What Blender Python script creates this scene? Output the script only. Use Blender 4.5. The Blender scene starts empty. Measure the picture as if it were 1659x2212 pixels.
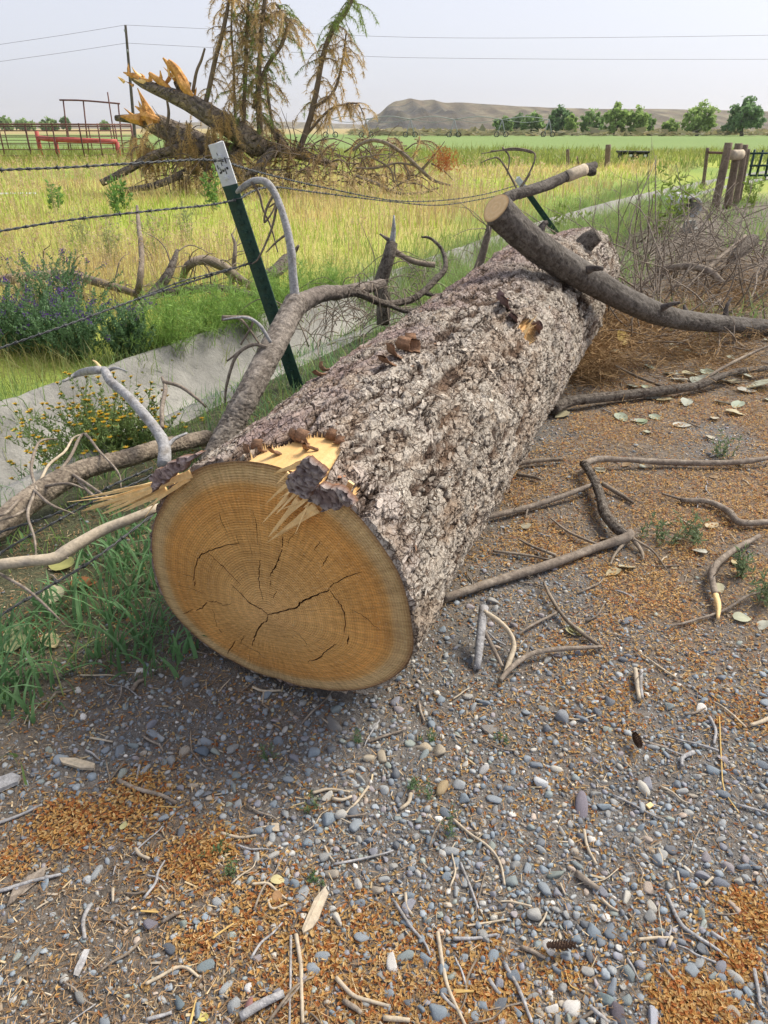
import bpy, math, random
import numpy as np
from mathutils import Vector
from mathutils.geometry import delaunay_2d_cdt

SC = bpy.context.scene
COL = SC.collection
rng = np.random.default_rng(7)
random.seed(7)

# ------------------------------------------------------------------ camera, world, sun, exposure
F0, PITCH, CH = 1534.0, math.radians(28.4), 1.55          # focal length in px of a 1659x2212 frame
cam = bpy.data.cameras.new('camera'); CAM = bpy.data.objects.new('camera', cam); COL.objects.link(CAM)
CAM.location = (0, 0, CH); CAM.rotation_euler = (math.pi/2 - PITCH, 0, 0)
cam.sensor_fit = 'VERTICAL'; cam.sensor_height = 36; cam.lens = 36*F0/2212
cam.clip_start = .05; cam.clip_end = 9000
SC.camera = CAM
SUN_EL, SUN_AZ = math.radians(48), math.radians(62)        # azimuth from +Y towards +X
w = bpy.data.worlds.new('World'); SC.world = w; w.use_nodes = True
nt = w.node_tree; nt.nodes.clear()
sky = nt.nodes.new('ShaderNodeTexSky'); sky.sky_type = 'NISHITA'; sky.sun_disc = False
sky.sun_elevation = SUN_EL; sky.sun_rotation = SUN_AZ
sky.air_density = 1.0; sky.dust_density = 6.0; sky.ozone_density = 1.5; sky.altitude = 1200
hs = nt.nodes.new('ShaderNodeHueSaturation'); hs.inputs['Saturation'].default_value = .38
bg = nt.nodes.new('ShaderNodeBackground'); bg.inputs[1].default_value = .128
ou = nt.nodes.new('ShaderNodeOutputWorld')
mxs = nt.nodes.new('ShaderNodeMix'); mxs.data_type = 'RGBA'; mxs.inputs[0].default_value = .74; mxs.inputs[7].default_value = (2.38, 2.44, 2.84, 1)   # smoke veil over the whole sky
nt.links.new(sky.outputs[0], hs.inputs['Color']); nt.links.new(hs.outputs[0], mxs.inputs[6]); nt.links.new(mxs.outputs[2], bg.inputs[0]); nt.links.new(bg.outputs[0], ou.inputs[0])
sl = bpy.data.lights.new('sun', 'SUN'); sl.energy = 2.5; sl.angle = math.radians(26); sl.color = (1, .91, .77)
SUN = bpy.data.objects.new('sun', sl); COL.objects.link(SUN)
sd = Vector((math.sin(SUN_AZ)*math.cos(SUN_EL), math.cos(SUN_AZ)*math.cos(SUN_EL), math.sin(SUN_EL)))
SUN.rotation_euler = sd.to_track_quat('Z', 'Y').to_euler(); SUN.location = (20, 10, 30)
vs = SC.view_settings; vs.view_transform = 'Standard'; vs.look = 'None'; vs.gamma = 1; vs.use_curve_mapping = False
vs.exposure = 1.1
SC.cycles.max_bounces = 6; SC.cycles.transparent_max_bounces = 6; SC.cycles.volume_bounces = 1
SC.cycles.use_denoising = True

# ------------------------------------------------------------------ survey helpers: a photo pixel (1659x2212) to a point of the place
cp, sp = math.cos(PITCH), math.sin(PITCH)
def ray(u, v):
    a = (u-829.5)/F0; b = -(v-1106)/F0
    return np.array([a, cp+b*sp, -sp+b*cp])
def pz(u, v, z=0.):
    d = ray(u, v); t = (z-CH)/d[2]; return np.array([0, 0, CH])+d*t
def py(u, v, y):
    d = ray(u, v); return np.array([0, 0, CH])+d*(y/d[1])
def proj(P):
    P = np.atleast_2d(P); dep = P[:, 1]*cp-(P[:, 2]-CH)*sp; up = P[:, 1]*sp+(P[:, 2]-CH)*cp
    return 829.5+F0*P[:, 0]/dep, 1106-F0*up/dep, dep

# ------------------------------------------------------------------ numpy noise
def h3(i, j, k, s):
    n = (i.astype(np.int64)*73856093) ^ (j.astype(np.int64)*19349663) ^ (k.astype(np.int64)*83492791) ^ (s*2654435)
    n = (n ^ (n >> 13))*1274126177 & 0xffffffff
    n = (n ^ (n >> 16))*668265263 & 0xffffffff
    return ((n ^ (n >> 15)) & 0xffffff)/float(0xffffff)
def vn(x, y, z=None, s=0):
    x = np.asarray(x, float); y = np.asarray(y, float); z = np.zeros_like(x) if z is None else np.asarray(z, float)
    xi, yi, zi = np.floor(x), np.floor(y), np.floor(z); a, b, c = x-xi, y-yi, z-zi
    a, b, c = a*a*(3-2*a), b*b*(3-2*b), c*c*(3-2*c); o = 0
    for i in (0, 1):
        for j in (0, 1):
            for k in (0, 1):
                o = o+h3(xi+i, yi+j, zi+k, s)*(a if i else 1-a)*(b if j else 1-b)*(c if k else 1-c)
    return o
def fbm(x, y, z=None, s=0, o=4):
    x = np.asarray(x, float); r = 0; A = .5; f = 1
    for k in range(o):
        r = r+A*vn(x*f, np.asarray(y)*f, None if z is None else np.asarray(z)*f, s+k*17); A *= .5; f *= 2.03
    return r/(1-.5**o)
def worley(a, b, s=0):
    ai, bi = np.floor(a), np.floor(b); f1 = np.full(a.shape, 9.); f2 = f1.copy(); ida = np.zeros(a.shape); da = f1*0; db = f1*0
    for i in (-1, 0, 1):
        for j in (-1, 0, 1):
            ca, cb = ai+i, bi+j; zz = ca*0
            pa = ca+.1+.8*h3(ca, cb, zz, s); pb = cb+.1+.8*h3(ca, cb, zz+1, s)
            d = np.hypot(a-pa, b-pb); c = d < f1
            f2 = np.where(c, f1, np.minimum(f2, d)); ida = np.where(c, h3(ca, cb, zz+2, s), ida)
            da = np.where(c, a-pa, da); db = np.where(c, b-pb, db); f1 = np.where(c, d, f1)
    return f1, f2, ida, da, db
def sst(x, a, b):
    t = np.clip((np.asarray(x, float)-a)/(b-a), 0, 1); return t*t*(3-2*t)

# ------------------------------------------------------------------ mesh helpers
def mk(name, V, faces, mat, parent=None, org=(0, 0, 0), smooth=True, col=None, at=None):
    V = np.asarray(V, float).reshape(-1, 3)-np.asarray(org, float)
    if not isinstance(faces, (list, tuple)) or (len(faces) and not isinstance(faces[0], np.ndarray)):
        q = [f for f in faces if len(f) == 4]; t = [f for f in faces if len(f) == 3]
        rest = [f for f in faces if len(f) > 4]
        for f in rest: t += [(f[0], f[i], f[i+1]) for i in range(1, len(f)-1)]
        faces = [np.array(x, int) for x in (q, t) if x]
    faces = [f for f in faces if len(f)]
    me = bpy.data.meshes.new(name)
    me.vertices.add(len(V)); me.vertices.foreach_set('co', V.ravel())
    tot = np.concatenate([np.full(len(f), f.shape[1]) for f in faces]); idx = np.concatenate([f.ravel() for f in faces])
    me.loops.add(len(idx)); me.loops.foreach_set('vertex_index', idx.astype(np.int32))
    me.polygons.add(len(tot)); st = np.concatenate([[0], np.cumsum(tot)[:-1]])
    me.polygons.foreach_set('loop_start', st.astype(np.int32))
    me.polygons.foreach_set('use_smooth', np.full(len(tot), smooth))
    if col is not None:
        c = np.ones((len(V), 4)); c[:, :3] = np.clip(col, 0, 1); a = me.attributes.new('col', 'FLOAT_COLOR', 'POINT'); a.data.foreach_set('color', c.ravel())
    for k, x in (at or {}).items():
        a = me.attributes.new(k, 'FLOAT', 'POINT'); a.data.foreach_set('value', np.asarray(x, float).ravel())
    me.update(calc_edges=True); me.validate()
    if mat: me.materials.append(mat)
    o = bpy.data.objects.new(name, me); COL.objects.link(o)
    if parent is not None: o.parent = parent
    else: o.location = org
    return o
def tag(o, label, cat, group=None):
    o['label'] = label; o['category'] = cat
    if group: o['group'] = group
    return o
def emp(name, loc, label, cat, group=None):
    o = bpy.data.objects.new(name, None); o.location = loc; o.empty_display_size = .1; COL.objects.link(o); return tag(o, label, cat, group)
class Thing:                                    # an Empty at the base; parts are built in place and parented to it
    def __init__(s, name, loc, label, cat, group=None):
        s.o = emp(name, tuple(float(x) for x in loc), label, cat, group); s.l = np.array(loc, float)
    def part(s, name, V, faces, mat, par=None, **k): return mk(name, V, faces, mat, par or s.o, s.l, **k)
class Acc:                                      # joins many small pieces into one mesh
    def __init__(s): s.V = []; s.F = {3: [], 4: []}; s.n = 0; s.C = []
    def add(s, V, fs, col=None):
        for f in fs:
            f = np.asarray(f)
            if len(f): s.F[f.shape[1]].append(f+s.n)
        V = np.asarray(V, float); s.V.append(V); s.n += len(V)
        s.C.append(np.broadcast_to(np.array(col if col is not None else (1, 1, 1), float), (len(V), 3)))
    def get(s): return np.concatenate(s.V), [np.concatenate(x) for x in s.F.values() if x], np.concatenate(s.C)
def smooth_path(P, n):
    P = np.asarray(P, float)
    if len(P) == 2:
        t = np.linspace(0, 1, n)[:, None]; return P[0]*(1-t)+P[1]*t
    Q = np.vstack([2*P[0]-P[1], P, 2*P[-1]-P[-2]]); k = len(P)-1; t = np.linspace(0, k-1e-6, n); i = t.astype(int); t = (t-i)[:, None]
    a, b, c, d = Q[i], Q[i+1], Q[i+2], Q[i+3]
    return .5*((2*b)+(-a+c)*t+(2*a-5*b+4*c-d)*t*t+(-a+3*b-3*c+d)*t**3)
def tube(P, R, n=8, cap=True, rough=0, seg=None, seed=1):
    P = np.asarray(P, float); L = np.linalg.norm(np.diff(P, axis=0), axis=1).sum()
    m = seg or int(np.clip(L/max(np.mean(R)*1.6, .004), len(P)*2, 140))
    k = len(R) if hasattr(R, '__len__') else 0
    Rr = np.interp(np.linspace(0, 1, m), np.linspace(0, 1, k), R) if k else np.full(m, R)
    P = smooth_path(P, m)
    T = np.gradient(P, axis=0); T /= np.linalg.norm(T, axis=1)[:, None]+1e-9
    N = np.zeros_like(P); a = np.array([0, 0, 1.]) if abs(T[0][2]) < .9 else np.array([1., 0, 0]); nn = np.cross(T[0], a)
    for i in range(m):
        nn = nn-T[i]*(nn@T[i]); nn /= np.linalg.norm(nn)+1e-9; N[i] = nn
    B = np.cross(T, N); th = np.linspace(0, 2*np.pi, n, endpoint=False)
    dirs = N[:, None, :]*np.cos(th)[None, :, None]+B[:, None, :]*np.sin(th)[None, :, None]
    r = Rr[:, None]*np.ones(n)
    if rough:
        q = P[:, None, :]+dirs*Rr[:, None, None]; sc = .45/np.mean(Rr)
        r = r*(1+rough*2*(fbm(q[..., 0]*sc, q[..., 1]*sc, q[..., 2]*sc, seed, 3)-.5))
    V = (P[:, None, :]+dirs*r[..., None]).reshape(-1, 3)
    i, j = np.meshgrid(np.arange(m-1), np.arange(n), indexing='ij'); j2 = (j+1) % n
    Q = np.stack([i*n+j, i*n+j2, (i+1)*n+j2, (i+1)*n+j], -1).reshape(-1, 4); fs = [Q]
    if cap:
        V = np.vstack([V, P[0], P[-1]]); a = np.arange(n); b = (a+1) % n; c0, c1 = m*n, m*n+1
        fs.append(np.vstack([np.stack([b, a, np.full(n, c0)], 1), np.stack([(m-1)*n+a, (m-1)*n+b, np.full(n, c1)], 1)]))
    return V, fs
def bark_tube(P, R, n=48, seg=200, cell=.03, depth=.10, c0=(.09, .075, .062), c1=(.24, .22, .195), seed=1, ring=1.):
    P = np.asarray(P, float); k = len(R); Rr = np.interp(np.linspace(0, 1, seg), np.linspace(0, 1, k), R); P = smooth_path(P, seg)
    V, fs = tube(P, Rr, n, seg=seg, cap=True); m = seg*n; L = np.r_[0, np.cumsum(np.linalg.norm(np.diff(P, axis=0), axis=1))]
    S_ = np.repeat(L, n).reshape(seg, n); T_ = np.tile(np.linspace(0, 2*np.pi, n, endpoint=False), seg).reshape(seg, n)
    rm = np.mean(R); nb = max(3, int(round(2*np.pi*rm/cell))); b_ = T_/(2*np.pi)*nb; a_ = S_/(cell*1.25*ring)
    wx = .7*(fbm(a_*.9, np.cos(T_)*2, np.sin(T_)*2, seed, 3)-.5); wy = .7*(fbm(a_*.9, np.cos(T_)*2+9, np.sin(T_)*2, seed+1, 3)-.5)
    # wrap the cells round the limb
    def wl(a, b, s):
        ai, bi = np.floor(a), np.floor(b); f1 = np.full(a.shape, 9.); f2 = f1.copy(); idn = np.zeros(a.shape)
        for i in (-1, 0, 1):
            for j in (-1, 0, 1):
                ca, cb = ai+i, bi+j; cw = np.mod(cb, nb); z = ca*0; d = np.hypot(a-ca-.1-.8*h3(ca, cw, z, s), b-cb-.1-.8*h3(ca, cw, z+1, s)); c = d < f1
                f2 = np.where(c, f1, np.minimum(f2, d)); idn = np.where(c, h3(ca, cw, z+2, s), idn); f1 = np.where(c, d, f1)
        return f1, f2, idn
    f1, f2, idn = wl(a_+wx, b_+wy, seed); e = np.clip((f2-f1)/.22, 0, 1); fine = fbm(S_*160, np.cos(T_)*rm*160, np.sin(T_)*rm*160, seed+5, 3)
    lump = fbm(S_*.45/rm*.5, np.cos(T_)*1.2, np.sin(T_)*1.2, seed+7, 3)-.5
    h = (.5*(idn-.5)+.45*(fine-.5)-.55*(1-e)**1.5)*depth*rm+lump*.22*rm
    ctr = np.repeat(P, n, 0); dirs = V[:m]-ctr; dirs /= np.linalg.norm(dirs, axis=1)[:, None]; V[:m] += dirs*h.reshape(-1, 1)
    mixv = np.clip(.15+.55*idn+.9*(fine-.5), 0, 1); col = lerp(c0, c1, mixv); col = lerp(np.array(c0)*.55, col, np.clip(.25+e, 0, 1)); pat = sst(fbm(S_*9, np.cos(T_), np.sin(T_), seed+9), .52, .66); col = lerp(col, np.array(c1)*1.1, pat*.35)
    return V, fs, np.vstack([col.reshape(-1, 3), np.array(c1)[None]*1.2, np.array(c1)[None]*1.2])
def box(c, s, R=None):
    v = np.array([[x, y, z] for x in (-.5, .5) for y in (-.5, .5) for z in (-.5, .5)])*np.array(s)
    if R is not None: v = v@np.array(R).T
    return v+np.array(c), [np.array([[0, 1, 3, 2], [4, 6, 7, 5], [0, 4, 5, 1], [2, 3, 7, 6], [0, 2, 6, 4], [1, 5, 7, 3]])]
def unit(v): v = np.asarray(v, float); return v/(np.linalg.norm(v)+1e-12)

# ------------------------------------------------------------------ materials
def MAT(name, c=None, rough=.85, attr=False, noise=None, noise2=None, bump=(), trans=0, c2=None, metal=0, spec=.3):
    m = bpy.data.materials.new(name); m.use_nodes = True; t = m.node_tree; N = t.nodes; L = t.links; b = N['Principled BSDF']
    b.inputs['Roughness'].default_value = rough; b.inputs['Metallic'].default_value = metal; b.inputs['Specular IOR Level'].default_value = spec
    tc = N.new('ShaderNodeTexCoord')
    def nz(scale, det=6, stretch=None):
        n = N.new('ShaderNodeTexNoise'); n.inputs['Scale'].default_value = scale; n.inputs['Detail'].default_value = det; n.inputs['Roughness'].default_value = .6
        if stretch:
            mp = N.new('ShaderNodeMapping'); mp.inputs['Scale'].default_value = stretch; L.new(tc.outputs['Object'], mp.inputs[0]); L.new(mp.outputs[0], n.inputs['Vector'])
        else: L.new(tc.outputs['Object'], n.inputs['Vector'])
        return n
    if attr:
        a = N.new('ShaderNodeAttribute'); a.attribute_name = 'col'; src = a.outputs['Color']
    else:
        a = N.new('ShaderNodeRGB'); a.outputs[0].default_value = (*c, 1); src = a.outputs[0]
    def mixc(fac, A, B, mode='MIX'):
        x = N.new('ShaderNodeMix'); x.data_type = 'RGBA'; x.blend_type = mode
        L.new(fac, x.inputs[0]) if not isinstance(fac, float) else setattr(x.inputs[0], 'default_value', fac)
        for k, q in ((6, A), (7, B)):
            if isinstance(q, tuple): x.inputs[k].default_value = (*q, 1)
            else: L.new(q, x.inputs[k])
        return x.outputs[2]
    if c2 is not None:                       # c2 = (colour, noise scale, lo, hi)
        n = nz(c2[1]); r = N.new('ShaderNodeMapRange'); r.inputs[1].default_value = c2[2]; r.inputs[2].default_value = c2[3]; L.new(n.outputs[0], r.inputs[0])
        src = mixc(r.outputs[0], src, c2[0])
    for q in (noise, noise2):
        if q:
            n = nz(q[0], 6, q[2] if len(q) > 2 else None); r = N.new('ShaderNodeMapRange'); r.inputs[1].default_value = .3; r.inputs[2].default_value = .7; r.inputs[3].default_value = 1-q[1]; r.inputs[4].default_value = 1+q[1]
            L.new(n.outputs[0], r.inputs[0]); src = mixc(1.0, src, r.outputs[0], 'MULTIPLY')
    L.new(src, b.inputs['Base Color']); prev = None
    for q in bump:                            # (kind, scale, distance[, stretch])
        if q[0] == 'vor':
            n = N.new('ShaderNodeTexVoronoi'); n.feature = 'DISTANCE_TO_EDGE'; n.inputs['Scale'].default_value = q[1]; h = n.outputs['Distance']
            wn = nz(q[1]*.8, 3); ad = N.new('ShaderNodeMix'); ad.data_type = 'VECTOR'; ad.inputs[0].default_value = .06
            mp = N.new('ShaderNodeMapping'); mp.inputs['Scale'].default_value = q[3] if len(q) > 3 else (1, 1, 1); L.new(tc.outputs['Object'], mp.inputs[0])
            L.new(mp.outputs[0], ad.inputs[4]); L.new(wn.outputs['Color'], ad.inputs[5]); L.new(ad.outputs[1], n.inputs['Vector'])
            cl = N.new('ShaderNodeMapRange'); cl.inputs[2].default_value = .25; L.new(h, cl.inputs[0]); h = cl.outputs[0]
        else: n = nz(q[1], 6, q[3] if len(q) > 3 else None); h = n.outputs[0]
        bp = N.new('ShaderNodeBump'); bp.inputs['Distance'].default_value = q[2]; L.new(h, bp.inputs['Height'])
        if prev: L.new(prev, bp.inputs['Normal'])
        prev = bp.outputs[0]
    if prev: L.new(prev, b.inputs['Normal'])
    if trans:
        tr = N.new('ShaderNodeBsdfTranslucent'); L.new(src, tr.inputs[0]); mx = N.new('ShaderNodeMixShader'); mx.inputs[0].default_value = trans
        L.new(b.outputs[0], mx.inputs[1]); L.new(tr.outputs[0], mx.inputs[2]); L.new(mx.outputs[0], N['Material Output'].inputs[0])
    return m
m_leaf = MAT('leaf', attr=True, rough=.6, trans=.45)
m_grass = MAT('grass_blade', attr=True, rough=.5, trans=.45)
m_attr = MAT('litter', attr=True, rough=.8, noise=(60, .25))
m_stone = MAT('stone', attr=True, rough=.75, noise=(90, .22), noise2=(400, .18), bump=(('n', 250, .0015),))
m_bark = MAT('bark', attr=True, rough=.92, noise=(140, .28), noise2=(30, .2), bump=(('n', 160, .004), ('n', 420, .0015)))
m_branch = MAT('branch_bark', c=(.10, .086, .075), rough=.95, c2=((.25, .235, .215), 30, .46, .66), noise=(75, .5), noise2=(24, .35), bump=(('vor', 42, .018), ('n', 110, .012), ('n', 300, .003)))
m_branch2 = MAT('grey_branch_bark', c=(.27, .235, .20), rough=.95, c2=((.11, .085, .07), 34, .5, .62), noise=(110, .4), noise2=(40, .3), bump=(('vor', 75, .012), ('n', 160, .007)))
m_twig = MAT('twig_bark', c=(.20, .165, .135), rough=.9, c2=((.32, .275, .225), 20, .45, .65), noise=(70, .35), bump=(('n', 180, .003),))
m_dtwig = MAT('dark_twig', c=(.165, .135, .108), rough=.9, c2=((.29, .24, .185), 9, .45, .65), noise=(70, .35), bump=(('n', 120, .003),))
m_pale = MAT('bare_wood', c=(.47, .40, .30), rough=.8, c2=((.33, .29, .24), 12, .5, .7), noise=(70, .25), bump=(('n', 120, .002),))
m_silver = MAT('weathered_wood', c=(.34, .34, .35), rough=.85, c2=((.2, .185, .17), 14, .52, .68), noise=(50, .3), noise2=(130, .25), bump=(('n', 90, .005),))
m_wood = MAT('fresh_wood', c=(.82, .60, .30), rough=.6, c2=((.74, .48, .20), 9, .42, .7), noise=(30, .15), noise2=(150, .12), bump=(('n', 120, .002),))
m_orangewood = MAT('splintered_wood', c=(.62, .33, .1), rough=.7, c2=((.42, .19, .05), 5, .45, .65), noise=(14, .35), bump=(('n', 30, .02),))
m_concrete = MAT('concrete', c=(.31, .305, .285), rough=.9, c2=((.19, .19, .18), 1.6, .42, .68), noise=(7, .2), noise2=(80, .1), bump=(('n', 40, .006), ('n', 5, .02)))
m_green = MAT('green_paint', c=(.022, .058, .046), rough=.5, noise=(40, .3), c2=((.05, .075, .06), 30, .6, .75), bump=(('n', 200, .0006),))
m_white = MAT('white_paint', c=(.62, .65, .68), rough=.55, noise=(50, .08), c2=((.3, .3, .3), 60, .66, .72))
m_black = MAT('black_mark', c=(.02, .02, .022), rough=.6)
m_steel = MAT('wire', c=(.075, .08, .085), rough=.55, metal=.5, noise=(60, .4))
m_rust = MAT('rusty_pipe', c=(.13, .062, .055), rough=.75, noise=(6, .4))
m_red = MAT('red_pipe', c=(.42, .09, .075), rough=.6, noise=(4, .25))
m_pole = MAT('pole_wood', c=(.1, .085, .075), rough=.9, noise=(4, .3))
m_post = MAT('post_wood', c=(.20, .155, .115), rough=.9, c2=((.11, .085, .065), 8, .45, .7), noise=(30, .35), noise2=(16, .3), bump=(('n', 40, .01),))
m_plastic = MAT('black_plastic', c=(.012, .012, .013), rough=.45)
m_sticker = MAT('sticker', c=(.6, .5, .2), rough=.6)
m_galv = MAT('pivot_metal', c=(.30, .32, .33), rough=.5, noise=(2, .1))
# ------------------------------------------------------------------ the setting: lie of the land
DN = np.array([-.8829, .4695]); DT = np.array([.4695, .8829])          # across and along the ditch
D0, D1 = 3.0, 3.95
def off(x, y): return x*DN[0]+y*DN[1]
def along(x, y): return x*DT[0]+y*DT[1]
def ditch_z(q):                                                        # section of the lined ditch at offset q
    t = np.clip((q-D0)/(D1-D0), 0, 1); return -.36*np.sin(np.pi*t)**.8
def gh(x, y):
    x = np.asarray(x, float); y = np.asarray(y, float); q = off(x, y)
    near = sst(np.hypot(x, y), 60, 25)
    z = (.035*(fbm(x*.9, y*.9, s=3)-.5)+.02*(fbm(x*5, y*5, s=5, o=3)-.5))*near
    m = sst(q, 1.6, 2.4)
    z = z+m*.05*near*sst(q, 3.4, 2.7)-.012*(1-m)
    z = z+sst(q, 4.2, 5.6)*.14*near*(fbm(x*.35, y*.35, s=9)+.2)
    inside = sst(q, D0-.03, D0+.06)*sst(q, D1+.03, D1-.06)
    return z*(1-inside)+(ditch_z(q)-.03)*inside
def blob(x, y, L, amp=1.):
    o = np.zeros(np.shape(x))
    for u, v, r in L:
        c = pz(u, v); rx = np.linalg.norm(pz(u+r, v)-c); ry = np.linalg.norm(pz(u, max(v-r*.8, 300))-c)
        o = np.maximum(o, np.exp(-(((x-c[0])/rx)**2+((y-c[1])/ry)**2)*.9))
    return o*amp
HUSK = [(120, 1770, 80), (280, 1715, 60), (30, 1840, 50), (440, 1880, 90), (560, 1960, 110), (680, 2070, 150), (860, 2090, 150), (780, 1990, 90), (1010, 2140, 150), (430, 2010, 60),
        (1600, 2060, 40), (1500, 2170, 70), (1640, 1960, 50), (1250, 1200, 180), (1450, 1150, 220), (1600, 1250, 160), (1150, 1090, 100), (1350, 1000, 200), (1550, 1000, 220), (1300, 920, 160), (1560, 880, 200), (1200, 2080, 60), (1000, 1230, 60), (1560, 1420, 90), (1400, 1300, 120)]
GRAV = [(700, 1590, 230), (1100, 1600, 330), (1420, 1700, 330), (1050, 1400, 150), (1300, 1880, 320), (1500, 1950, 300), (480, 1600, 150), (280, 1600, 150), (1200, 1330, 200), (820, 1720, 200), (1330, 2080, 180), (1630, 2120, 120), (650, 1780, 130), (1100, 1830, 160), (1280, 1450, 200), (1560, 1560, 200), (1180, 960, 90), (1550, 940, 80)]
def masks(x, y):
    n = fbm(x*3.1, y*3.1, s=21); n2 = fbm(x*9, y*9, s=23, o=3)
    hk = np.clip(blob(x, y, HUSK)*(.30+.95*sst(n, .34, .60))*(.5+1.0*n2)*(1-.35*sst(y, 1.7, 2.6))*(1+.2*sst(y, 1.45, 1.1))+.07*(n > .55), 0, 1)
    gv = np.clip(blob(x, y, GRAV)*(.55+.9*(1-n))+.13, 0, 1)
    side = sst(x-.58*(y*.95+.5), 0, .25)*sst(y, 14, 9); gv = np.maximum(gv, side*(.2+.9*fbm(x*1.7, y*1.7, s=27))); hk = np.maximum(hk, side*.7*sst(fbm(x*1.3, y*1.3, s=29), .48, .66))
    vg = sst(off(x, y)+.45*(fbm(x*2.3, y*2.3, s=31)-.5), 1.62, 2.0)*sst(y, .9, 1.5)
    return hk, gv, vg
def axis(fine0, fine1, st, lo, hi, g=1.22):
    a = list(np.arange(fine0, fine1+1e-6, st)); s = st
    while a[-1] < hi: s = min(s*g, 120); a.append(a[-1]+s)
    s = st
    while a[0] > lo: s = min(s*g, 120); a.insert(0, a[0]-s)
    return np.array(a)
gx = axis(-4.5, 5.5, .07, -3000, 3000); gy = axis(.3, 13, .07, -60, 3100)
X, Y = np.meshgrid(gx, gy, indexing='ij'); Z = gh(X, Y)
hk, gv, vg = masks(X, Y)
nx, ny = X.shape
i, j = np.meshgrid(np.arange(nx-1), np.arange(ny-1), indexing='ij')
gq = np.stack([i*ny+j, (i+1)*ny+j, (i+1)*ny+j+1, i*ny+j+1], -1).reshape(-1, 4)
def lerp(a, b, t): return np.asarray(a)*(1-t[..., None])+np.asarray(b)*t[..., None]
soil = lerp((.125, .105, .086), (.205, .175, .145), fbm(X*6, Y*6, s=41))
soil = lerp(soil, (.24, .15, .085), np.clip(hk*.65, 0, 1))
soil = lerp(soil, (.19, .19, .19), gv*.5)
soil = lerp(soil, (.075, .085, .04), vg*.8)
fldn = fbm(X*.22, Y*.22, s=43); fld = lerp((.36, .42, .08), (.45, .40, .13), sst(fldn, .35, .65)); fld = lerp(fld, (.20, .29, .06), sst(fbm(X*.13+9, Y*.13, s=47), .5, .68))
fld = lerp(fld, lerp((.15, .235, .065), (.20, .28, .085), fbm(X*.02, Y*.2, s=44)), sst(Y+14*(fbm(X*.02, Y*.01, s=48)-.5)-.12*X, 50, 66))
fld = lerp(fld, (.36, .29, .13), sst(Y+.1*np.abs(X), 215, 260))
infl = sst(off(X, Y), 3.85, 4.2)
rgt = sst(X-.35*Y-2.2, 0, 1.5)*sst(Y, 9, 12)*sst(Y, 40, 24)
infl = np.clip(np.maximum(infl, sst(Y, 17, 22)), 0, 1)
gc = lerp(soil, fld, infl)
gc = lerp(gc, (.21, .185, .16), np.clip(rgt*sst(X-.42*Y-.6, 0, 1)*sst(Y, 24, 18), 0, 1))
m_ground = MAT('ground', attr=True, rough=.95, noise=(45, .35), noise2=(260, .4), bump=(('n', 120, .006), ('n', 30, .012)))
go = mk('ground', np.stack([X, Y, Z], -1).reshape(-1, 3), [gq], m_ground, col=gc.reshape(-1, 3)); go['kind'] = 'structure'
# concrete irrigation ditch
ta = np.linspace(-2, 34, 400); tq = np.linspace(D0-.17, D1+.17, 30)
A, Q = np.meshgrid(ta, tq, indexing='ij'); DX = A*DT[0]+Q*DN[0]; DY = A*DT[1]+Q*DN[1]
bend = .006*np.clip(A-10, 0, None)**2; DX = DX+bend; 
DZ = ditch_z(Q)+.012*(fbm(A*2, Q*2, s=5)-.5)+np.where((Q <= D0) | (Q >= D1), .075+.03*(fbm(A*3, Q*3, s=6)-.5)-.9*np.clip(np.maximum(D0-.10-Q, Q-D1-.10), 0, 1), .0)
DZ -= .012*np.exp(-(((A+.9) % 2.4-1.2)/.02)**2)
n1, n2 = A.shape; i, j = np.meshgrid(np.arange(n1-1), np.arange(n2-1), indexing='ij')
do = mk('irrigation_ditch', np.stack([DX, DY, DZ], -1).reshape(-1, 3), [np.stack([i*n2+j, i*n2+j+1, (i+1)*n2+j+1, (i+1)*n2+j], -1).reshape(-1, 4)], m_concrete); do['kind'] = 'structure'

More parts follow.
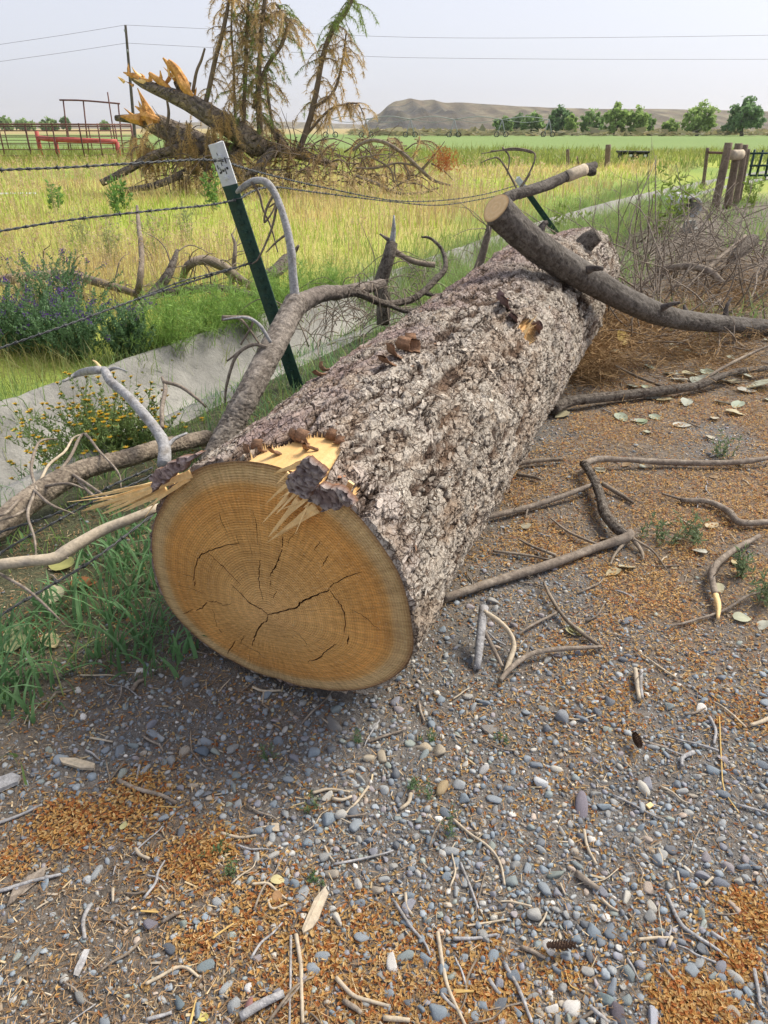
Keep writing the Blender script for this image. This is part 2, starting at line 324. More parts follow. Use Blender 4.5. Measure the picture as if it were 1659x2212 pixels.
# hills
def hill(name, prof, yr, dep, mat_, seed, xs, cliff=None):
    us, vs_ = zip(*prof); xr = np.array([py(u, v, yr)[0] for u, v in prof]); zr = np.array([py(u, v, yr)[2] for u, v in prof])
    xx = np.linspace(xs[0], xs[1], 330); tt = np.linspace(0, 1, 70); XX, TT = np.meshgrid(xx, tt, indexing='ij')
    rz = np.interp(XX, xr, zr)+1.6*(fbm(XX*.03, XX*0, s=seed)-.5)
    prof_ = np.where(TT < .75, TT/.75, 1-.3*((TT-.75)/.25)); YY = yr-dep*.75+dep*TT
    g = fbm(XX*.018+TT*.6, TT*2.2, s=seed+1, o=5)
    gul = np.abs(np.sin(XX*.085+3*fbm(XX*.02, TT*2, s=seed+2)+TT*1.2))
    shape = prof_**(.8)
    if cliff is not None:
        k = cliff(XX); step = .55*sst(TT, .02, .22)+.08*sst(TT, .3, .42)+.37*sst(TT, .42, .74)
        shape = shape*(1-k)+np.where(TT < .75, step, prof_)*k
    ZZ = rz*shape+np.where(TT < .74, (g-.5)*14*np.sin(np.pi*np.clip(TT/.75, 0, 1))-gul*8*np.sin(np.pi*np.clip(TT/.75, 0, 1))*(0.35 if cliff is None else .35+.65*cliff(XX)), 0)
    ZZ = ZZ-1.5*(TT < .02)
    base = lerp((.075, .058, .036), (.155, .12, .078), fbm(XX*.02, TT*7, s=seed+4, o=5)); 
    base = lerp(base, (.17, .155, .095), sst(fbm(XX*.07, TT*26, s=seed+5, o=3), .5, .62)*.7)
    if cliff is not None: base = lerp(base, (.04, .041, .045), cliff(XX)*(.45+.45*sst(np.sin(TT*46+g*7), -.2, .6))*(TT < .60))  # shade of the cliff's left-facing side put into the soil colour, in bands
    base = base*(.62+.55*gul+.35*(fbm(XX*.09, TT*9, s=seed+8, o=5)-.5)*2)[..., None]
    n1, n2 = XX.shape; i, j = np.meshgrid(np.arange(n1-1), np.arange(n2-1), indexing='ij')
    o = mk(name, np.stack([XX, YY, ZZ], -1).reshape(-1, 3), [np.stack([i*n2+j, (i+1)*n2+j, (i+1)*n2+j+1, i*n2+j+1], -1).reshape(-1, 4)], mat_, col=base.reshape(-1, 3)); o['kind'] = 'structure'
m_hill = MAT('hill_soil', attr=True, rough=1, noise=(.15, .2), noise2=(.6, .2), bump=(('n', .12, 3.),))
xc = lambda u: py(u, 280, 1300)[0]
hill('hill', [(735, 295), (762, 287), (785, 271), (803, 254), (822, 243), (838, 228), (852, 219), (868, 217), (885, 213), (910, 217), (935, 215), (958, 221), (1000, 221), (1100, 228), (1250, 234), (1450, 236), (1659, 240), (2300, 246)], 1300, 420, m_hill, 61, (xc(735), xc(2300)), cliff=lambda x: sst(x, xc(1040), xc(930)))
hill('distant_hill', [(-900, 262), (-300, 258), (0, 262), (200, 268), (420, 264), (600, 262), (760, 268), (900, 276)], 2600, 500, m_hill, 71, (py(-900, 270, 2600)[0], py(900, 270, 2600)[0]))

# haze: the smoky air of the valley
hm = bpy.data.materials.new('haze'); hm.use_nodes = True; ht = hm.node_tree; ht.nodes.clear()
pv = ht.nodes.new('ShaderNodeVolumePrincipled'); pv.inputs['Color'].default_value = (.86, .9, .97, 1); pv.inputs['Density'].default_value = .00013; pv.inputs['Anisotropy'].default_value = .35
ho = ht.nodes.new('ShaderNodeOutputMaterial'); ht.links.new(pv.outputs[0], ho.inputs['Volume'])
V, fs = box((0, 1500, 31), (6600, 3400, 66)); hz = mk('haze', V, fs, hm, smooth=False); hz['kind'] = 'stuff'

# ------------------------------------------------------------------ the felled log
FN = unit((.50594506, .86219527, .02527663)); FC = np.array([-.3128, 1.6875, .395])      # cut plane (points away from the camera)
LD = unit((.3721, .92818, .0057)); E1 = unit(np.cross(LD, (0, 0, 1))); E2 = np.cross(E1, LD)
face_px = [(905, 1405), (900, 1350), (890, 1290), (872, 1235), (845, 1190), (815, 1148), (765, 1090), (700, 1040), (640, 1012), (560, 990), (480, 989), (430, 1000), (385, 1032), (345, 1085), (325, 1135), (322, 1180), (332, 1245), (355, 1305), (385, 1345), (430, 1387), (510, 1437), (600, 1472), (690, 1495), (760, 1499), (820, 1488), (860, 1468), (890, 1440)]
def onface(u, v, k=0.):                                   # point on the cut plane (k metres in front of it)
    d = ray(u, v); o = FC-FN*k; t = ((o-np.array([0, 0, CH]))@FN)/(d@FN); return np.array([0, 0, CH])+d*t
def cyl(P):
    w_ = P-FC; return np.arctan2(w_@E2, w_@E1), np.hypot(w_@E2, w_@E1)
fp = np.array([onface(*q) for q in face_px]); fth, frr = cyl(fp); o_ = np.argsort(fth); fth, frr = fth[o_], frr[o_]
tg = np.linspace(-np.pi, np.pi, 361); rg = np.interp(tg, np.r_[fth-2*np.pi, fth, fth+2*np.pi], np.r_[frr, frr, frr])
kk = np.hanning(13); kk /= kk.sum(); rg = np.convolve(np.r_[rg[-13:-1], rg, rg[1:13]], kk, 'same')[12:-12]
def r_face(th): return np.interp((np.asarray(th)+np.pi) % (2*np.pi)-np.pi, tg, rg)
def r_log(s, th):
    s = np.asarray(s, float)
    c = .432+.0052*s+.035*np.exp(-((s-3.75)/.28)**2)*(.5+.5*np.cos(th-1.2))-.075*sst(s, 3.85, 4.35)-.03*sst(s, 4.3, 5.6)
    c = c+.04*(fbm(s*1.6, np.cos(th)*1.5, np.sin(th)*1.5, 77, 3)-.5)
    k = sst(s, 0, .75); return r_face(th)*(1-k)+c*k
def axis_pt(s): return FC[None]+np.outer(s, LD)+np.outer(.05*sst(np.asarray(s), 4, 5.4), E1) if hasattr(s, '__len__') else FC+s*LD
def s0(th, r): p = np.multiply.outer(np.cos(th)*r, E1)+np.multiply.outer(np.sin(th)*r, E2) if np.ndim(th) == 0 else (np.cos(th)*r)[..., None]*E1+(np.sin(th)*r)[..., None]*E2; return -(p@FN)/(LD@FN)
def hit_log(u, v):                                         # first hit of a sight line on the log: (s, theta)
    d = unit(ray(u, v)); o = np.array([0, 0, CH])
    t = np.arange(.8, 8, .004); P = o+t[:, None]*d; th, r = cyl(P); s = (P-FC)@LD
    i = np.argmax((r < r_log(s, th)) & (s > -.4)); return s[i], th[i]
def inpoly(x, y, poly):
    c = np.zeros(np.shape(x), bool); n = len(poly)
    for k in range(n):
        (x1, y1), (x2, y2) = poly[k], poly[k-1]
        c ^= ((y1 > y) != (y2 > y)) & (x < (x2-x1)*(y-y1)/(y2-y1+1e-12)+x1)
    return c
# grid along the log
NTH = 360
ss = [0.]
while ss[-1] < 5.55: ss.append(ss[-1]+(.0042 if ss[-1] < 1.4 else .0062 if ss[-1] < 3 else .012))
ss = np.array(ss)
th0, th1 = math.radians(-75), math.radians(150)
tt = np.r_[np.linspace(th0, th1, NTH), np.linspace(th1, th0+2*np.pi, 60)[1:-1]]
S, T = np.meshgrid(ss, tt, indexing='ij')
RF = r_face(T)
S = S+s0(T, RF)*np.clip(1-S/1.2, 0, 1)                     # first row lies in the slanting cut plane
R0 = r_log(S-S[0:1], T)
a = S; b = T*.44
wa = .035*(fbm(a*9, b*9, s=101)-.5); wb = .03*(fbm(a*9, b*9, s=103)-.5)
wa += .01*(fbm(a*40, b*40, s=104, o=2)-.5); wb += .01*(fbm(a*40, b*40, s=105, o=2)-.5)
def plates(sa, sb, seed, tilt, hgt, crack, sk=0):
    f1, f2, idn, da, db = worley((a+wa+sk*b)/sa, (b+wb)/sb, seed)
    ang = idn*50; h = hgt*(idn-.5)+tilt*(da*np.cos(ang)+db*np.sin(ang))
    e = np.clip((f2-f1)/crack, 0, 1); return h, e, idn
hA, eA, iA = plates(.13, .060, 5, .006, .010, .10)
big = fbm(a*2.2, b*2.2, s=111)
def terr(x, y, n_lv, s, o, w_=.14):
    q = fbm(x, y, s=s, o=o)*n_lv+1.2*big; lv = np.floor(q); fr = q-lv; return (lv+sst(fr, 0, w_)+.18*fr)/n_lv, fr, h3(lv, np.floor(x*.12), np.floor(y*.12), s)
tA, frA, iB = terr((a+wa)*9.5, (b+wb)*27, 15, 15, 5, .08)
tB, frB, iC = terr((a+wa*.5)*28, (b+wb*.5)*60, 9, 25, 4, .2)
rc = np.abs(fbm((a+.4*wa)*4.5, (b+.7*wb)*24, s=27, o=4)-.5); rcm = fbm(a*5, b*9, s=29)
crk = sst(rc, .030, .006)*sst(rcm, .34, .5); rc2 = np.abs(fbm((a+wa)*15, (b+wb)*15, s=37, o=3)-.5); crk2 = sst(rc2, .016, .004)*sst(fbm(a*9, b*9, s=39), .45, .6)
eA = np.where(rcm > .42, eA, .5+.5*eA)
Dsp = .6*hA+.031*(tA-tA.mean())+.017*(tB-tB.mean())-.008*(1-eA)**1.3-.015*crk-.008*crk2+.010*(big-.5)-.004
gro = fbm(a*2.2, b*15, s=113, o=4); Dsp -= .011*sst(gro, .60, .74)
eB = np.minimum(sst(frA, .0, .16), 1-.9*np.maximum(crk, crk2)); eC = sst(frB, 0, .2)
# wounds
wp = [(525, 987), (560, 965), (600, 952), (640, 938), (690, 931), (730, 935), (738, 955), (728, 985), (712, 1012), (704, 1042), (690, 1060), (640, 1030), (600, 1005)]
W1 = np.array([hit_log(u, v) if v < 1000 else (lambda P: ((P-FC)@LD, cyl(P)[0]))(onface(u, v, .03)) for u, v in wp])
W1[[0, -1, -2, -3], 0] -= .12
jit = .008*(fbm(a*30, b*30, s=121, o=3)-.5)*2; jit2 = .012*(fbm(a*11, b*18, s=123, o=2)-.5)*2
k1 = inpoly(a+jit*2.2, T+jit2*2, [tuple(q) for q in W1])
w2 = [(1118, 708), (1130, 688), (1148, 690), (1157, 715), (1156, 738), (1146, 745), (1138, 728)]
W2 = np.array([hit_log(u, v) for u, v in w2]); k2 = inpoly(a+jit, T+jit2, [tuple(q) for q in W2])
W3 = np.array([hit_log(u, v) for u, v in [(752, 1078), (772, 1040), (784, 1038), (772, 1066), (762, 1088)]]); k3 = inpoly(a+jit, T+jit2, [tuple(q) for q in W3])
wood = k1 | k2 | k3
def near(Wp, rad):
    c = Wp.mean(0); return np.exp(-(((a-c[0]))**2+((T-c[1])*.44)**2)/rad**2)
raw = np.maximum(near(W1, .28), .9*near(W2, .17))
Dsp += .014*near(W2, .15)
Dw = -.020+.003*(fbm(a*6, b*90, s=131, o=3)-.5)-.012*k2
Dsp = np.where(wood, Dw, Dsp)
RR = R0+Dsp*sst(S-S[0:1], -.012, .012)*np.where(wood, 1, 1)
RR[0] = RF[0]-.014
PT = FC+S[..., None]*LD+.05*sst(S, 4, 5.4)[..., None]*E1+RR[..., None]*(np.cos(T)[..., None]*E1+np.sin(T)[..., None]*E2)
PT[..., 2] = np.maximum(PT[..., 2], -.03)
# weathered plate faces over rust brown inner bark
n_ = fbm(a*12, b*12, s=141)
grey = lerp((.385, .34, .285), (.50, .455, .395), iB); grey = grey*(.82+.36*iC[..., None])
grey = lerp(grey, (.42, .355, .33), sst(fbm(a*4, b*4, s=143), .52, .72)*.5)
pur = np.clip(sst(T, math.radians(62), math.radians(108))*.85*sst(fbm(a*5, b*5, s=145), .25, .6), 0, 1)
grey = lerp(grey, (.29, .21, .20), pur)
grey = lerp(grey, (.27, .20, .14), sst(fbm(a*11, b*17, s=144), .62, .72)*.6); grey = lerp(grey, (.50, .47, .43), ((iC > .78) & (iB > .5))*.22*sst(fbm(a*6, b*6, s=146), .4, .55))
brown = lerp((.055, .038, .03), (.14, .09, .06), n_)
lev = sst(Dsp-.010*(big-.5), -.017, -.006)*(.25+.75*eB)*sst(eA, 0, .4)*(.55+.45*eC)
bc = lerp(brown, grey, np.clip(lev*1.05, 0, 1))
rustp = sst(fbm(a*3.3, b*7, s=147), .60, .72); bc = lerp(bc, (.28, .18, .11), rustp*.3)
bc = lerp(bc, (.33, .19, .12), np.clip((raw-.5)*1.1*fbm(a*20, b*20, s=149), 0, .65))
low = sst(T, math.radians(5), math.radians(-45)); bc = lerp(bc, (.50, .46, .40), low*.3*np.clip(lev, 0, 1))
n1, n2 = S.shape; i, j = np.meshgrid(np.arange(n1-1), np.arange(n2), indexing='ij'); j2 = (j+1) % n2
Q = np.stack([i*n2+j, (i+1)*n2+j, (i+1)*n2+j2, i*n2+j2], -1).reshape(-1, 4)
qw = wood.ravel()[Q].sum(1) >= 3; qk = [qw & (k_.ravel()[Q].sum(1) >= 2) for k_ in (k1, k2, k3)]
def crackle(m, layers):                                     # fine checks between the bark scales: dark inner bark, recessed
    t = m.node_tree; N = t.nodes; L = t.links; b_ = N['Principled BSDF']; src = b_.inputs['Base Color'].links[0].from_socket; nrm = b_.inputs['Normal'].links[0].from_socket
    tc = N.new('ShaderNodeTexCoord')
    for sc, st, wdt, lo, dist in layers:
        mp = N.new('ShaderNodeMapping'); mp.vector_type = 'TEXTURE'; mp.inputs['Rotation'].default_value = (0, 0, -math.atan2(LD[0], LD[1])); mp.inputs['Scale'].default_value = (1, st, 1); L.new(tc.outputs['Object'], mp.inputs[0])
        nz = N.new('ShaderNodeTexNoise'); nz.inputs['Scale'].default_value = sc*.55; nz.inputs['Detail'].default_value = 4; L.new(mp.outputs[0], nz.inputs[0])
        sub_ = N.new('ShaderNodeVectorMath'); sub_.operation = 'SUBTRACT'; sub_.inputs[1].default_value = (.5, .5, .5); L.new(nz.outputs['Color'], sub_.inputs[0])
        scl = N.new('ShaderNodeVectorMath'); scl.operation = 'SCALE'; scl.inputs['Scale'].default_value = 1.3/sc; L.new(sub_.outputs[0], scl.inputs[0])
        ad = N.new('ShaderNodeVectorMath'); L.new(mp.outputs[0], ad.inputs[0]); L.new(scl.outputs[0], ad.inputs[1])
        v = N.new('ShaderNodeTexVoronoi'); v.feature = 'DISTANCE_TO_EDGE'; v.inputs['Scale'].default_value = sc; L.new(ad.outputs[0], v.inputs[0])
        n2 = N.new('ShaderNodeTexNoise'); n2.inputs['Scale'].default_value = sc*.4; n2.inputs['Detail'].default_value = 3; L.new(tc.outputs['Object'], n2.inputs[0])
        w2_ = N.new('ShaderNodeMapRange'); w2_.inputs[1].default_value = .42; w2_.inputs[2].default_value = .66; w2_.inputs[3].default_value = .004; w2_.inputs[4].default_value = wdt; L.new(n2.outputs[0], w2_.inputs[0])
        dv_ = N.new('ShaderNodeMath'); dv_.operation = 'DIVIDE'; dv_.use_clamp = True; L.new(v.outputs['Distance'], dv_.inputs[0]); L.new(w2_.outputs[0], dv_.inputs[1])
        mx = N.new('ShaderNodeMix'); mx.data_type = 'RGBA'; mx.blend_type = 'MULTIPLY'; mx.inputs[0].default_value = 1; r = N.new('ShaderNodeValToRGB'); e = r.color_ramp.elements; e[0].position = .15; e[0].color = (lo, lo*.8, lo*.68, 1); e[1].position = .9; e[1].color = (1, 1, 1, 1)
        L.new(dv_.outputs[0], r.inputs[0]); L.new(src, mx.inputs[6]); L.new(r.outputs[0], mx.inputs[7]); src = mx.outputs[2]
        bp = N.new('ShaderNodeBump'); bp.inputs['Distance'].default_value = dist; L.new(dv_.outputs[0], bp.inputs['Height']); L.new(nrm, bp.inputs['Normal']); nrm = bp.outputs[0]
    L.new(src, b_.inputs['Base Color']); L.new(nrm, b_.inputs['Normal'])
m_logbark = MAT('log_bark', attr=True, rough=.92, noise=(140, .30), noise2=(30, .18), bump=(('n', 170, .005), ('n', 420, .0018)))
crackle(m_logbark, [(36, 2.1, .10, .40, .007), (80, 1.7, .12, .62, .004)])
LOG = Thing('felled_log', FC*np.array([1, 1, 0]), 'huge felled conifer log with flaky grey bark and a freshly sawn orange end', 'log')
Vl = PT.reshape(-1, 3)
def sub(mask):
    q = Q[mask]; u, inv = np.unique(q, return_inverse=True); return u, inv.reshape(-1, 4)
u_, q_ = sub(~qw)
# far end cap
endr = np.arange(n1*n2-n2, n1*n2)
LOG.part('bark', Vl[u_], [q_], m_logbark, smooth=False, col=bc.reshape(-1, 3)[u_])
wc = lerp((.74, .52, .25), (.62, .37, .13), fbm(a*3, b*70, s=151, o=3))
wc = lerp(wc, (.45, .25, .09), ((k2 | k3) & (fbm(a*8, b*60, s=153) > .5))*.6)
m_woodattr = MAT('exposed_sapwood', attr=True, rough=.6, noise=(60, .08), bump=(('n', 90, .002),))
for m_ in qk:
    if m_.any(): u_, q_ = sub(m_); LOG.part('exposed_wood', Vl[u_], [q_], m_woodattr, col=wc.reshape(-1, 3)[u_])
ce = Vl[endr].mean(0); LOG.part('far_end', np.vstack([Vl[endr], ce]), [np.stack([np.arange(n2), (np.arange(n2)+1) % n2, np.full(n2, n2)], 1)], m_orangewood)
# loose curled flakes lying over the plates
NF = 2600
fs_ = rng.random(NF)**1.25*5.3+.02; ft_ = rng.uniform(math.radians(-62), math.radians(138), NF)
ii = np.clip(np.searchsorted(ss, fs_), 1, n1-2); jj = np.clip(np.searchsorted(tt[:NTH], ft_), 1, NTH-2)
ok = ~(wood[ii, jj] | wood[ii-1, jj] | wood[ii, jj-1]) & (raw[ii, jj] < .93); ii, jj = ii[ok], jj[ok]; NF = len(ii)
base = PT[ii, jj]; nrm = np.cos(T[ii, jj])[:, None]*E1+np.sin(T[ii, jj])[:, None]*E2
tdir = np.cross(nrm, LD); an = rng.normal(0, .45, NF)
ax1 = LD*np.cos(an)[:, None]+tdir*np.sin(an)[:, None]; ax2 = np.cross(nrm, ax1)
L_ = rng.lognormal(math.log(.0105), .38, NF); W_ = L_*rng.uniform(.4, .75, NF); lift = rng.uniform(.0, .20, NF)*L_
px_ = np.array([-1, -.35, .3, 1.]); rows = []
side = rng.normal(0, .18, (NF, 4, 2))
for k, x in enumerate(px_):
    wid = (.55, 1, .95, .45)[k]
    for sgn in (0, 1):
        y = (sgn*2-1)*wid*(1+side[:, k, sgn])
        z = lift*(max(x, -.3)+.3)**2*.7+(sgn*2-1)*rng.normal(0, .03, NF)*L_+.0015
        rows.append(base+ax1*(x*L_)[:, None]+ax2*(y*W_)[:, None]*.6+nrm*z[:, None])
VF = np.stack(rows, 1); qf = np.array([[0, 2, 3, 1], [2, 4, 5, 3], [4, 6, 7, 5]])
QF = (qf[None]+8*np.arange(NF)[:, None, None]).reshape(-1, 4)
cf = (.35*grey[ii, jj]+.65*bc[ii, jj])*rng.uniform(.9, 1.2, NF)[:, None]; cf = np.where((rng.random(NF) < .025)[:, None], np.array([.27, .165, .105]), cf)
cf = np.where((rng.random(NF) < .12)[:, None]*(raw[ii, jj] > .55)[:, None], np.array([.38, .2, .12]), cf)
fo = LOG.part('bark_flake', VF.reshape(-1, 3), [QF], m_bark, smooth=False, col=np.repeat(cf, 8, 0)); fo['kind'] = 'stuff'
# sawn face: rings follow the outline, checks are cut in as real slits
FX = unit(np.cross((0, 0, 1), FN))*-1; FX = E1-FN*(E1@FN); FX = unit(FX); FY = np.cross(FX, FN); FY = FY if FY[2] > 0 else -FY
def f2(P): w_ = P-FC; return np.stack([w_@FX, w_@FY], -1)
def zc(x, y): return ((200+x/1.8433)*.8641, (1000+y/1.8433)*.8641)
pith = f2(onface(*zc(866, 988)))
thr = np.linspace(-np.pi, np.pi, 240, endpoint=False)
rw = r_face(thr)-.013; sb = s0(thr, rw)
ring3 = FC+np.outer(sb, LD)+rw[:, None]*(np.cos(thr)[:, None]*E1+np.sin(thr)[:, None]*E2); ring2 = f2(ring3)
cracks = [
 ([(866, 988), (905, 980), (950, 970), (1000, 955), (1025, 928), (1060, 912), (1100, 895), (1150, 873)], 5.5), ([(1146, 872), (1165, 850), (1185, 838), (1235, 812), (1300, 790)], 2.6),
 ([(866, 988), (840, 965), (790, 938), (745, 895), (698, 850)], 4), ([(742, 852), (690, 800), (640, 750), (590, 700)], 3.4),
 ([(866, 988), (862, 1018), (835, 1035), (810, 1085), (795, 1132)], 4.5),
 ([(735, 660), (660, 672), (600, 695), (560, 712), (540, 737), (530, 780), (520, 832)], 4), ([(530, 836), (525, 858)], 3),
 ([(845, 925), (828, 850), (825, 790), (832, 735)], 3.2), ([(936, 628), (932, 680)], 3.6), ([(930, 688), (915, 735), (890, 785), (876, 812)], 4.2), ([(882, 828), (876, 856)], 2), ([(908, 880), (888, 912)], 2),
 ([(1153, 878), (1185, 920), (1210, 960), (1222, 1020), (1217, 1075)], 3.8), ([(1240, 1085), (1230, 1125)], 3.4), ([(1180, 1125), (1140, 1150), (1100, 1188), (1050, 1208)], 3.2),
 ([(585, 925), (630, 930), (665, 945), (700, 937)], 2.4), ([(585, 932), (560, 958), (535, 970)], 3), ([(522, 965), (475, 985)], 1.8),
 ([(715, 1110), (680, 1170)], 2.6), ([(757, 1085), (738, 1122)], 2), ([(640, 515), (655, 560), (682, 612)], 2.4), ([(798, 510), (815, 580), (817, 668)], 2.2), ([(785, 660), (795, 740)], 1.4),
 ([(1145, 715), (1115, 767)], 2.6), ([(1107, 650), (1080, 690)], 1.8), ([(980, 1060), (1020, 1090), (1055, 1142)], 1.6), ([(420, 780), (470, 800), (520, 815)], 1.4), ([(440, 850), (520, 872), (580, 895)], 1.4),
 ([(720, 620), (735, 665)], 1.6), ([(1240, 960), (1310, 1000), (1380, 1060)], 1.4), ([(640, 1055), (655, 1075)], 2.2), ([(780, 1175), (785, 1205)], 1.4), ([(1000, 700), (1040, 725), (1080, 745)], 1.5), ([(560, 560), (610, 640), (640, 672)], 1.4),
 ([(610, 965), (625, 1020), (632, 1045)], 1.4), ([(1095, 1095), (1150, 1110)], 1.2), ([(1000, 610), (965, 640), (958, 668)], 1.5), ([(740, 1120), (810, 1155), (850, 1190)], 1.5)]
PX = 1/1.8433*.8641
polys = []
for pts, wd in cracks:
    n = len(pts)*4; pp = smooth_path(np.array([(x, y, 0) for x, y in pts], float), n)[:, :2]
    pp += rng.normal(0, 1.6, pp.shape)*np.minimum(1, np.minimum(np.arange(n), n-1-np.arange(n)))[:, None]
    d2 = np.array([f2(onface(*zc(*q))) for q in pp]); tn = np.gradient(d2, axis=0); tn /= np.linalg.norm(tn, axis=1)[:, None]; nm = np.stack([-tn[:, 1], tn[:, 0]], 1)
    t = np.linspace(0, 1, n); wv = wd*.00042*(.25+np.sin(np.pi*np.clip(t*.92+.04, 0, 1))**.6)*rng.uniform(.6, 1.25, n)
    polys.append(np.vstack([d2+nm*wv[:, None], (d2-nm*wv[:, None])[::-1]]))
def ccw(p): return p if np.sum(p[:, 0]*np.roll(p[:, 1], -1)-np.roll(p[:, 0], -1)*p[:, 1]) > 0 else p[::-1]
ring2 = ccw(ring2); polys = [ccw(p) for p in polys]
co = [Vector(p) for p in ring2]; fcs = [list(range(240))]
for p in polys:
    s_ = len(co); co += [Vector(q) for q in p]; fcs.append(list(range(s_, s_+len(p))))
gxs = np.arange(-.62, .62, .0085); GX, GY = np.meshgrid(gxs, gxs); GP = np.stack([GX.ravel(), GY.ravel()], 1)+rng.uniform(-.002, .002, (GX.size, 2))
GP = GP[inpoly(GP[:, 0], GP[:, 1], [tuple(q*.985) for q in ring2])]
allc = np.vstack([p for p in polys]); 
dm = np.min(np.linalg.norm(GP[:, None, :]-allc[None, ::1], axis=2), axis=1) if len(GP)*len(allc) < 3e7 else np.ones(len(GP))
co += [Vector(q) for q in GP[dm > .003]]
vo, eo, fo_, ov, oe, of = delaunay_2d_cdt(co, [], fcs, 1, 1e-6)
tri = np.array([f for f, src in zip(fo_, of) if src == [0] or (len(src) == 1 and src[0] == 0)], int)
v2 = np.array([tuple(q) for q in vo])
def up3(p, k=0.): return FC+p[..., :1]*FX+p[..., 1:2]*FY-FN*k
dv = v2-pith; rad = np.linalg.norm(dv, axis=1); ang = np.arctan2(dv[:, 1], dv[:, 0])
rd = ring2-pith; ra = np.arctan2(rd[:, 1], rd[:, 0]); rr = np.linalg.norm(rd, axis=1); oo = np.argsort(ra)
rout = np.interp(ang, np.r_[ra[oo]-2*np.pi, ra[oo], ra[oo]+2*np.pi], np.r_[rr[oo]]*1 if 0 else np.r_[rr[oo], rr[oo], rr[oo]])
rn = rad/rout
m_face = bpy.data.materials.new('sawn_end_grain'); m_face.use_nodes = True; t_ = m_face.node_tree; N_ = t_.nodes; K = t_.links; B_ = N_['Principled BSDF']; B_.inputs['Roughness'].default_value = .8; B_.inputs['Specular IOR Level'].default_value = .2
def nd(k, **p):
    n = N_.new(k)
    for q, v in p.items(): setattr(n, q, v)
    return n
at_ = nd('ShaderNodeAttribute', attribute_name='rn'); tc_ = nd('ShaderNodeTexCoord')
def ramp(src, stops, mode='LINEAR'):
    r = nd('ShaderNodeValToRGB'); e = r.color_ramp.elements
    for k, (p, c) in enumerate(stops):
        x = e[k] if k < 2 else e.new(p)
        x.position = p; x.color = (*c, 1)
    r.color_ramp.interpolation = mode; K.new(src, r.inputs[0]); return r.outputs[0]
def math_(op, a_, b_=None):
    n = nd('ShaderNodeMath', operation=op)
    for k, q in enumerate((a_, b_)):
        if q is None: continue
        if isinstance(q, (int, float)): n.inputs[k].default_value = q
        else: K.new(q, n.inputs[k])
    return n.outputs[0]
def noise_(sc, det=5, st=None):
    n = nd('ShaderNodeTexNoise'); n.inputs['Scale'].default_value = sc; n.inputs['Detail'].default_value = det
    if st:
        mp = nd('ShaderNodeMapping'); mp.inputs['Scale'].default_value = st; mp.inputs['Rotation'].default_value = (0, 0, -math.radians(30)); K.new(tc_.outputs['Object'], mp.inputs[0]); K.new(mp.outputs[0], n.inputs[0])
    else: K.new(tc_.outputs['Object'], n.inputs[0])
    return n.outputs[0]
def mx_(f, a_, b_, mode='MIX'):
    n = nd('ShaderNodeMix', data_type='RGBA', blend_type=mode)
    for k, q in ((0, f), (6, a_), (7, b_)):
        if isinstance(q, float): n.inputs[k].default_value = q
        elif isinstance(q, tuple): n.inputs[k].default_value = (*q, 1)
        else: K.new(q, n.inputs[k])
    return n.outputs[2]
wob = math_('MULTIPLY', math_('SUBTRACT', noise_(5), .5), .035)
rnn = math_('ADD', at_.outputs['Fac'], wob)
zone = ramp(rnn, [(0, (.87, .55, .235)), (.35, (.87, .53, .20)), (.62, (.86, .48, .155)), (.80, (.85, .44, .13)), (.865, (.72, .42, .15)), (.90, (.76, .56, .29)), (.965, (.66, .49, .25)), (1, (.28, .17, .10))])
ringn = math_('MULTIPLY', math_('ADD', at_.outputs['Fac'], math_('MULTIPLY', math_('SUBTRACT', noise_(9, 2), .5), .012)), 400.)
ringv = math_('SINE', ringn)
ringv2 = math_('SINE', math_('MULTIPLY', ringn, .23))
base_ = mx_(math_('MULTIPLY', math_('MULTIPLY', math_('ADD', ringv, 1), noise_(4, 3)), .24), zone, (.30, .13, .035))
base_ = mx_(math_('MULTIPLY', math_('ADD', ringv2, 1), .10), base_, (.33, .16, .05))
at2_ = nd('ShaderNodeAttribute', attribute_name='ang'); cx_ = nd('ShaderNodeCombineXYZ'); K.new(math_('MULTIPLY', at2_.outputs['Fac'], 42.), cx_.inputs[0]); K.new(math_('MULTIPLY', at_.outputs['Fac'], 5.), cx_.inputs[1])
rayn = nd('ShaderNodeTexNoise'); rayn.inputs['Scale'].default_value = 1.; rayn.inputs['Detail'].default_value = 5; K.new(cx_.outputs[0], rayn.inputs[0])
base_ = mx_(1., base_, ramp(rayn.outputs[0], [(.35, (.84, .82, .80)), (.65, (1.13, 1.13, 1.13))]), 'MULTIPLY')
kerf = nd('ShaderNodeTexWave'); kerf.inputs['Scale'].default_value = 34; kerf.inputs['Distortion'].default_value = 6; kerf.inputs['Detail'].default_value = 3; km = nd('ShaderNodeMapping'); km.inputs['Rotation'].default_value = (0, math.radians(-74), 0); K.new(tc_.outputs['Object'], km.inputs[0]); K.new(km.outputs[0], kerf.inputs[0])
base_ = mx_(1., base_, ramp(kerf.outputs['Fac'], [(.1, (.90, .89, .88)), (.8, (1.05, 1.05, 1.05))]), 'MULTIPLY')
blot = ramp(noise_(3.2, 6), [(.35, (.78, .76, .74)), (.65, (1.12, 1.12, 1.12))]); base_ = mx_(1., base_, blot, 'MULTIPLY')
dust = ramp(noise_(120, 3, (1, 1, 3.2)), [(.60, (0, 0, 0)), (.70, (1, 1, 1))]); base_ = mx_(math_('MULTIPLY', dust, .5), base_, (.78, .62, .38))
speck = ramp(noise_(150, 2), [(.66, (0, 0, 0)), (.72, (1, 1, 1))]); base_ = mx_(math_('MULTIPLY', speck, .45), base_, (.16, .08, .03))
K.new(base_, B_.inputs['Base Color'])
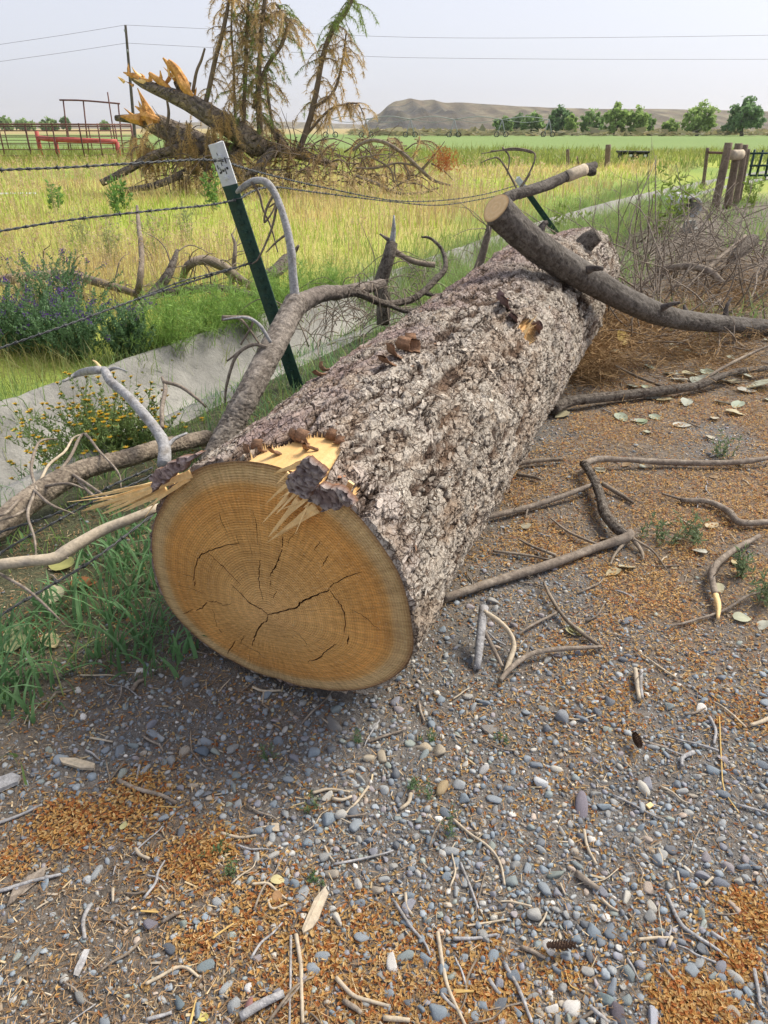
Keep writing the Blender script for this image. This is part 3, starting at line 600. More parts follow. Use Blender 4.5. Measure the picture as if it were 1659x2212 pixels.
bp_ = nd('ShaderNodeBump'); bp_.inputs['Distance'].default_value = .0022; K.new(math_('ADD', math_('MULTIPLY', ringv, .45), math_('MULTIPLY', noise_(110, 4, (1, 1, 3)), 2.2)), bp_.inputs['Height']); K.new(bp_.outputs[0], B_.inputs['Normal'])
V3 = up3(v2)+(-FN)[None]*(.004*(fbm(v2[:, 0]*9, v2[:, 1]*9, s=161)-.5))[:, None]
used, inv = np.unique(tri, return_inverse=True); tri2 = inv.reshape(-1, 3)
nrm_ = np.cross(V3[used][tri2[:, 1]]-V3[used][tri2[:, 0]], V3[used][tri2[:, 2]]-V3[used][tri2[:, 0]])@FN
if nrm_.mean() > 0: tri2 = tri2[:, ::-1]
FACE = LOG.part('sawn_face', V3[used], [tri2], m_face, at={'rn': rn[used], 'ang': ang[used]})
m_slit = MAT('check_wall', c=(.20, .10, .04), rough=.95)
for p in polys:
    n = len(p); top = up3(p); bot = up3(p, -.022); k = np.arange(n); k2_ = (k+1) % n
    V = np.vstack([top, bot, bot.mean(0)[None]]); mid = n//2
    strip = np.array([[n+q, n+q+1, n+(n-2-q), n+(n-1-q)] for q in range(mid-1)])
    LOG.part('check', V[:2*n], [np.stack([k, k+n, k2_+n, k2_], 1), strip], m_slit, par=FACE, smooth=False)
# splinters of torn sapwood
def splinter(P0, P1, w0, w1, th_=.004, par=None, mat_=m_wood, bow=.0):
    P0, P1 = np.array(P0), np.array(P1); d = unit(P1-P0); sd_ = unit(np.cross(d, FN)); n = 7; V = []
    ln = np.linalg.norm(P1-P0)
    for q in range(n):
        t = q/(n-1); c = P0+(P1-P0)*t-FN*bow*math.sin(math.pi*t)*ln; wq = (w0*(1-t)+w1*t)*rng.uniform(.8, 1.15)*(1 if q < n-1 else .25); hq = th_*(1-.6*t)
        V += [c-sd_*wq/2-FN*hq, c+sd_*wq/2-FN*hq*.6, c+sd_*wq/2+FN*hq, c-sd_*wq/2+FN*hq]
    f = [[4*q+k, 4*q+(k+1) % 4, 4*q+4+(k+1) % 4, 4*q+4+k] for q in range(n-1) for k in range(4)]+[[3, 2, 1, 0], [4*n-4, 4*n-3, 4*n-2, 4*n-1]]
    return LOG.part('splinter', V, [np.array(f)], mat_, par=par, smooth=False)
for (x0, y0), (x1, y1), w0, w1, k in [((1030, 285), (888, 343), .016, .002, .02), ((1010, 300), (905, 330), .02, .003, .02), ((1015, 330), (905, 425), .012, .001, .03), ((1000, 350), (858, 472), .014, .002, .04), ((955, 445), (836, 572), .011, .001, .05),
     ((1008, 462), (868, 632), .020, .004, .055), ((1080, 488), (853, 664), .016, .001, .06), ((1090, 505), (890, 640), .018, .002, .05), ((1060, 500), (930, 612), .020, .004, .045), ((1070, 520), (905, 622), .012, .002, .055), ((1250, 380), (1225, 440), .02, .006, -.01)]:
    splinter(onface(*zc(x0, y0), k=k*.3), onface(*zc(x1, y1), k=k), w0, w1, .004)
for x1, y1, x0, y0, w0, w1 in [(5, 452, 420, 368, .014, .003), (8, 512, 400, 385, .018, .008), (30, 500, 430, 372, .02, .004), (100, 524, 395, 405, .014, .006), (130, 536, 400, 415, .012, .002), (168, 500, 440, 360, .018, .004), (60, 470, 410, 375, .014, .004), (200, 515, 410, 420, .01, .002), (120, 500, 460, 352, .02, .006), (270, 520, 420, 420, .006, .001), (300, 540, 380, 430, .006, .001), (250, 430, 480, 348, .02, .006), (330, 405, 510, 340, .022, .008), (50, 490, 380, 395, .012, .003), (150, 415, 400, 372, .008, .001), (-60, 470, 300, 420, .005, .001), (330, 480, 500, 360, .016, .004)]:
    splinter(onface(*zc(x0, y0), k=.008), onface(*zc(x1, y1), k=.05+.03*rng.random()), w0, w1, .003, bow=.02)
for k in range(16):
    x0, y0 = rng.uniform(960, 1100), rng.uniform(300, 500); L_s = rng.uniform(70, 190); an = rng.normal(2.35, .16); splinter(onface(*zc(x0, y0), k=.012), onface(*zc(x0+math.cos(an)*L_s, y0+math.sin(an)*L_s), k=rng.uniform(.03, .06)), rng.uniform(.004, .011), .001, .0025)
# torn pieces of bark
def slab(name, poly, kfun, thick, mat_, colr, seed, rag=.006, k0=.06):
    pts = [Vector(f2(onface(*q, k=k0))) for q in poly]; pp = np.array([tuple(q) for q in pts]); lo, hi = pp.min(0), pp.max(0)
    g = [(x, y) for x in np.arange(lo[0], hi[0], .006) for y in np.arange(lo[1], hi[1], .006)]; g = np.array(g); g = g[inpoly(g[:, 0], g[:, 1], [tuple(q) for q in pp])]
    bd = []
    for q in range(len(pp)):
        for t in np.linspace(0, 1, 9)[:-1]: bd.append(pp[q]*(1-t)+pp[(q+1) % len(pp)]*t)
    bd = ccw(np.array(bd)); bd += rag*(np.stack([vn(bd[:, 0]*90, bd[:, 1]*90, s=seed), vn(bd[:, 0]*90, bd[:, 1]*90, s=seed+1)], 1)-.5)*2
    r = delaunay_2d_cdt([Vector(q) for q in bd]+[Vector(q) for q in g], [], [list(range(len(bd)))], 1, 1e-6)
    v = np.array([tuple(q) for q in r[0]]); f = np.array(r[2]); n = len(v); nb = len(bd)
    f1, fz, idn, da, db = worley(v[:, 0]*42, v[:, 1]*70, seed); hh = .012*(idn-.4)+.008*(fbm(v[:, 0]*60, v[:, 1]*60, s=seed)-.5)-.006*(np.clip((fz-f1)*4, 0, 1) < .4)
    kk_ = kfun(v); top = up3(v)-FN[None]*(kk_+thick+hh)[:, None]; bot = up3(v)-FN[None]*kk_[:, None]
    c = lerp(colr[0], colr[1], idn); c = lerp((.10, .06, .05), c, np.clip((fz-f1)*4, 0, 1)); cb = np.tile((.2, .1, .055), (n, 1))
    e = {}
    for tr in f:
        for a_, b_ in ((tr[0], tr[1]), (tr[1], tr[2]), (tr[2], tr[0])): e[(a_, b_)] = e.get((a_, b_), 0)+1
    side = [(a_, b_, b_+n, a_+n) for (a_, b_) in e if (b_, a_) not in e]
    return LOG.part(name, np.vstack([top, bot]), [np.vstack([f, f[:, ::-1]+n]), np.array(side)], mat_, smooth=False, col=np.vstack([c, cb]))
slab('bark_flap', [zc(*q) for q in [(925, 392), (960, 345), (1000, 295), (1045, 280), (1112, 340), (1108, 375), (1065, 410), (1040, 452), (1000, 462), (955, 440)]], lambda v: .045+.10*(v[:, 1]-v[:, 1].min()), .020, m_bark, ((.20, .165, .165), (.33, .29, .28)), 201, k0=.085)
slab('bark_flap', [zc(*q) for q in [(1030, 445), (1075, 410), (1110, 418), (1200, 440), (1262, 478), (1200, 505), (1140, 528), (1095, 534), (1082, 500), (1040, 470)]], lambda v: .035+.02*np.sin(v[:, 0]*20), .022, m_bark, ((.23, .175, .17), (.37, .33, .31)), 211, k0=.06)
slab('bark_flap', [zc(*q) for q in [(355, 335), (400, 300), (470, 265), (560, 240), (500, 300), (430, 360), (395, 390), (360, 405), (372, 360)]], lambda v: .03+.02*np.sin(v[:, 0]*15), .022, m_bark, ((.24, .175, .165), (.36, .29, .28)), 221, k0=.04)
def curl(u, v, ln, wd, turn, head, mat_, colr, lift_=.0):
    ln *= .48; wd *= .7; s_, th_ = hit_log(u, v); nrm_ = math.cos(th_)*E1+math.sin(th_)*E2; P = FC+s_*LD+nrm_*(r_log(s_, th_)-.016+lift_)
    t1 = np.cross(nrm_, LD); d = LD*math.cos(head)+t1*math.sin(head); sdv = np.cross(nrm_, d); n = 12; V = []; p = P.copy(); an_ = .25
    for q in range(n):
        ww = wd*(1-.35*q/n)*rng.uniform(.85, 1.1)
        nn_ = np.cross(d*math.cos(an_)+nrm_*math.sin(an_), sdv)
        for o2, thk in ((-1, 0), (-.3, .004), (.4, .003), (1, 0)): V += [p+sdv*ww*o2/2+nn_*thk+rng.normal(0, .0008, 3)]
        for o2 in (-1, 1): V += [p+sdv*ww*o2/2-nn_*.004]
        p = p+(d*math.cos(an_)+nrm_*math.sin(an_))*ln/n; an_ += turn/n
    f = []
    for q in range(n-1):
        r_ = [0, 1, 2, 3, 5, 4]
        for k in range(6): f.append([6*q+r_[k], 6*q+r_[(k+1) % 6], 6*q+6+r_[(k+1) % 6], 6*q+6+r_[k]])
    V = np.array(V); c = lerp(colr, np.array(colr)*.6, vn(V[:, 0]*150, V[:, 1]*150, V[:, 2]*150, 5))
    LOG.part('bark_curl', V, [np.array(f)], mat_, col=c)
cb1 = (.29, .165, .10)
for q in [(655, 942, .11, .075, 3.6, 3.0), (640, 938, .09, .05, 2.6, 2.6), (718, 936, .09, .05, 3.0, 3.3), (560, 962, .10, .06, 3.4, 3.1), (602, 966, .11, .03, 1.0, 3.0), (665, 955, .14, .022, .9, 3.4), (690, 960, .14, .012, .5, 2.4), (545, 968, .09, .05, 2.2, 2.7), (735, 946, .07, .045, 2.8, 3.6)]:
    curl(*q, m_bark, cb1)
for q in [(875, 755, .15, .10, 3.4, 2.9), (862, 770, .16, .09, 1.5, 2.6), (885, 742, .12, .08, 3.0, 3.5), (890, 760, .12, .09, 2.4, .3), (845, 785, .16, .08, .8, 2.9), (708, 798, .10, .06, 2.6, 2.5), (700, 808, .1, .05, 1, 2.8)]:
    curl(*q, m_bark, cb1, .016)
for q in [(1095, 665, .26, .10, .7, 2.9), (1108, 690, .24, .09, .5, 3.1), (1085, 655, .15, .09, 1.8, 2.5), (1160, 715, .2, .07, .9, 2.9), (1153, 705, .2, .06, 1.0, 3.2)]:
    curl(*q, m_bark, (.24, .16, .15), .02)
for k in range(7):                                          # frayed fibres in the knot wound
    s_, th_ = hit_log(1128+3*k, 700+rng.uniform(-8, 30)); nr = math.cos(th_)*E1+math.sin(th_)*E2; P = FC+s_*LD+nr*(r_log(s_, th_)-.03)
    splinter(P, P+nr*.03+np.array([rng.uniform(-.05, .05), rng.uniform(-.02, .06), rng.uniform(.01, .07)]), .012, .001, .003)
# sawn-off knot stub near the far end
s_, th_ = 4.55, math.radians(62); nr = math.cos(th_)*E1+math.sin(th_)*E2; P = FC+s_*LD+nr*.34
V, f = tube([P-nr*.1, P+nr*.05+E1*.02, P+nr*.13+E1*.06], [.09, .075, .06], 14, rough=.25)
LOG.part('knot_stub', V, f, m_branch2)

# ------------------------------------------------------------------ branches
def dep(P): return P[1]*cp-(P[2]-CH)*sp
def path(pts):                      # (u, v, z) on height z above ground, or (u, v, 'y', Y) at distance Y
    o = []
    for q in pts:
        if len(q) == 4: o.append(py(q[0], q[1], q[3]))
        else:
            P = pz(q[0], q[1], q[2]); P = pz(q[0], q[1], q[2]+float(gh(P[0], P[1]))); o.append(P)
    return np.array(o)
def rad_m(P, rpx): return [r*dep(p)/F0 for p, r in zip(P, rpx)] if len(rpx) == len(P) else np.interp(np.linspace(0, 1, len(P)), np.linspace(0, 1, len(rpx)), rpx)*np.array([dep(p) for p in P])/F0
def rand_twig(P, d, L, r, droop=.3, wig=.25, n=6):
    pts = [np.array(P, float)]; d = unit(d)
    for k in range(n):
        d = unit(d+rng.normal(0, wig, 3)*.6+np.array([0, 0, -droop*.25])); pts.append(pts[-1]+d*L/n)
    pts = np.array(pts); return tube(pts, [r, r*.75, r*.3], 4, seg=int(n*1.5))
class Branch(Thing):
    def __init__(s, label, pts, rpx, mat_, sides=9, rough=.14, cat='branch', name='fallen_branch', group=None, stem='stem', cutmat=None, seg=None, bark=None):
        P = path(pts); s.P = P; s.R = np.array(rad_m(P, rpx)); b = P[np.argmin(P[:, 2])].copy(); b[2] = float(gh(b[0], b[1])); s.mat = mat_
        super().__init__(name, b, label, cat, group)
        s.sm = smooth_path(P, 60); s.rr = np.interp(np.linspace(0, 1, 60), np.linspace(0, 1, len(P)), s.R)
        if bark: V, f, c = bark_tube(P, s.R, seed=int(rng.integers(1e5)), **bark); s.part(stem, V, f, m_bark, col=c)
        else: V, f = tube(P, s.R, sides, rough=rough, seed=int(rng.integers(1e6)), seg=seg); s.part(stem, V, f, mat_)
    def side(s, pts, rpx, mat_=None, name='side_branch', sides=7, rough=.12, bark=None):
        P = path(pts)
        if bark: V, f, c = bark_tube(P, rad_m(P, rpx), seed=int(rng.integers(1e5)), **bark); return s.part(name, V, f, m_bark, col=c)
        V, f = tube(P, rad_m(P, rpx), sides, rough=rough, seed=int(rng.integers(1e6))); return s.part(name, V, f, mat_ or s.mat)
    def twigs(s, n, L, r, t0=.1, t1=1., up=.5, droop=.3, mat_=None, wig=.25):
        for k in range(n):
            i = int(rng.uniform(t0, t1)*58); P = s.sm[i]; T = unit(s.sm[i+1]-s.sm[i]); d = unit(np.cross(T, rng.normal(0, 1, 3))+T*.5+np.array([0, 0, up]))
            V, f = rand_twig(P, d, L*rng.uniform(.5, 1.3), r*rng.uniform(.7, 1.2), droop, wig); V[:, 2] = np.maximum(V[:, 2], gh(V[:, 0], V[:, 1])+.002); s.part('twig', V, f, mat_ or s.mat)
        return s
# the big sawn limb lying across the log
big_b = Branch('thick dark sawn limb lying across the far end of the big log', [(1072, 450, 'y', 3.92), (1130, 508, 'y', 4.03), (1200, 560, 'y', 4.2), (1280, 608, 'y', 4.45), (1370, 657, 'y', 4.8), (1440, 683, 'y', 5.12), (1520, 696, 'y', 5.5), (1600, 703, 'y', 5.85), (1670, 708, 'y', 6.15), (1760, 712, 'y', 6.5)],
     [34, 31.5, 31, 28, 24.5, 22, 19, 17, 16, 13], m_branch, name='sawn_limb', stem='bark', bark=dict(n=72, seg=300, cell=.022, depth=.11, c0=(.07, .06, .052), c1=(.175, .16, .145)))
P = big_b.P; d_ = unit(P[0]-P[1]); r_ = big_b.R[0]*.97; a_ = unit(np.cross(d_, (0, 0, 1))); b_ = np.cross(a_, d_); V = [P[0]+d_*.008]; f = []; nn = 40; pr = []
for k in range(1, 9):
    for q in range(nn): V.append(P[0]+d_*(.008-.003*(k == 8))+(a_*math.cos(q*2*math.pi/nn)+b_*math.sin(q*2*math.pi/nn))*r_*k/8*(1+.03*math.sin(3*q*2*math.pi/nn)))
f3 = np.array([[0, 1+q, 1+(q+1) % nn] for q in range(nn)]); f4 = np.array([[1+(k-1)*nn+q, 1+k*nn+q, 1+k*nn+(q+1) % nn, 1+(k-1)*nn+(q+1) % nn] for k in range(1, 8) for q in range(nn)])
rn_ = np.r_[0, np.repeat(np.arange(1, 9)/8, nn)]; cw = lerp((.66, .44, .22), (.72, .52, .29), .5+.5*np.sin(rn_*70)); cw = np.where((rn_ > .95)[:, None], np.array([.3, .19, .1]), cw)
big_b.part('sawn_end', np.array(V), [f3, f4], m_woodattr, col=cw)
big_b.side([(1088, 432, 'y', 3.95), (1110, 421, 'y', 4.0), (1150, 410, 'y', 4.08), (1185, 398, 'y', 4.18), (1215, 385, 'y', 4.25), (1240, 374, 'y', 4.3), (1266, 366, 'y', 4.35), (1285, 357, 'y', 4.4)], [13, 12, 12, 12, 11, 12, 12, 8], bark=dict(n=36, seg=140, cell=.018, depth=.16, c0=(.07, .06, .052), c1=(.18, .163, .145)))
big_b.side([(1262, 365, 'y', 4.34), (1280, 372, 'y', 4.36), (1283, 366, 'y', 4.38)], [10, 9, 5], sides=8)
big_b.side([(1225, 381, 'y', 4.255), (1245, 373, 'y', 4.29), (1262, 366, 'y', 4.33)], [12.3, 12.6, 12.2], m_pale, 'bare_patch', 12)
big_b.side([(1500, 690, 'y', 5.42), (1535, 692, 'y', 5.55), (1560, 697, 'y', 5.66)], [9, 12, 5], m_wood, 'bare_patch', 9)
big_b.side([(1345, 640, 'y', 4.66), (1358, 646, 'y', 4.70)], [9, 5], m_orangewood, 'knot', 8)
for k, (i, ln) in enumerate([(9, .05), (17, .09), (24, .04), (30, .12), (37, .06), (43, .14), (48, .05)]):
    P0 = big_b.sm[i]; T_ = unit(big_b.sm[i+1]-P0); d = unit(np.cross(T_, rng.normal(0, 1, 3))+np.array([0, -.5, .5])); R_ = big_b.rr[i]
    V, f, c = bark_tube([P0+d*R_*.6, P0+d*(R_+ln*.5), P0+d*(R_+ln)+T_*ln*.4], [R_*.42, R_*.22, R_*.15], n=14, seg=20, cell=.012, depth=.25, c0=(.06, .05, .045), c1=(.17, .15, .135), seed=k+40); big_b.part('twig_stub', V, f, m_bark, col=c)
# bare, curved branch leaning on the fence post
b1 = Branch('grey forked branch rising beside the steel post, its bleached tip hooked', [(440, 1035, 'y', 3.1), (497, 925, 'y', 3.3), (545, 835, 'y', 3.45), (600, 730, 'y', 3.75), (640, 655, 'y', 4.0)], [27, 26, 26, 25, 26], m_branch2, bark=dict(n=48, seg=200, cell=.02, depth=.14, c0=(.11, .09, .075), c1=(.36, .32, .28)))
b1.side([(638, 660, 'y', 4.0), (633, 600, 'y', 4.0), (628, 535, 'y', 4.02), (612, 465, 'y', 4.05), (592, 415, 'y', 4.08), (572, 392, 'y', 4.1), (545, 392, 'y', 4.12), (520, 408, 'y', 4.15), (512, 415, 'y', 4.2)], [11, 9.5, 9, 8, 8, 8, 7, 6, 4], m_silver, sides=9)
b1.side([(640, 660, 'y', 4.0), (690, 636, 'y', 4.2), (740, 630, 'y', 4.45), (790, 622, 'y', 4.7), (825, 612, 'y', 4.9)], [22, 18, 14, 13, 10], bark=dict(n=32, seg=120, cell=.018, depth=.16, c0=(.09, .075, .065), c1=(.28, .24, .21)))
b1.side([(720, 640, 'y', 4.4), (770, 632, 'y', 4.5), (830, 656, 'y', 4.7), (885, 648, 'y', 4.9), (915, 630, 'y', 5.0), (940, 605, 'y', 5.1), (962, 578, 'y', 5.2), (955, 540, 'y', 5.3), (930, 515, 'y', 5.3), (910, 512, 'y', 5.3)], [10, 9, 8, 8, 7, 7, 6, 4, 3, 2], sides=8)
b1.side([(830, 655, 'y', 4.7), (880, 672, 'y', 4.75), (930, 660, 'y', 4.8), (985, 662, 'y', 4.8)], [6, 6, 4, 3], sides=6)
b1.side([(915, 632, 'y', 5.0), (970, 648, 'y', 5.0), (1010, 655, 'y', 4.95)], [5, 4, 2.5], sides=6)
b1.side([(925, 672, 'y', 4.8), (960, 645, 'y', 4.9), (990, 622, 'y', 5.), (1010, 605, 'y', 5.1)], [4, 4, 3, 3], sides=6)
for q in [[(592, 418), (575, 452), (572, 480), (590, 455), (600, 425)], [(543, 393), (560, 420), (568, 452), (585, 490), (600, 545)], [(600, 430), (588, 490), (560, 555), (545, 570)], [(630, 548), (645, 530), (640, 545)], [(628, 500), (600, 520), (575, 545)], [(618, 470), (598, 440), (580, 448)]]:
    b1.side([(u, v, 'y', 4.1+.02*k) for k, (u, v) in enumerate(q)], [3.2, 2.5, 1.5], m_dtwig, 'twig', 5)
for q in [[(555, 880), (570, 800), (520, 745), (545, 690), (480, 685)], [(560, 742), (520, 690), (480, 690)], [(540, 840), (480, 860), (490, 780), (540, 745), (575, 748)]]:
    b1.side([(u, v, 'y', 3.6+.03*k) for k, (u, v) in enumerate(q[-3:])], [2, 3, 4], m_dtwig, 'twig', 6)
b1.side([(575, 750, 'y', 3.6), (545, 745, 'y', 3.6), (510, 770, 'y', 3.6), (490, 830, 'y', 3.6), (486, 870, 'y', 3.6)], [4, 4, 4, 3.5, 2], m_twig, 'twig', 6)
b1.side([(585, 740, 'y', 3.6), (560, 702, 'y', 3.6), (530, 686, 'y', 3.6), (482, 690, 'y', 3.6)], [4, 4, 3, 1.5], m_silver, 'twig', 6)
for k in range(26):
    i = rng.uniform(0, 1); u0, v0 = 690+i*250, 640-20*math.sin(i*3); P0 = py(u0, v0, 4.3+.8*i)
    V, f = rand_twig(P0, (rng.normal(0, .5), rng.normal(0, .5), rng.choice([-.6, .7])), rng.uniform(.15, .42), .0035, 1.1, .35, 8); b1.part('twig', V, f, m_dtwig)
# broken snag behind the log
b2 = Branch('short broken grey snag pointing up behind the log, tip splintered', [(828, 700, 'y', 5.7), (828, 650, 'y', 5.7), (822, 615, 'y', 5.72), (838, 560, 'y', 5.75), (847, 525, 'y', 5.8)], [14, 15, 15, 14, 12], m_branch2, sides=12)
b2.side([(845, 535, 'y', 5.8), (850, 500, 'y', 5.8), (851, 465, 'y', 5.8)], [9, 6, 2], m_silver, sides=6)
b2.side([(848, 540, 'y', 5.8), (880, 560, 'y', 5.8), (915, 570, 'y', 5.8), (940, 572, 'y', 5.8)], [7, 6, 6, 6], m_dtwig, sides=8)
b2.side([(842, 520, 'y', 5.8), (820, 505, 'y', 5.8)], [5, 2], m_dtwig, 'twig', 5)
b2.twigs(16, .45, .004, up=-.1, droop=1.2, mat_=m_dtwig, wig=.4)
b2b = Branch('dark crooked stick standing behind the log below the sawn limb', [(1030, 590, 'y', 6.2), (1045, 540, 'y', 6.2), (1055, 500, 'y', 6.2), (1062, 470, 'y', 6.2)], [10, 8, 7, 6], m_dtwig); b2b.twigs(10, .4, .004, up=.1, droop=.9)
# thick branch over the verge
b3 = Branch('thick scaly branch lying over the grass beside the sawn log face', [(450, 945, .10), (400, 955, .13), (350, 966, .15), (280, 988, .16), (200, 1008, .16), (130, 1040, .15), (60, 1085, .12), (0, 1135, .10), (-90, 1200, .06)], [16, 17, 18, 20, 21, 25, 27, 29, 30], m_branch2, bark=dict(n=56, seg=300, cell=.017, depth=.14, c0=(.12, .095, .075), c1=(.38, .32, .25)))
b3.side([(354, 1005, .22), (355, 960, .26), (335, 925, .30), (300, 882, .36), (270, 850, .40), (240, 825, .44), (226, 800, .47)], [15, 13, 12, 11, 10, 10, 9], m_silver, 'bleached_fork', 10)
b3.side([(228, 800, .46), (205, 800, .46), (175, 805, .44), (135, 825, .42)], [8, 9, 8, 2], m_silver, 'bleached_fork', 8)
b3.side([(228, 802, .46), (250, 795, .48), (275, 802, .5)], [6, 3, 1], m_silver, 'twig', 6); b3.side([(220, 800, .46), (210, 785, .49), (200, 778, .5)], [5, 3, 1], m_wood, 'twig', 5)
b3.side([(355, 975, .25), (375, 950, .28), (405, 935, .3)], [6, 4, 2.5], m_silver, 'twig', 6)
b3.side([(350, 925, .2), (350, 880, .26), (357, 840, .3), (350, 815, .32)], [5, 5, 5, 3], m_twig, 'twig', 7); b3.side([(353, 825, .32), (390, 835, .3), (430, 865, .26), (445, 880, .22)], [4, 4, 3, 2], m_twig, 'twig', 6)
for q in [[(80, 1060), (68, 1020), (72, 985), (85, 955), (110, 948), (125, 950)], [(85, 1045), (105, 1005), (140, 975), (160, 945), (190, 935)], [(110, 1040), (150, 990), (180, 938), (215, 975), (255, 1020), (262, 1055)], [(75, 1065), (60, 1110), (75, 1165), (78, 1220)], [(60, 1100), (30, 1115), (0, 1125)], [(75, 1060), (110, 1090), (160, 1110)], [(150, 1020), (210, 1060), (250, 1085)], [(40, 1080), (10, 1110), (-30, 1120)], [(100, 1050), (150, 1045), (200, 1065)], [(0, 1240), (60, 1275), (110, 1320), (140, 1350)], [(170, 1040), (210, 1075), (268, 1080)]]:
    b3.side([(u, v, .17+.05*math.sin(3.1*k/(len(q)-1))) for k, (u, v) in enumerate(q)], [3.6, 3.4, 2.6, 1.2], m_twig if len(q) != 5 else m_pale, 'twig', 7, .25)
b4 = Branch('pale debarked pole poking out from behind the sawn face', [(-60, 1232, .20), (0, 1220, .22), (60, 1212, .23), (118, 1206, .24), (150, 1186, .26), (220, 1146, .30), (280, 1122, .33), (345, 1095, .36)], [12, 12, 12, 13, 14, 12, 11, 9], m_pale, sides=12, rough=.08, name='bare_pole')
b4.side([(120, 1200, .25), (148, 1206, .24)], [9, 1.5], m_pale, 'twig', 6)
# boughs down in the field beyond the ditch
fb = [('long grey bough arched low over the purple flowered weeds', [(-40, 615, .16), (0, 606, .22), (80, 596, .26), (150, 595, .25), (220, 612, .2), (290, 634, .1), (330, 655, .02)], [11, 11, 11, 10, 9, 7, 5], m_dtwig, 60),
  ('leaning scaly limb rising from the weeds across the ditch', [(270, 715, .05), (300, 672, .1), (335, 632, .2), (362, 595, .35), (375, 565, .45), (383, 540, .52)], [14, 13, 12, 10, 7, 4], m_branch2, 8),
  ('thin upright dead stem standing in the yellow grass', [(295, 655, .0), (303, 600, .25), (306, 545, .42), (300, 490, .6), (296, 445, .75)], [8, 7, 6, 5, 3], m_dtwig, 3),
  ('dark arched bough left of the steel post in the field', [(390, 620, .0), (405, 575, .3), (440, 562, .38), (475, 572, .34), (500, 590, .25), (530, 612, .1), (560, 625, .0)], [7, 9, 10, 11, 11, 10, 7], m_dtwig, 34),
  ('short log piece with a pale broken end behind the steel post', [(575, 598, .12), (598, 585, .17), (622, 562, .22)], [13, 14, 15], m_branch2, 2),
  ('crooked forked stick standing up left of the steel post', [(500, 620, .0), (505, 570, .28), (508, 530, .45), (500, 505, .55)], [4, 5, 4, 2], m_dtwig, 5),
  ('grey bough half sunk in the grass under the arched one', [(-20, 680, .05), (20, 666, .1), (60, 655, .1), (130, 640, .06), (190, 640, .02)], [9, 9, 8, 6, 3], m_dtwig, 55),
  ('knobby bough lying in the light green weeds', [(330, 640, .05), (400, 628, .12), (470, 622, .14), (540, 636, .08), (600, 660, .0)], [6, 8, 8, 7, 4], m_branch2, 34)]
for lab, pts, rp, mm, nt_ in fb: Branch(lab, pts, rp, mm, group="boughs fallen in the field")\
        .twigs(nt_, .38, .006, up=.35, mat_=m_dtwig, droop=.7, wig=.35)
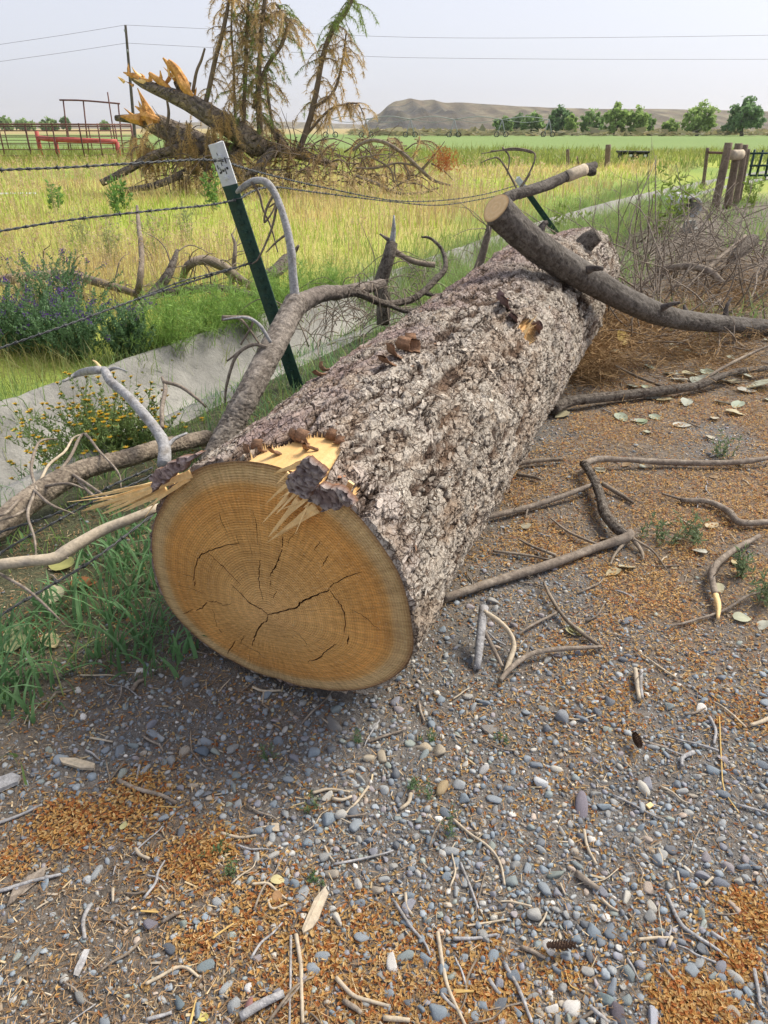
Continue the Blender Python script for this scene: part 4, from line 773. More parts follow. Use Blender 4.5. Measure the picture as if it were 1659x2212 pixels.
# branches on the gravel right of the log
gr = [('pale grey branch pointing at the log base, hooked at its far end', [(958, 1292, .03), (1030, 1268, .03), (1100, 1246, .03), (1200, 1215, .03), (1290, 1182, .03), (1350, 1163, .04), (1362, 1150, .05)], [8, 9, 9.5, 10, 9, 11, 10], m_twig, [([(1360, 1160, .04), (1330, 1140, .05), (1305, 1105, .05), (1297, 1070, .06), (1280, 1030, .06), (1262, 1002, .06)], [12, 12, 12, 11, 9, 9], m_branch2), ([(1258, 1003, .06), (1290, 993, .06), (1350, 993, .05), (1450, 999, .03), (1560, 1000, .03), (1625, 995, .04), (1680, 985, .05)], [9, 7, 6, 7, 6, 6, 4], m_twig), ([(1360, 1155, .04), (1385, 1190, .02), (1390, 1210, .01)], [6, 4, 2], m_dtwig), ([(1360, 1160, .03), (1330, 1195, .02), (1318, 1220, .01)], [5, 3, 2], m_dtwig), ([(1370, 1165, .04), (1410, 1190, .02), (1440, 1230, .01)], [3, 2.5, 1.5], m_dtwig), ([(1200, 1200, .03), (1150, 1180, .02), (1120, 1165, .02)], [4, 3, 2], m_twig), ([(1300, 1180, .03), (1230, 1150, .02), (1190, 1120, .02)], [3, 3, 2], m_twig)]),
  ('straight thin grey stick running from the hooked branch to the log', [(1050, 1117, .03), (1140, 1096, .03), (1220, 1070, .04), (1283, 1046, .05)], [7, 6, 6, 5], m_twig, [([(1140, 1095, .03), (1135, 1120, .01)], [3, 1.5], m_twig)]),
  ('short dark stick right of the hooked branch', [(1300, 1044, .04), (1335, 1065, .02), (1368, 1086, .015)], [5, 5, 3], m_dtwig, []),
  ('long scaly branch under the big limb among pale leaves', [(1195, 885, .05), (1230, 868, .06), (1285, 860, .06), (1380, 850, .05), (1450, 842, .05), (1510, 832, .06), (1560, 812, .08), (1610, 800, .08), (1690, 794, .05)], [13, 12, 11, 11, 10, 9, 7, 7, 6], m_branch2, [([(1500, 832, .05), (1570, 790, .12), (1630, 760, .16), (1690, 735, .2)], [4, 3.5, 3, 2], m_dtwig), ([(1450, 842, .04), (1380, 815, .06), (1330, 790, .08)], [3, 3, 2], m_dtwig)]),
  ('bent brown stick near the right edge with a dark elbow', [(1470, 1080, .02), (1530, 1084, .025), (1575, 1106, .03), (1592, 1126, .03), (1620, 1130, .03), (1680, 1126, .03)], [5, 6, 7, 8, 7, 7], m_twig, [([(1470, 1078, .02), (1430, 1066, .02)], [3, 2], m_twig)]),
  ('broken stick with a pale snapped end near the right edge', [(1640, 1158, .03), (1590, 1185, .03), (1545, 1222, .04), (1538, 1250, .04), (1545, 1285, .03)], [5, 6, 8, 7, 7], m_twig, [([(1545, 1283, .03), (1552, 1310, .03), (1551, 1337, .02)], [7, 6, 3], m_wood)]),
  ('thin grey twig sweeping in from the right edge', [(1690, 1270, .03), (1620, 1285, .03), (1560, 1320, .02), (1480, 1345, .015), (1450, 1352, .01)], [3.5, 3, 3, 2.5, 1.5], m_twig, []),
  ('kinked grey branch on pebbles right of the sawn face', [(1080, 1470, .02), (1105, 1442, .025), (1140, 1416, .03), (1180, 1405, .03), (1240, 1400, .03), (1300, 1398, .02)], [5, 6, 6, 6, 5, 4], m_twig, [([(1297, 1396, .02), (1260, 1370, .02), (1220, 1335, .025), (1190, 1290, .03), (1175, 1258, .03)], [4, 5, 4, 4, 3], m_dtwig), ([(1210, 1320, .02), (1150, 1350, .02), (1120, 1370, .02)], [3, 3, 2], m_twig)]),
  ('splintered upright shard of bark beside the log', [(1030, 1445, .01), (1035, 1400, .05), (1040, 1350, .09), (1045, 1310, .12)], [8, 9, 10, 10], m_silver, [([(1045, 1320, .12), (1075, 1340, .1), (1100, 1365, .07), (1110, 1395, .04), (1100, 1430, .02), (1088, 1462, .01)], [5, 6, 5, 6, 6, 5], m_pale), ([(1045, 1360, .08), (1065, 1400, .04), (1085, 1440, .02)], [4, 5, 4], m_twig)]),
  ('pair of bleached sticks lying side by side on the pebbles', [(1372, 1445, .02), (1376, 1475, .02), (1381, 1510, .015)], [5, 5, 4], m_pale, [([(1386, 1448, .02), (1384, 1480, .02), (1388, 1508, .015)], [4, 4, 3], m_silver)]),
  ('dark stick against the right flank of the log', [(1110, 1003, .03), (1160, 995, .03), (1215, 992, .03)], [6, 5, 4], m_dtwig, []),
  ('small dark stick below the one touching the log flank', [(1115, 1025, .02), (1150, 1030, .02), (1170, 1036, .02)], [4, 4, 3], m_dtwig, []),
  ('slim twig crossing rust litter towards the log', [(1065, 1190, .015), (1140, 1200, .02), (1200, 1212, .02)], [3, 3, 2], m_twig, []),
  ('dead leader lying beyond the sawn limb on the right', [(1420, 585, .15), (1480, 575, .25), (1530, 585, .25), (1560, 610, .15)], [7, 8, 8, 6], m_twig, [([(1530, 580, .25), (1570, 545, .35), (1610, 510, .45)], [6, 5, 4], m_dtwig)]),
  ('grey broken trunk end in the brush at right', [(1580, 560, .25), (1605, 535, .33), (1625, 520, .38)], [10, 13, 15], m_branch2, [])]
for lab, pts, rp, mm, sd_ in gr:
    b = Branch(lab, pts, rp, mm, group='branches lying right of the log')
    for sp_, sr, sm_ in sd_: b.side(sp_, sr, sm_)
    b.twigs(3, .12, .0022, up=.2)
# dead brush right of the log
bl = ['grey brush fan leaning out behind the sawn limb', 'spread of thin brown twigs right of the knot stub', 'dense dead twigs in the middle of the brush', 'low tangle of dead twigs under the sawn limb', 'dead brush beside the pale culvert pipe', 'tangle of dry twigs at the right edge', 'sparse tall twigs before the leaning posts', 'brown brush heap beyond the log tip', 'matted dry twigs right under the limb tip', 'dry twigs against the far end of the log', 'tall dead brush cut by the right edge', 'dead twigs in front of the gate posts', 'thin dead stems beside the knot stub']
for k, (u, v, du, hgt, n) in enumerate([(1370, 640, -60, .9, 26), (1420, 600, 20, .8, 22), (1480, 640, 30, .8, 24), (1450, 720, 60, .35, 24), (1500, 540, -10, .7, 18), (1620, 620, -60, .7, 26), (1530, 520, -60, .8, 14), (1380, 560, 40, .7, 22), (1600, 690, -30, .4, 26), (1340, 700, 40, .5, 24), (1660, 560, -60, .8, 26), (1560, 470, -20, .6, 18), (1330, 520, 30, .7, 16)]):
    c = pz(u, v); th = Thing('dead_brush', (c[0], c[1], float(gh(c[0], c[1]))), bl[k], 'brush', 'dead brush right of the log')
    for q in range(n):
        d = np.array([rng.normal(du/120, .7), rng.normal(.0, .6), rng.uniform(.25, 1.1)]); L = hgt*rng.uniform(.6, 1.9)
        V, f = rand_twig(c+np.array([rng.normal(0, .28), rng.normal(0, .35), 0]), d, L, rng.uniform(.005, .013), .25, .22, 7); V[:, 2] = np.maximum(V[:, 2], gh(V[:, 0], V[:, 1])+.003)
        par = th.part('stem', V, f, m_twig if rng.random() < .75 else m_dtwig); ac = Acc()
        for e in range(3):
            i = int(rng.integers(10, max(11, len(V)-8))); dd = unit(d+rng.normal(0, .7, 3)); v2_, f2_ = rand_twig(V[i], dd, L*.5*rng.uniform(.4, 1), .003, .5, .35, 4); v2_[:, 2] = np.maximum(v2_[:, 2], gh(v2_[:, 0], v2_[:, 1])+.003); ac.add(v2_, f2_)
        A_ = ac.get(); o = th.part('twig', A_[0], A_[1], m_twig, par=par); o['kind'] = 'stuff'
# tangle of thin twigs between log and ditch
bt = ['thin arching twigs between the log and the ditch', 'drooping grey twigs behind the bark curl', 'tan twig tangle close to the sawn limb end', 'tangled twigs over the ditch by the snag']
for k, (u, v, n) in enumerate([(790, 740, 44), (880, 690, 56), (990, 610, 64), (740, 690, 40)]):
    c = pz(u, v); th = Thing('dead_brush', (c[0], c[1], float(gh(c[0], c[1]))), bt[k], 'brush', 'twigs behind the log')
    for q in range(n):
        d = np.array([rng.normal(0, .6), rng.normal(0, .4), rng.uniform(.5, 1.4)])
        V, f = rand_twig(c+np.array([rng.normal(0, .35), rng.normal(0, .35), 0]), d, rng.uniform(.4, 1.1), rng.uniform(.003, .006), 1.3, .3, 9); th.part('twig', V, f, m_twig if rng.random() < .6 else m_dtwig)

# ------------------------------------------------------------------ steel posts and barbed wire
def tpost(name, base, top, wd, label, white, marks=False):
    base, top = np.array(base), np.array(top); t = Thing(name, base, label, 'fence post', 'steel fence posts'); ax = unit(top-base); L = np.linalg.norm(top-base)
    sx = unit(np.cross(ax, unit(np.array([.25, 1, 0])))); fy = np.cross(sx, ax)
    if fy[1] > 0: fy = -fy
    sec = np.array([(-.5, 0), (-.5, .10), (-.08, .16), (.08, .16), (.5, .10), (.5, 0), (.09, -.04), (.07, -.75), (-.07, -.75), (-.09, -.04)])*wd
    def seg(a, b, nm, mt, par=None, k=1.):
        n = len(sec); V = np.vstack([base+ax*q+(sec[:, :1]*sx+sec[:, 1:]*fy)*k for q in (a, b)]); f = [[i, (i+1) % n, n+(i+1) % n, n+i] for i in range(n)]
        return t.part(nm, V, f+[list(range(n))[::-1], list(range(n, 2*n))], mt, par, smooth=False)
    seg(-.3, L-white, 'post', m_green); wt = seg(L-white, L, 'painted_top', m_white, k=1.02)
    for q in np.arange(.12, L-white-.04, .055):
        V, f = box(base+ax*q+fy*wd*.2, (wd*.34, .012, .016), np.stack([sx, fy, ax], 1)); t.part('stud', V, f, m_green, smooth=False)
    for q in np.arange(L-white+.04, L-.04, .055):
        V, f = box(base+ax*q+fy*wd*.2, (wd*.3, .012, .014), np.stack([sx, fy, ax], 1)); t.part('stud', V, f, m_white, par=wt, smooth=False)
    if marks:
        for (a, b, s, h) in [(-.25, .06, .12, .012), (-.1, .05, .05, .035), (.05, .052, .16, .008), (.2, .058, .05, .03), (.28, .045, .1, .009), (-.3, .10, .06, .03), (.02, .085, .05, .02), (.1, .13, .04, .03), (-.05, .20, .12, .006), (.34, .075, .05, .02)]:
            V, f = box(base+ax*(L-.19+b)+sx*a*wd+fy*(wd*.168), (wd*s, .0015, h), np.stack([sx, fy, ax], 1)); t.part('paint_chip', V, f, m_black, par=wt, smooth=False)
    return t, base, ax, L, sx, fy
A1 = py(648, 850, 4.50); A1[2] = 0; B1 = py(467, 309, 4.36)
tp1 = tpost('steel_post', A1, B1, .090, 'dark green steel post with a white painted top leaning left by the ditch', .215, True)
A2 = py(1230, 560, 10.6); A2[2] = 0; B2 = py(1117, 385, 10.4)
tp2 = tpost('steel_post', A2, B2, .075, 'smaller dark green steel post leaning left behind the sawn limb', .17)
def strand(label, P, r=.0033, pitch=.085, barb=.13, name='barbed_wire', par=None, tw=True):
    P = np.array(P, float); L = np.linalg.norm(np.diff(P, axis=0), axis=1).sum(); n = int(max(40, min(900, L/.011))); C = smooth_path(P, n); T = np.gradient(C, axis=0); T /= np.linalg.norm(T, axis=1)[:, None]
    N1 = np.cross(T, (0, 0, 1)); N1 /= np.linalg.norm(N1, axis=1)[:, None]+1e-9; N2 = np.cross(N1, T); s = np.linspace(0, L, n)
    b = P[-1].copy(); t = Thing(name, (b[0], b[1], b[2]), label, 'barbed wire', 'barbed wire strands')
    for k in (0, 1):
        a = s/pitch*2*np.pi+k*np.pi; Q = C+r*(np.cos(a)[:, None]*N1+np.sin(a)[:, None]*N2)
        V, f = tube(Q, r*.95, 5, seg=n); t.part('wire', V, f, m_steel)
    for q in np.arange(barb*.5, L, barb):
        i = min(int(q/L*(n-1)), n-2); ac = Acc(); c = C[i]
        for k in range(2):
            d = unit(N1[i]*rng.normal(0, 1)+N2[i]*rng.normal(0, 1)+T[i]*rng.normal(0, .3)); v, f = tube([c-d*.013, c+d*.013], [r*.5, r*.9, r*.5], 4, seg=4); ac.add(v, f)
        v, f = tube([c-T[i]*.006, c+T[i]*.006], r*2.1, 6, seg=3); ac.add(v, f); G = ac.get(); t.part('barb', G[0], G[1], m_steel)
    return t
def onpost(h, tp=tp1): return tp[1]+tp[2]*h+tp[5]*.02
LT = lambda u, v, y: py(u, v, y)
strand('topmost wire stretched left from the white top of the near post', [LT(-150, 375, 3.0), LT(0, 367, 3.25), LT(150, 361, 3.5), LT(300, 352, 3.8), LT(420, 345, 4.15), LT(478, 347, 4.33)])
strand('second wire running left below the white top of the near post', [LT(-150, 522, 3.1), LT(0, 499, 3.3), LT(150, 475, 3.55), LT(330, 455, 3.9), LT(450, 443, 4.2), LT(508, 432, 4.36)])
strand('lowest tight wire slanting down left from the near post', [LT(-120, 795, 3.0), LT(0, 752, 3.2), LT(150, 700, 3.45), LT(300, 645, 3.8), LT(440, 600, 4.15), LT(548, 566, 4.42)])
strand('slack dark wire beside the lowest tight wire', [LT(300, 645, 3.85), LT(380, 612, 4.0), LT(440, 595, 4.15), LT(500, 580, 4.3), LT(548, 568, 4.42)], r=.0026)
strand('upper wire sagging right from the near post towards the sawn limb', [LT(478, 347, 4.33), LT(560, 372, 5.), LT(700, 405, 6.2), LT(850, 433, 7.7), LT(950, 433, 8.8), LT(1040, 421, 9.8), LT(1118, 400, 10.4)])
strand('lower wire sagging right from the near post towards the sawn limb', [LT(508, 432, 4.36), LT(580, 404, 5.), LT(680, 415, 6.), LT(850, 436, 7.7), LT(950, 443, 8.8), LT(1040, 430, 9.8), LT(1120, 412, 10.4)])
for lab, pp in [('fallen wire strand crossing the grass under the thick scaly branch', [(-80, 1255, .06), (0, 1195, .1), (100, 1138, .14), (200, 1085, .17), (300, 1040, .2), (380, 1000, .2)]), ('fallen wire strand close above the pale debarked pole', [(-80, 1190, .08), (0, 1150, .12), (120, 1110, .15), (240, 1050, .2), (330, 1010, .22)]), ('lowest fallen wire strand crossing dark grass blades', [(-90, 1400, .10), (0, 1330, .13), (100, 1270, .15), (200, 1210, .18), (330, 1112, .22)])]:
    strand(lab, path(pp), r=.003)
for h, k in ((L_, 0) for L_ in ()): pass
for hv, tp in ((347, tp1), (432, tp1), (566, tp1)):
    c = LT({347: 478, 432: 508, 566: 548}[hv], hv, {347: 4.34, 432: 4.37, 566: 4.43}[hv]); ax = tp[2]; V = []
    a = np.linspace(0, 2*np.pi, 20); ring = c+tp[4]*(np.cos(a)*.045)[:, None]+tp[5]*(np.sin(a)*.03+(-.012))[:, None]+ax*(np.sin(a)*.006)[:, None]
    V, f = tube(ring, .0022, 5, seg=24, cap=False); tp[0].part('wire_clip', V, f, m_steel)

# ------------------------------------------------------------------ broken conifer in the field
Z1 = lambda x, y: (x*.5208, y*.5208)
BY = 19.5
def bpath(pts, y0=BY): return np.array([py(*Z1(q[0], q[1]), y0+(q[2] if len(q) > 2 else 0)) for q in pts])
def rz(r): return np.array(r)*.5208*(BY*.88+.6)/F0
BT = Thing('broken_conifer', (*pz(545, 425)[:2], .05), 'uprooted conifer with snapped orange trunk ends and drooping brown needles in the field', 'tree')
m_bt = MAT('conifer_bark', c=(.23, .195, .165), rough=.95, c2=((.34, .27, .2), 2.2, .45, .65), noise=(6, .4), bump=(('vor', 6, .10), ('n', 14, .08)))
m_stemk = MAT('conifer_stem', c=(.155, .12, .095), rough=.95, noise=(5, .35))
limbs = [([(548, 315, .3), (600, 350, .2), (700, 392, 0), (790, 430, 0), (880, 485, 0), (970, 540, 0), (1070, 610, 0)], [14, 18, 24, 34, 38, 44, 50]), ([(480, 490, .6), (560, 495, .5), (640, 512, .4), (740, 560, .3), (870, 620, .2), (1000, 660, .2)], [10, 20, 42, 48, 52, 55]),
   ([(420, 760, -.8), (540, 700, -.6), (640, 645, -.4), (800, 605, 0), (900, 620, 0)], [13, 15, 16, 20, 20]), ([(520, 790, -.8), (640, 770, -.7), (740, 730, -.5), (830, 690, 0), (960, 650, 0)], [10, 13, 16, 20, 22]), ([(960, 740, -.5), (1050, 715, -.4), (1120, 640, 0), (1180, 600, .3)], [10, 16, 20, 18]), ([(1040, 600, 0), (1130, 620, .4), (1240, 640, .6), (1400, 690, .8)], [40, 30, 22, 12]), ([(1180, 610, .2), (1130, 530, .3), (1070, 470, .4)], [20, 15, 10]), ([(780, 370, .2), (750, 350, .2), (735, 330, .2)], [30, 26, 18])]
for pts, r in limbs:
    V, f = tube(bpath(pts), rz(r), 12, rough=.22, seed=int(rng.integers(1e6))); BT.part('trunk', V, f, m_bt)
for pts, r in [([(700, 250, .1), (738, 300, 0), (765, 350, 0), (788, 430, -.1)], [5, 20, 18, 16]), ([(676, 240, .1), (715, 285, .1), (730, 320, .1)], [3, 14, 8]), ([(620, 305, .1), (660, 335, 0), (710, 375, 0)], [6, 13, 8]), ([(664, 292, 0), (668, 320, 0), (672, 365, 0)], [2, 6, 4]), ([(512, 300, .3), (545, 312, .25), (580, 328, .2)], [2, 11, 12]), ([(570, 365, .3), (600, 430, .3), (632, 500, .2)], [2, 13, 22]), ([(545, 500, .3), (600, 480, .2), (660, 500, .1)], [5, 22, 12]), ([(560, 440, .3), (600, 470, .2), (630, 520, .1)], [2, 12, 16]), ([(705, 320, .1), (690, 345, .1), (680, 370, .1)], [8, 8, 3]), ([(800, 400, -.1), (770, 370, -.1), (745, 330, -.1), (735, 290, 0)], [6, 18, 12, 3]), ([(500, 482, .4), (540, 490, .3), (590, 500, .2)], [3, 16, 20])]:
    V, f = tube(bpath(pts), rz(r), 6, rough=.5, seed=int(rng.integers(1e6))); BT.part('splintered_end', V, f, m_orangewood, smooth=False)
for k in range(26):
    hub = [(735, 330, .1), (600, 470, .3), (770, 400, 0), (560, 330, .25), (640, 350, .1)][k % 5]; an = rng.normal(-2.1, .45); L_s = rng.uniform(25, 85); e_ = (hub[0]+rng.normal(0, 22), hub[1]+rng.normal(0, 14), hub[2]); t_ = (e_[0]+math.cos(an)*L_s, e_[1]+math.sin(an)*L_s, e_[2]+rng.normal(0, .15)); V, f = tube(bpath([e_, ((e_[0]+t_[0])/2+rng.normal(0, 3), (e_[1]+t_[1])/2, e_[2]), t_]), rz([rng.uniform(5, 10), rng.uniform(3, 6), .8]), 5, rough=.5, seed=k); BT.part('splintered_end', V, f, m_orangewood if k % 3 else m_wood, smooth=False)
stems = [([(850, 440), (872, 350), (895, 240), (930, 110), (950, 0), (955, -60)], [10, 10, 9, 8, 6, 5]), ([(1010, 540), (1018, 300), (1025, 120), (1032, -60)], [9, 8, 7, 5]), ([(1080, 560), (1072, 380), (1080, 200), (1092, 60), (1105, -60)], [13, 11, 9, 8, 7]), ([(1050, 450), (1100, 290), (1160, 200), (1188, 130), (1180, 70), (1140, 10)], [8, 8, 7, 6, 5, 4]),
   ([(1240, 630, .4), (1290, 480, .4), (1318, 350, .4), (1340, 230, .4), (1382, 120, .4), (1440, 40, .4), (1475, -60, .4)], [13, 12, 11, 10, 9, 9, 7]), ([(1300, 450, .4), (1380, 385, .4), (1418, 270, .4), (1437, 130, .4)], [6, 6, 5, 3]), ([(1140, 580), (1118, 440), (1105, 340), (1100, 300)], [6, 6, 5, 4]), ([(975, 520), (970, 300), (960, 100), (970, -40)], [5, 5, 4, 3]), ([(1270, 560, .4), (1350, 470, .4), (1400, 440, .4), (1480, 430, .4), (1510, 480, .4)], [6, 5, 4, 3, 2]), ([(800, 385), (815, 300), (835, 250), (850, 200)], [7, 6, 5, 4]), ([(690, 540), (700, 470), (690, 400)], [7, 6, 4]), ([(1000, 20), (1050, 100), (1075, 200)], [4, 4, 4])]
ST = []
for q in stems:
    B_path = bpath(q[0]); V, f = tube(B_path, rz(q[1]), 7, rough=.1, seed=int(rng.integers(1e6))); BT.part('stem', V, f, m_stemk); ST.append(smooth_path(B_path, 80))
nd_ = Acc(); tw_ = Acc(); NB, NC = [], []
def spray(P0, d, L, dens, colr, r=.012, droop=1.5):
    pts = [np.array(P0)]; d = unit(d); n = 9
    for k in range(n):
        d = unit(d+rng.normal(0, .16, 3)+np.array([0, 0, -droop*.17])); pts.append(pts[-1]+d*L/n)
    v, f = tube(np.array(pts), [r, r*.6, r*.25], 4, seg=n+2); tw_.add(v, f)
    C = smooth_path(np.array(pts), 40)
    m = int(dens*L)
    for k in range(m):
        i = int(rng.uniform(.08, 1)*38); NB.append((C[i], rng.uniform(.06, .16))); NC.append(colr)
tanc, goldc, greenc, brnc = (.58, .44, .25), (.68, .50, .24), (.26, .35, .10), (.42, .30, .18)
for k, (S_, n, cw_, tmin) in enumerate([(ST[0], 30, 'tan', .0), (ST[1], 75, 'mix', .0), (ST[2], 75, 'mix', .0), (ST[3], 55, 'mix', .2), (ST[4], 60, 'top', .15), (ST[5], 30, 'tan', .2), (ST[6], 14, 'tan', .1), (ST[7], 40, 'tan', .0), (ST[8], 24, 'tan', .2), (ST[11], 16, 'tan', 0)]):
    for q in range(n):
        t = rng.uniform(tmin, 1); P0 = S_[int(t*79)]; a = rng.uniform(0, 2*np.pi)
        if cw_ == 'top': c = greenc if t > .72 or rng.random() < .22 else tanc
        else: c = greenc if rng.random() < (.33 if cw_ == 'mix' else .06) else (goldc if rng.random() < .45 else tanc)
        spray(P0, (math.cos(a), math.sin(a)*.8, rng.uniform(-.1, .5)), rng.uniform(.3, .95), 44, np.array(c)*rng.uniform(.8, 1.2), .010)
for q in range(190):                                      # dead sprays hanging from the fallen trunks and heaped at the base
    u = rng.uniform(560, 1750)**1.0; v = (500+rng.uniform(0, 160)) if u < 800 else (560+rng.uniform(0, 200)); P0 = bpath([(u, v, rng.uniform(-.8, .8))])[0]
    if P0[2] < .15: P0[2] = .2
    spray(P0, (rng.normal(), rng.normal(), rng.uniform(0, .6)), rng.uniform(.5, 1.2), 60, np.array([tanc, goldc, brnc, brnc][rng.integers(4)])*rng.uniform(.8, 1.1), .012)
for u, v in [(590, 560), (600, 600), (780, 500), (790, 560), (800, 600), (905, 470), (750, 700), (760, 720), (930, 450), (880, 520), (620, 640), (560, 560), (1000, 620)]:
    for q in range(4): spray(bpath([(u+rng.normal(0, 12), v, -.3)])[0], (rng.normal(0, .3), -.3, -.3), rng.uniform(.5, 1.0), 90, np.array(goldc)*rng.uniform(.8, 1.1), .01, 2.5)
for k in range(170):                                      # tangle of bare twigs fanned out at the base
    P0 = bpath([(rng.uniform(620, 1700), rng.uniform(600, 780), rng.uniform(-.9, .6))])[0]; P0[2] = max(P0[2], .05); v, f = rand_twig(P0, (rng.normal(.2, .8), rng.normal(0, .5), rng.uniform(.1, 1.1)), rng.uniform(.5, 1.6), rng.uniform(.008, .02), .7, .3, 7); tw_.add(v, f)
def needles(NB, NC, wd=.011, k=4):
    P = np.array([b[0] for b in NB]); L = np.array([b[1] for b in NB]); C = np.array(NC); P = np.repeat(P, k, 0); L = np.repeat(L, k)*rng.uniform(.6, 1.2, len(P)); C = np.repeat(C, k, 0)*rng.uniform(.75, 1.25, (len(P), 1))
    d = rng.normal(0, .75, (len(P), 3)); d[:, 2] -= .9; d /= np.linalg.norm(d, axis=1)[:, None]; s = np.cross(d, rng.normal(0, 1, (len(P), 3))); s /= np.linalg.norm(s, axis=1)[:, None]
    V = np.stack([P-s*wd*.5, P+s*wd*.5, P+d*L[:, None]], 1).reshape(-1, 3); return V, [np.arange(len(V)).reshape(-1, 3)], np.repeat(C, 3, 0)
V, f, c = needles(NB, NC); V[:, 2] = np.maximum(V[:, 2], .03); o = BT.part('foliage', V, f, m_leaf, col=c, smooth=False); o['kind'] = 'stuff'
G = tw_.get(); G[0][:, 2] = np.maximum(G[0][:, 2], .03); o = BT.part('twig', G[0], G[1], m_stemk); o['kind'] = 'stuff'
# arching dead boughs right of it
Z2 = lambda x, y: (777.6+x*.5312, 129.6+y*.5312)
def zp(pts, y=18.5): return [(*Z2(a, b), 'y', y) for a, b in pts]
for lab, pts, rp, sides_ in [('arched dead bough with rust red needles at its tip', [(-30, 370), (0, 345), (50, 327), (110, 340), (180, 385), (240, 440), (300, 490), (375, 512)], [3, 3.5, 4, 4, 4, 4, 3.5, 2], [[(250, 445), (290, 400), (320, 365), (345, 330)], [(290, 420), (340, 450), (380, 490)]]),
      ('thin dead bough sweeping under the arched one', [(-20, 440), (60, 440), (150, 420), (220, 430), (260, 450)], [2, 2.5, 2, 2, 1.5], [[(140, 425), (145, 480), (165, 530)], [(180, 425), (200, 470), (190, 510)]]),
      ('straight dead bough lying low in the tan grass', [(-20, 470), (60, 500), (120, 530), (180, 545), (260, 540), (320, 520)], [3, 4, 4, 3, 3, 2], [[(120, 530), (170, 500), (240, 460), (300, 400)]]),
      ('small fan of dead twigs at the left of the arched boughs', [(-10, 400), (40, 395), (120, 440), (140, 500)], [2, 2, 2, 1.5], [[(20, 395), (80, 385), (160, 390)]])]:
    b = Branch(lab, zp(pts), rp, m_dtwig, sides=7, cat='bough', name='fallen_bough', group='dead boughs right of the broken conifer')
    for s_ in sides_: b.side(zp(s_), [2, 1.5, .8], m_dtwig, 'side_branch', 5)
    b.twigs(10, .6, .008, up=.2, droop=1.0, mat_=m_dtwig)
    if 'rust' in lab:
        NB2, NC2 = [], []
        for q in range(260): NB2.append((py(*Z2(345+rng.normal(0, 30), 405+rng.normal(0, 26)), 18.5+rng.normal(0, .15)), rng.uniform(.06, .16))); NC2.append((.42, .15, .05))
        V, f, c = needles(NB2, NC2, .012, 4); o = b.part('foliage', V, f, m_leaf, col=c, smooth=False); o['kind'] = 'stuff'
# twig spray above the far steel post
b = Branch('curling leafless twigs reaching up around the far steel post', [(1125, 430, 'y', 9.8), (1110, 395, 'y', 9.8), (1080, 345, 'y', 9.8), (1060, 343, 'y', 9.8), (1038, 352, 'y', 9.8)], [3, 2.5, 2, 1.5, 1], m_dtwig, sides=6)
for q in [[(1120, 410), (1140, 380), (1155, 345), (1150, 328), (1110, 320), (1075, 326), (1040, 332)], [(1085, 318), (1100, 340), (1095, 380)], [(1150, 330), (1120, 324), (1060, 326)], [(1145, 375), (1130, 400), (1118, 420)]]: b.side([(u, v, 'y', 9.8) for u, v in q], [2.2, 2, 1], m_dtwig, 'twig', 5)

# ------------------------------------------------------------------ power pole and lines
pb = py(290, 300, 70.); pb[2] = 0; pt_ = py(271, 54, 70.)
PP = Thing('power_pole', pb, 'tall thin wooden power pole standing behind the cattle pens', 'power pole')
V, f = tube([pb-np.array([0, 0, .5]), pt_], [.15, .13, .10], 8); PP.part('pole', V, f, m_pole)
for dz in (.5, 1.9):
    c = pt_-np.array([0, 0, dz]); V, f = tube([c+np.array([-.1, -.1, 0]), c+np.array([-.1, -.1, .22])], [.03, .07, .04], 8); PP.part('insulator', V, f, m_galv)
for lab, pl in [('upper power line running left of the pole', [(-300, 135), (-100, 112), (0, 96), (135, 76), (271, 54)]), ('lower power line running left of the pole', [(-300, 172), (-100, 149), (0, 133), (135, 114), (273, 93)]), ('upper power line running right across the sky', [(271, 54), (550, 67), (800, 78), (1000, 82), (1300, 81), (1659, 76), (2000, 68)]), ('lower power line running right across the sky', [(273, 93), (550, 108), (800, 122), (1000, 126), (1300, 128), (1659, 128), (2000, 127)])]:
    P = [py(u, v, 70.+.004*(u-271)) for u, v in pl]; V, f = tube(P, .011, 5, seg=60); o = mk('power_line', V, f, m_pole, org=P[0]); tag(o, lab, 'power line', 'power lines')

# ------------------------------------------------------------------ cattle pens
def panel(label, a, b, hgt, y0, y1, nposts, nr=6, mat_=m_rust):
    A, B = py(*Z1(*a), y0), py(*Z1(*b), y1); A[2] = B[2] = 0; t = Thing('cattle_panel', A, label, 'livestock panel', 'livestock pen panels')
    for k in range(nposts):
        p = A+(B-A)*k/(nposts-1); V, f = tube([p+np.array([0, 0, 0.]), p+np.array([0, 0, hgt+.05])], .035, 6, seg=3); t.part('post', V, f, mat_)
    for k in range(nr):
        z = hgt*(1-k/nr); V, f = tube([A+np.array([0, 0, z]), B+np.array([0, 0, z])], .04 if k == 0 else .022, 6, seg=3); t.part('rail', V, f, mat_)
panel('long rusty pen panel nearest the fence at the left edge', (-420, 640), (355, 675), 1.72, 41, 41, 8)
panel('rusty pen panel running right behind the red rails', (355, 675), (560, 640), 1.72, 41, 46, 4)
panel('rear pen panel seen through the red rails', (-300, 620), (560, 618), 1.65, 55, 53, 11)
FRM = Thing('loading_frame', (*py(*Z1(262, 630), 47)[:2], 0), 'tall rusty pipe frame with a top bar above the pens', 'pipe frame')
for (x, yt, xb) in [(262, 415, 275), (345, 415, 357), (490, 430, 500)]:
    a, b = py(*Z1(x, yt), 47), py(*Z1(xb, 530), 47); b = b.copy(); k = b[2]/(a[2]-b[2]); g_ = b-(a-b)*k; V, f = tube([g_, a], .04, 6, seg=3); FRM.part('post', V, f, m_rust)
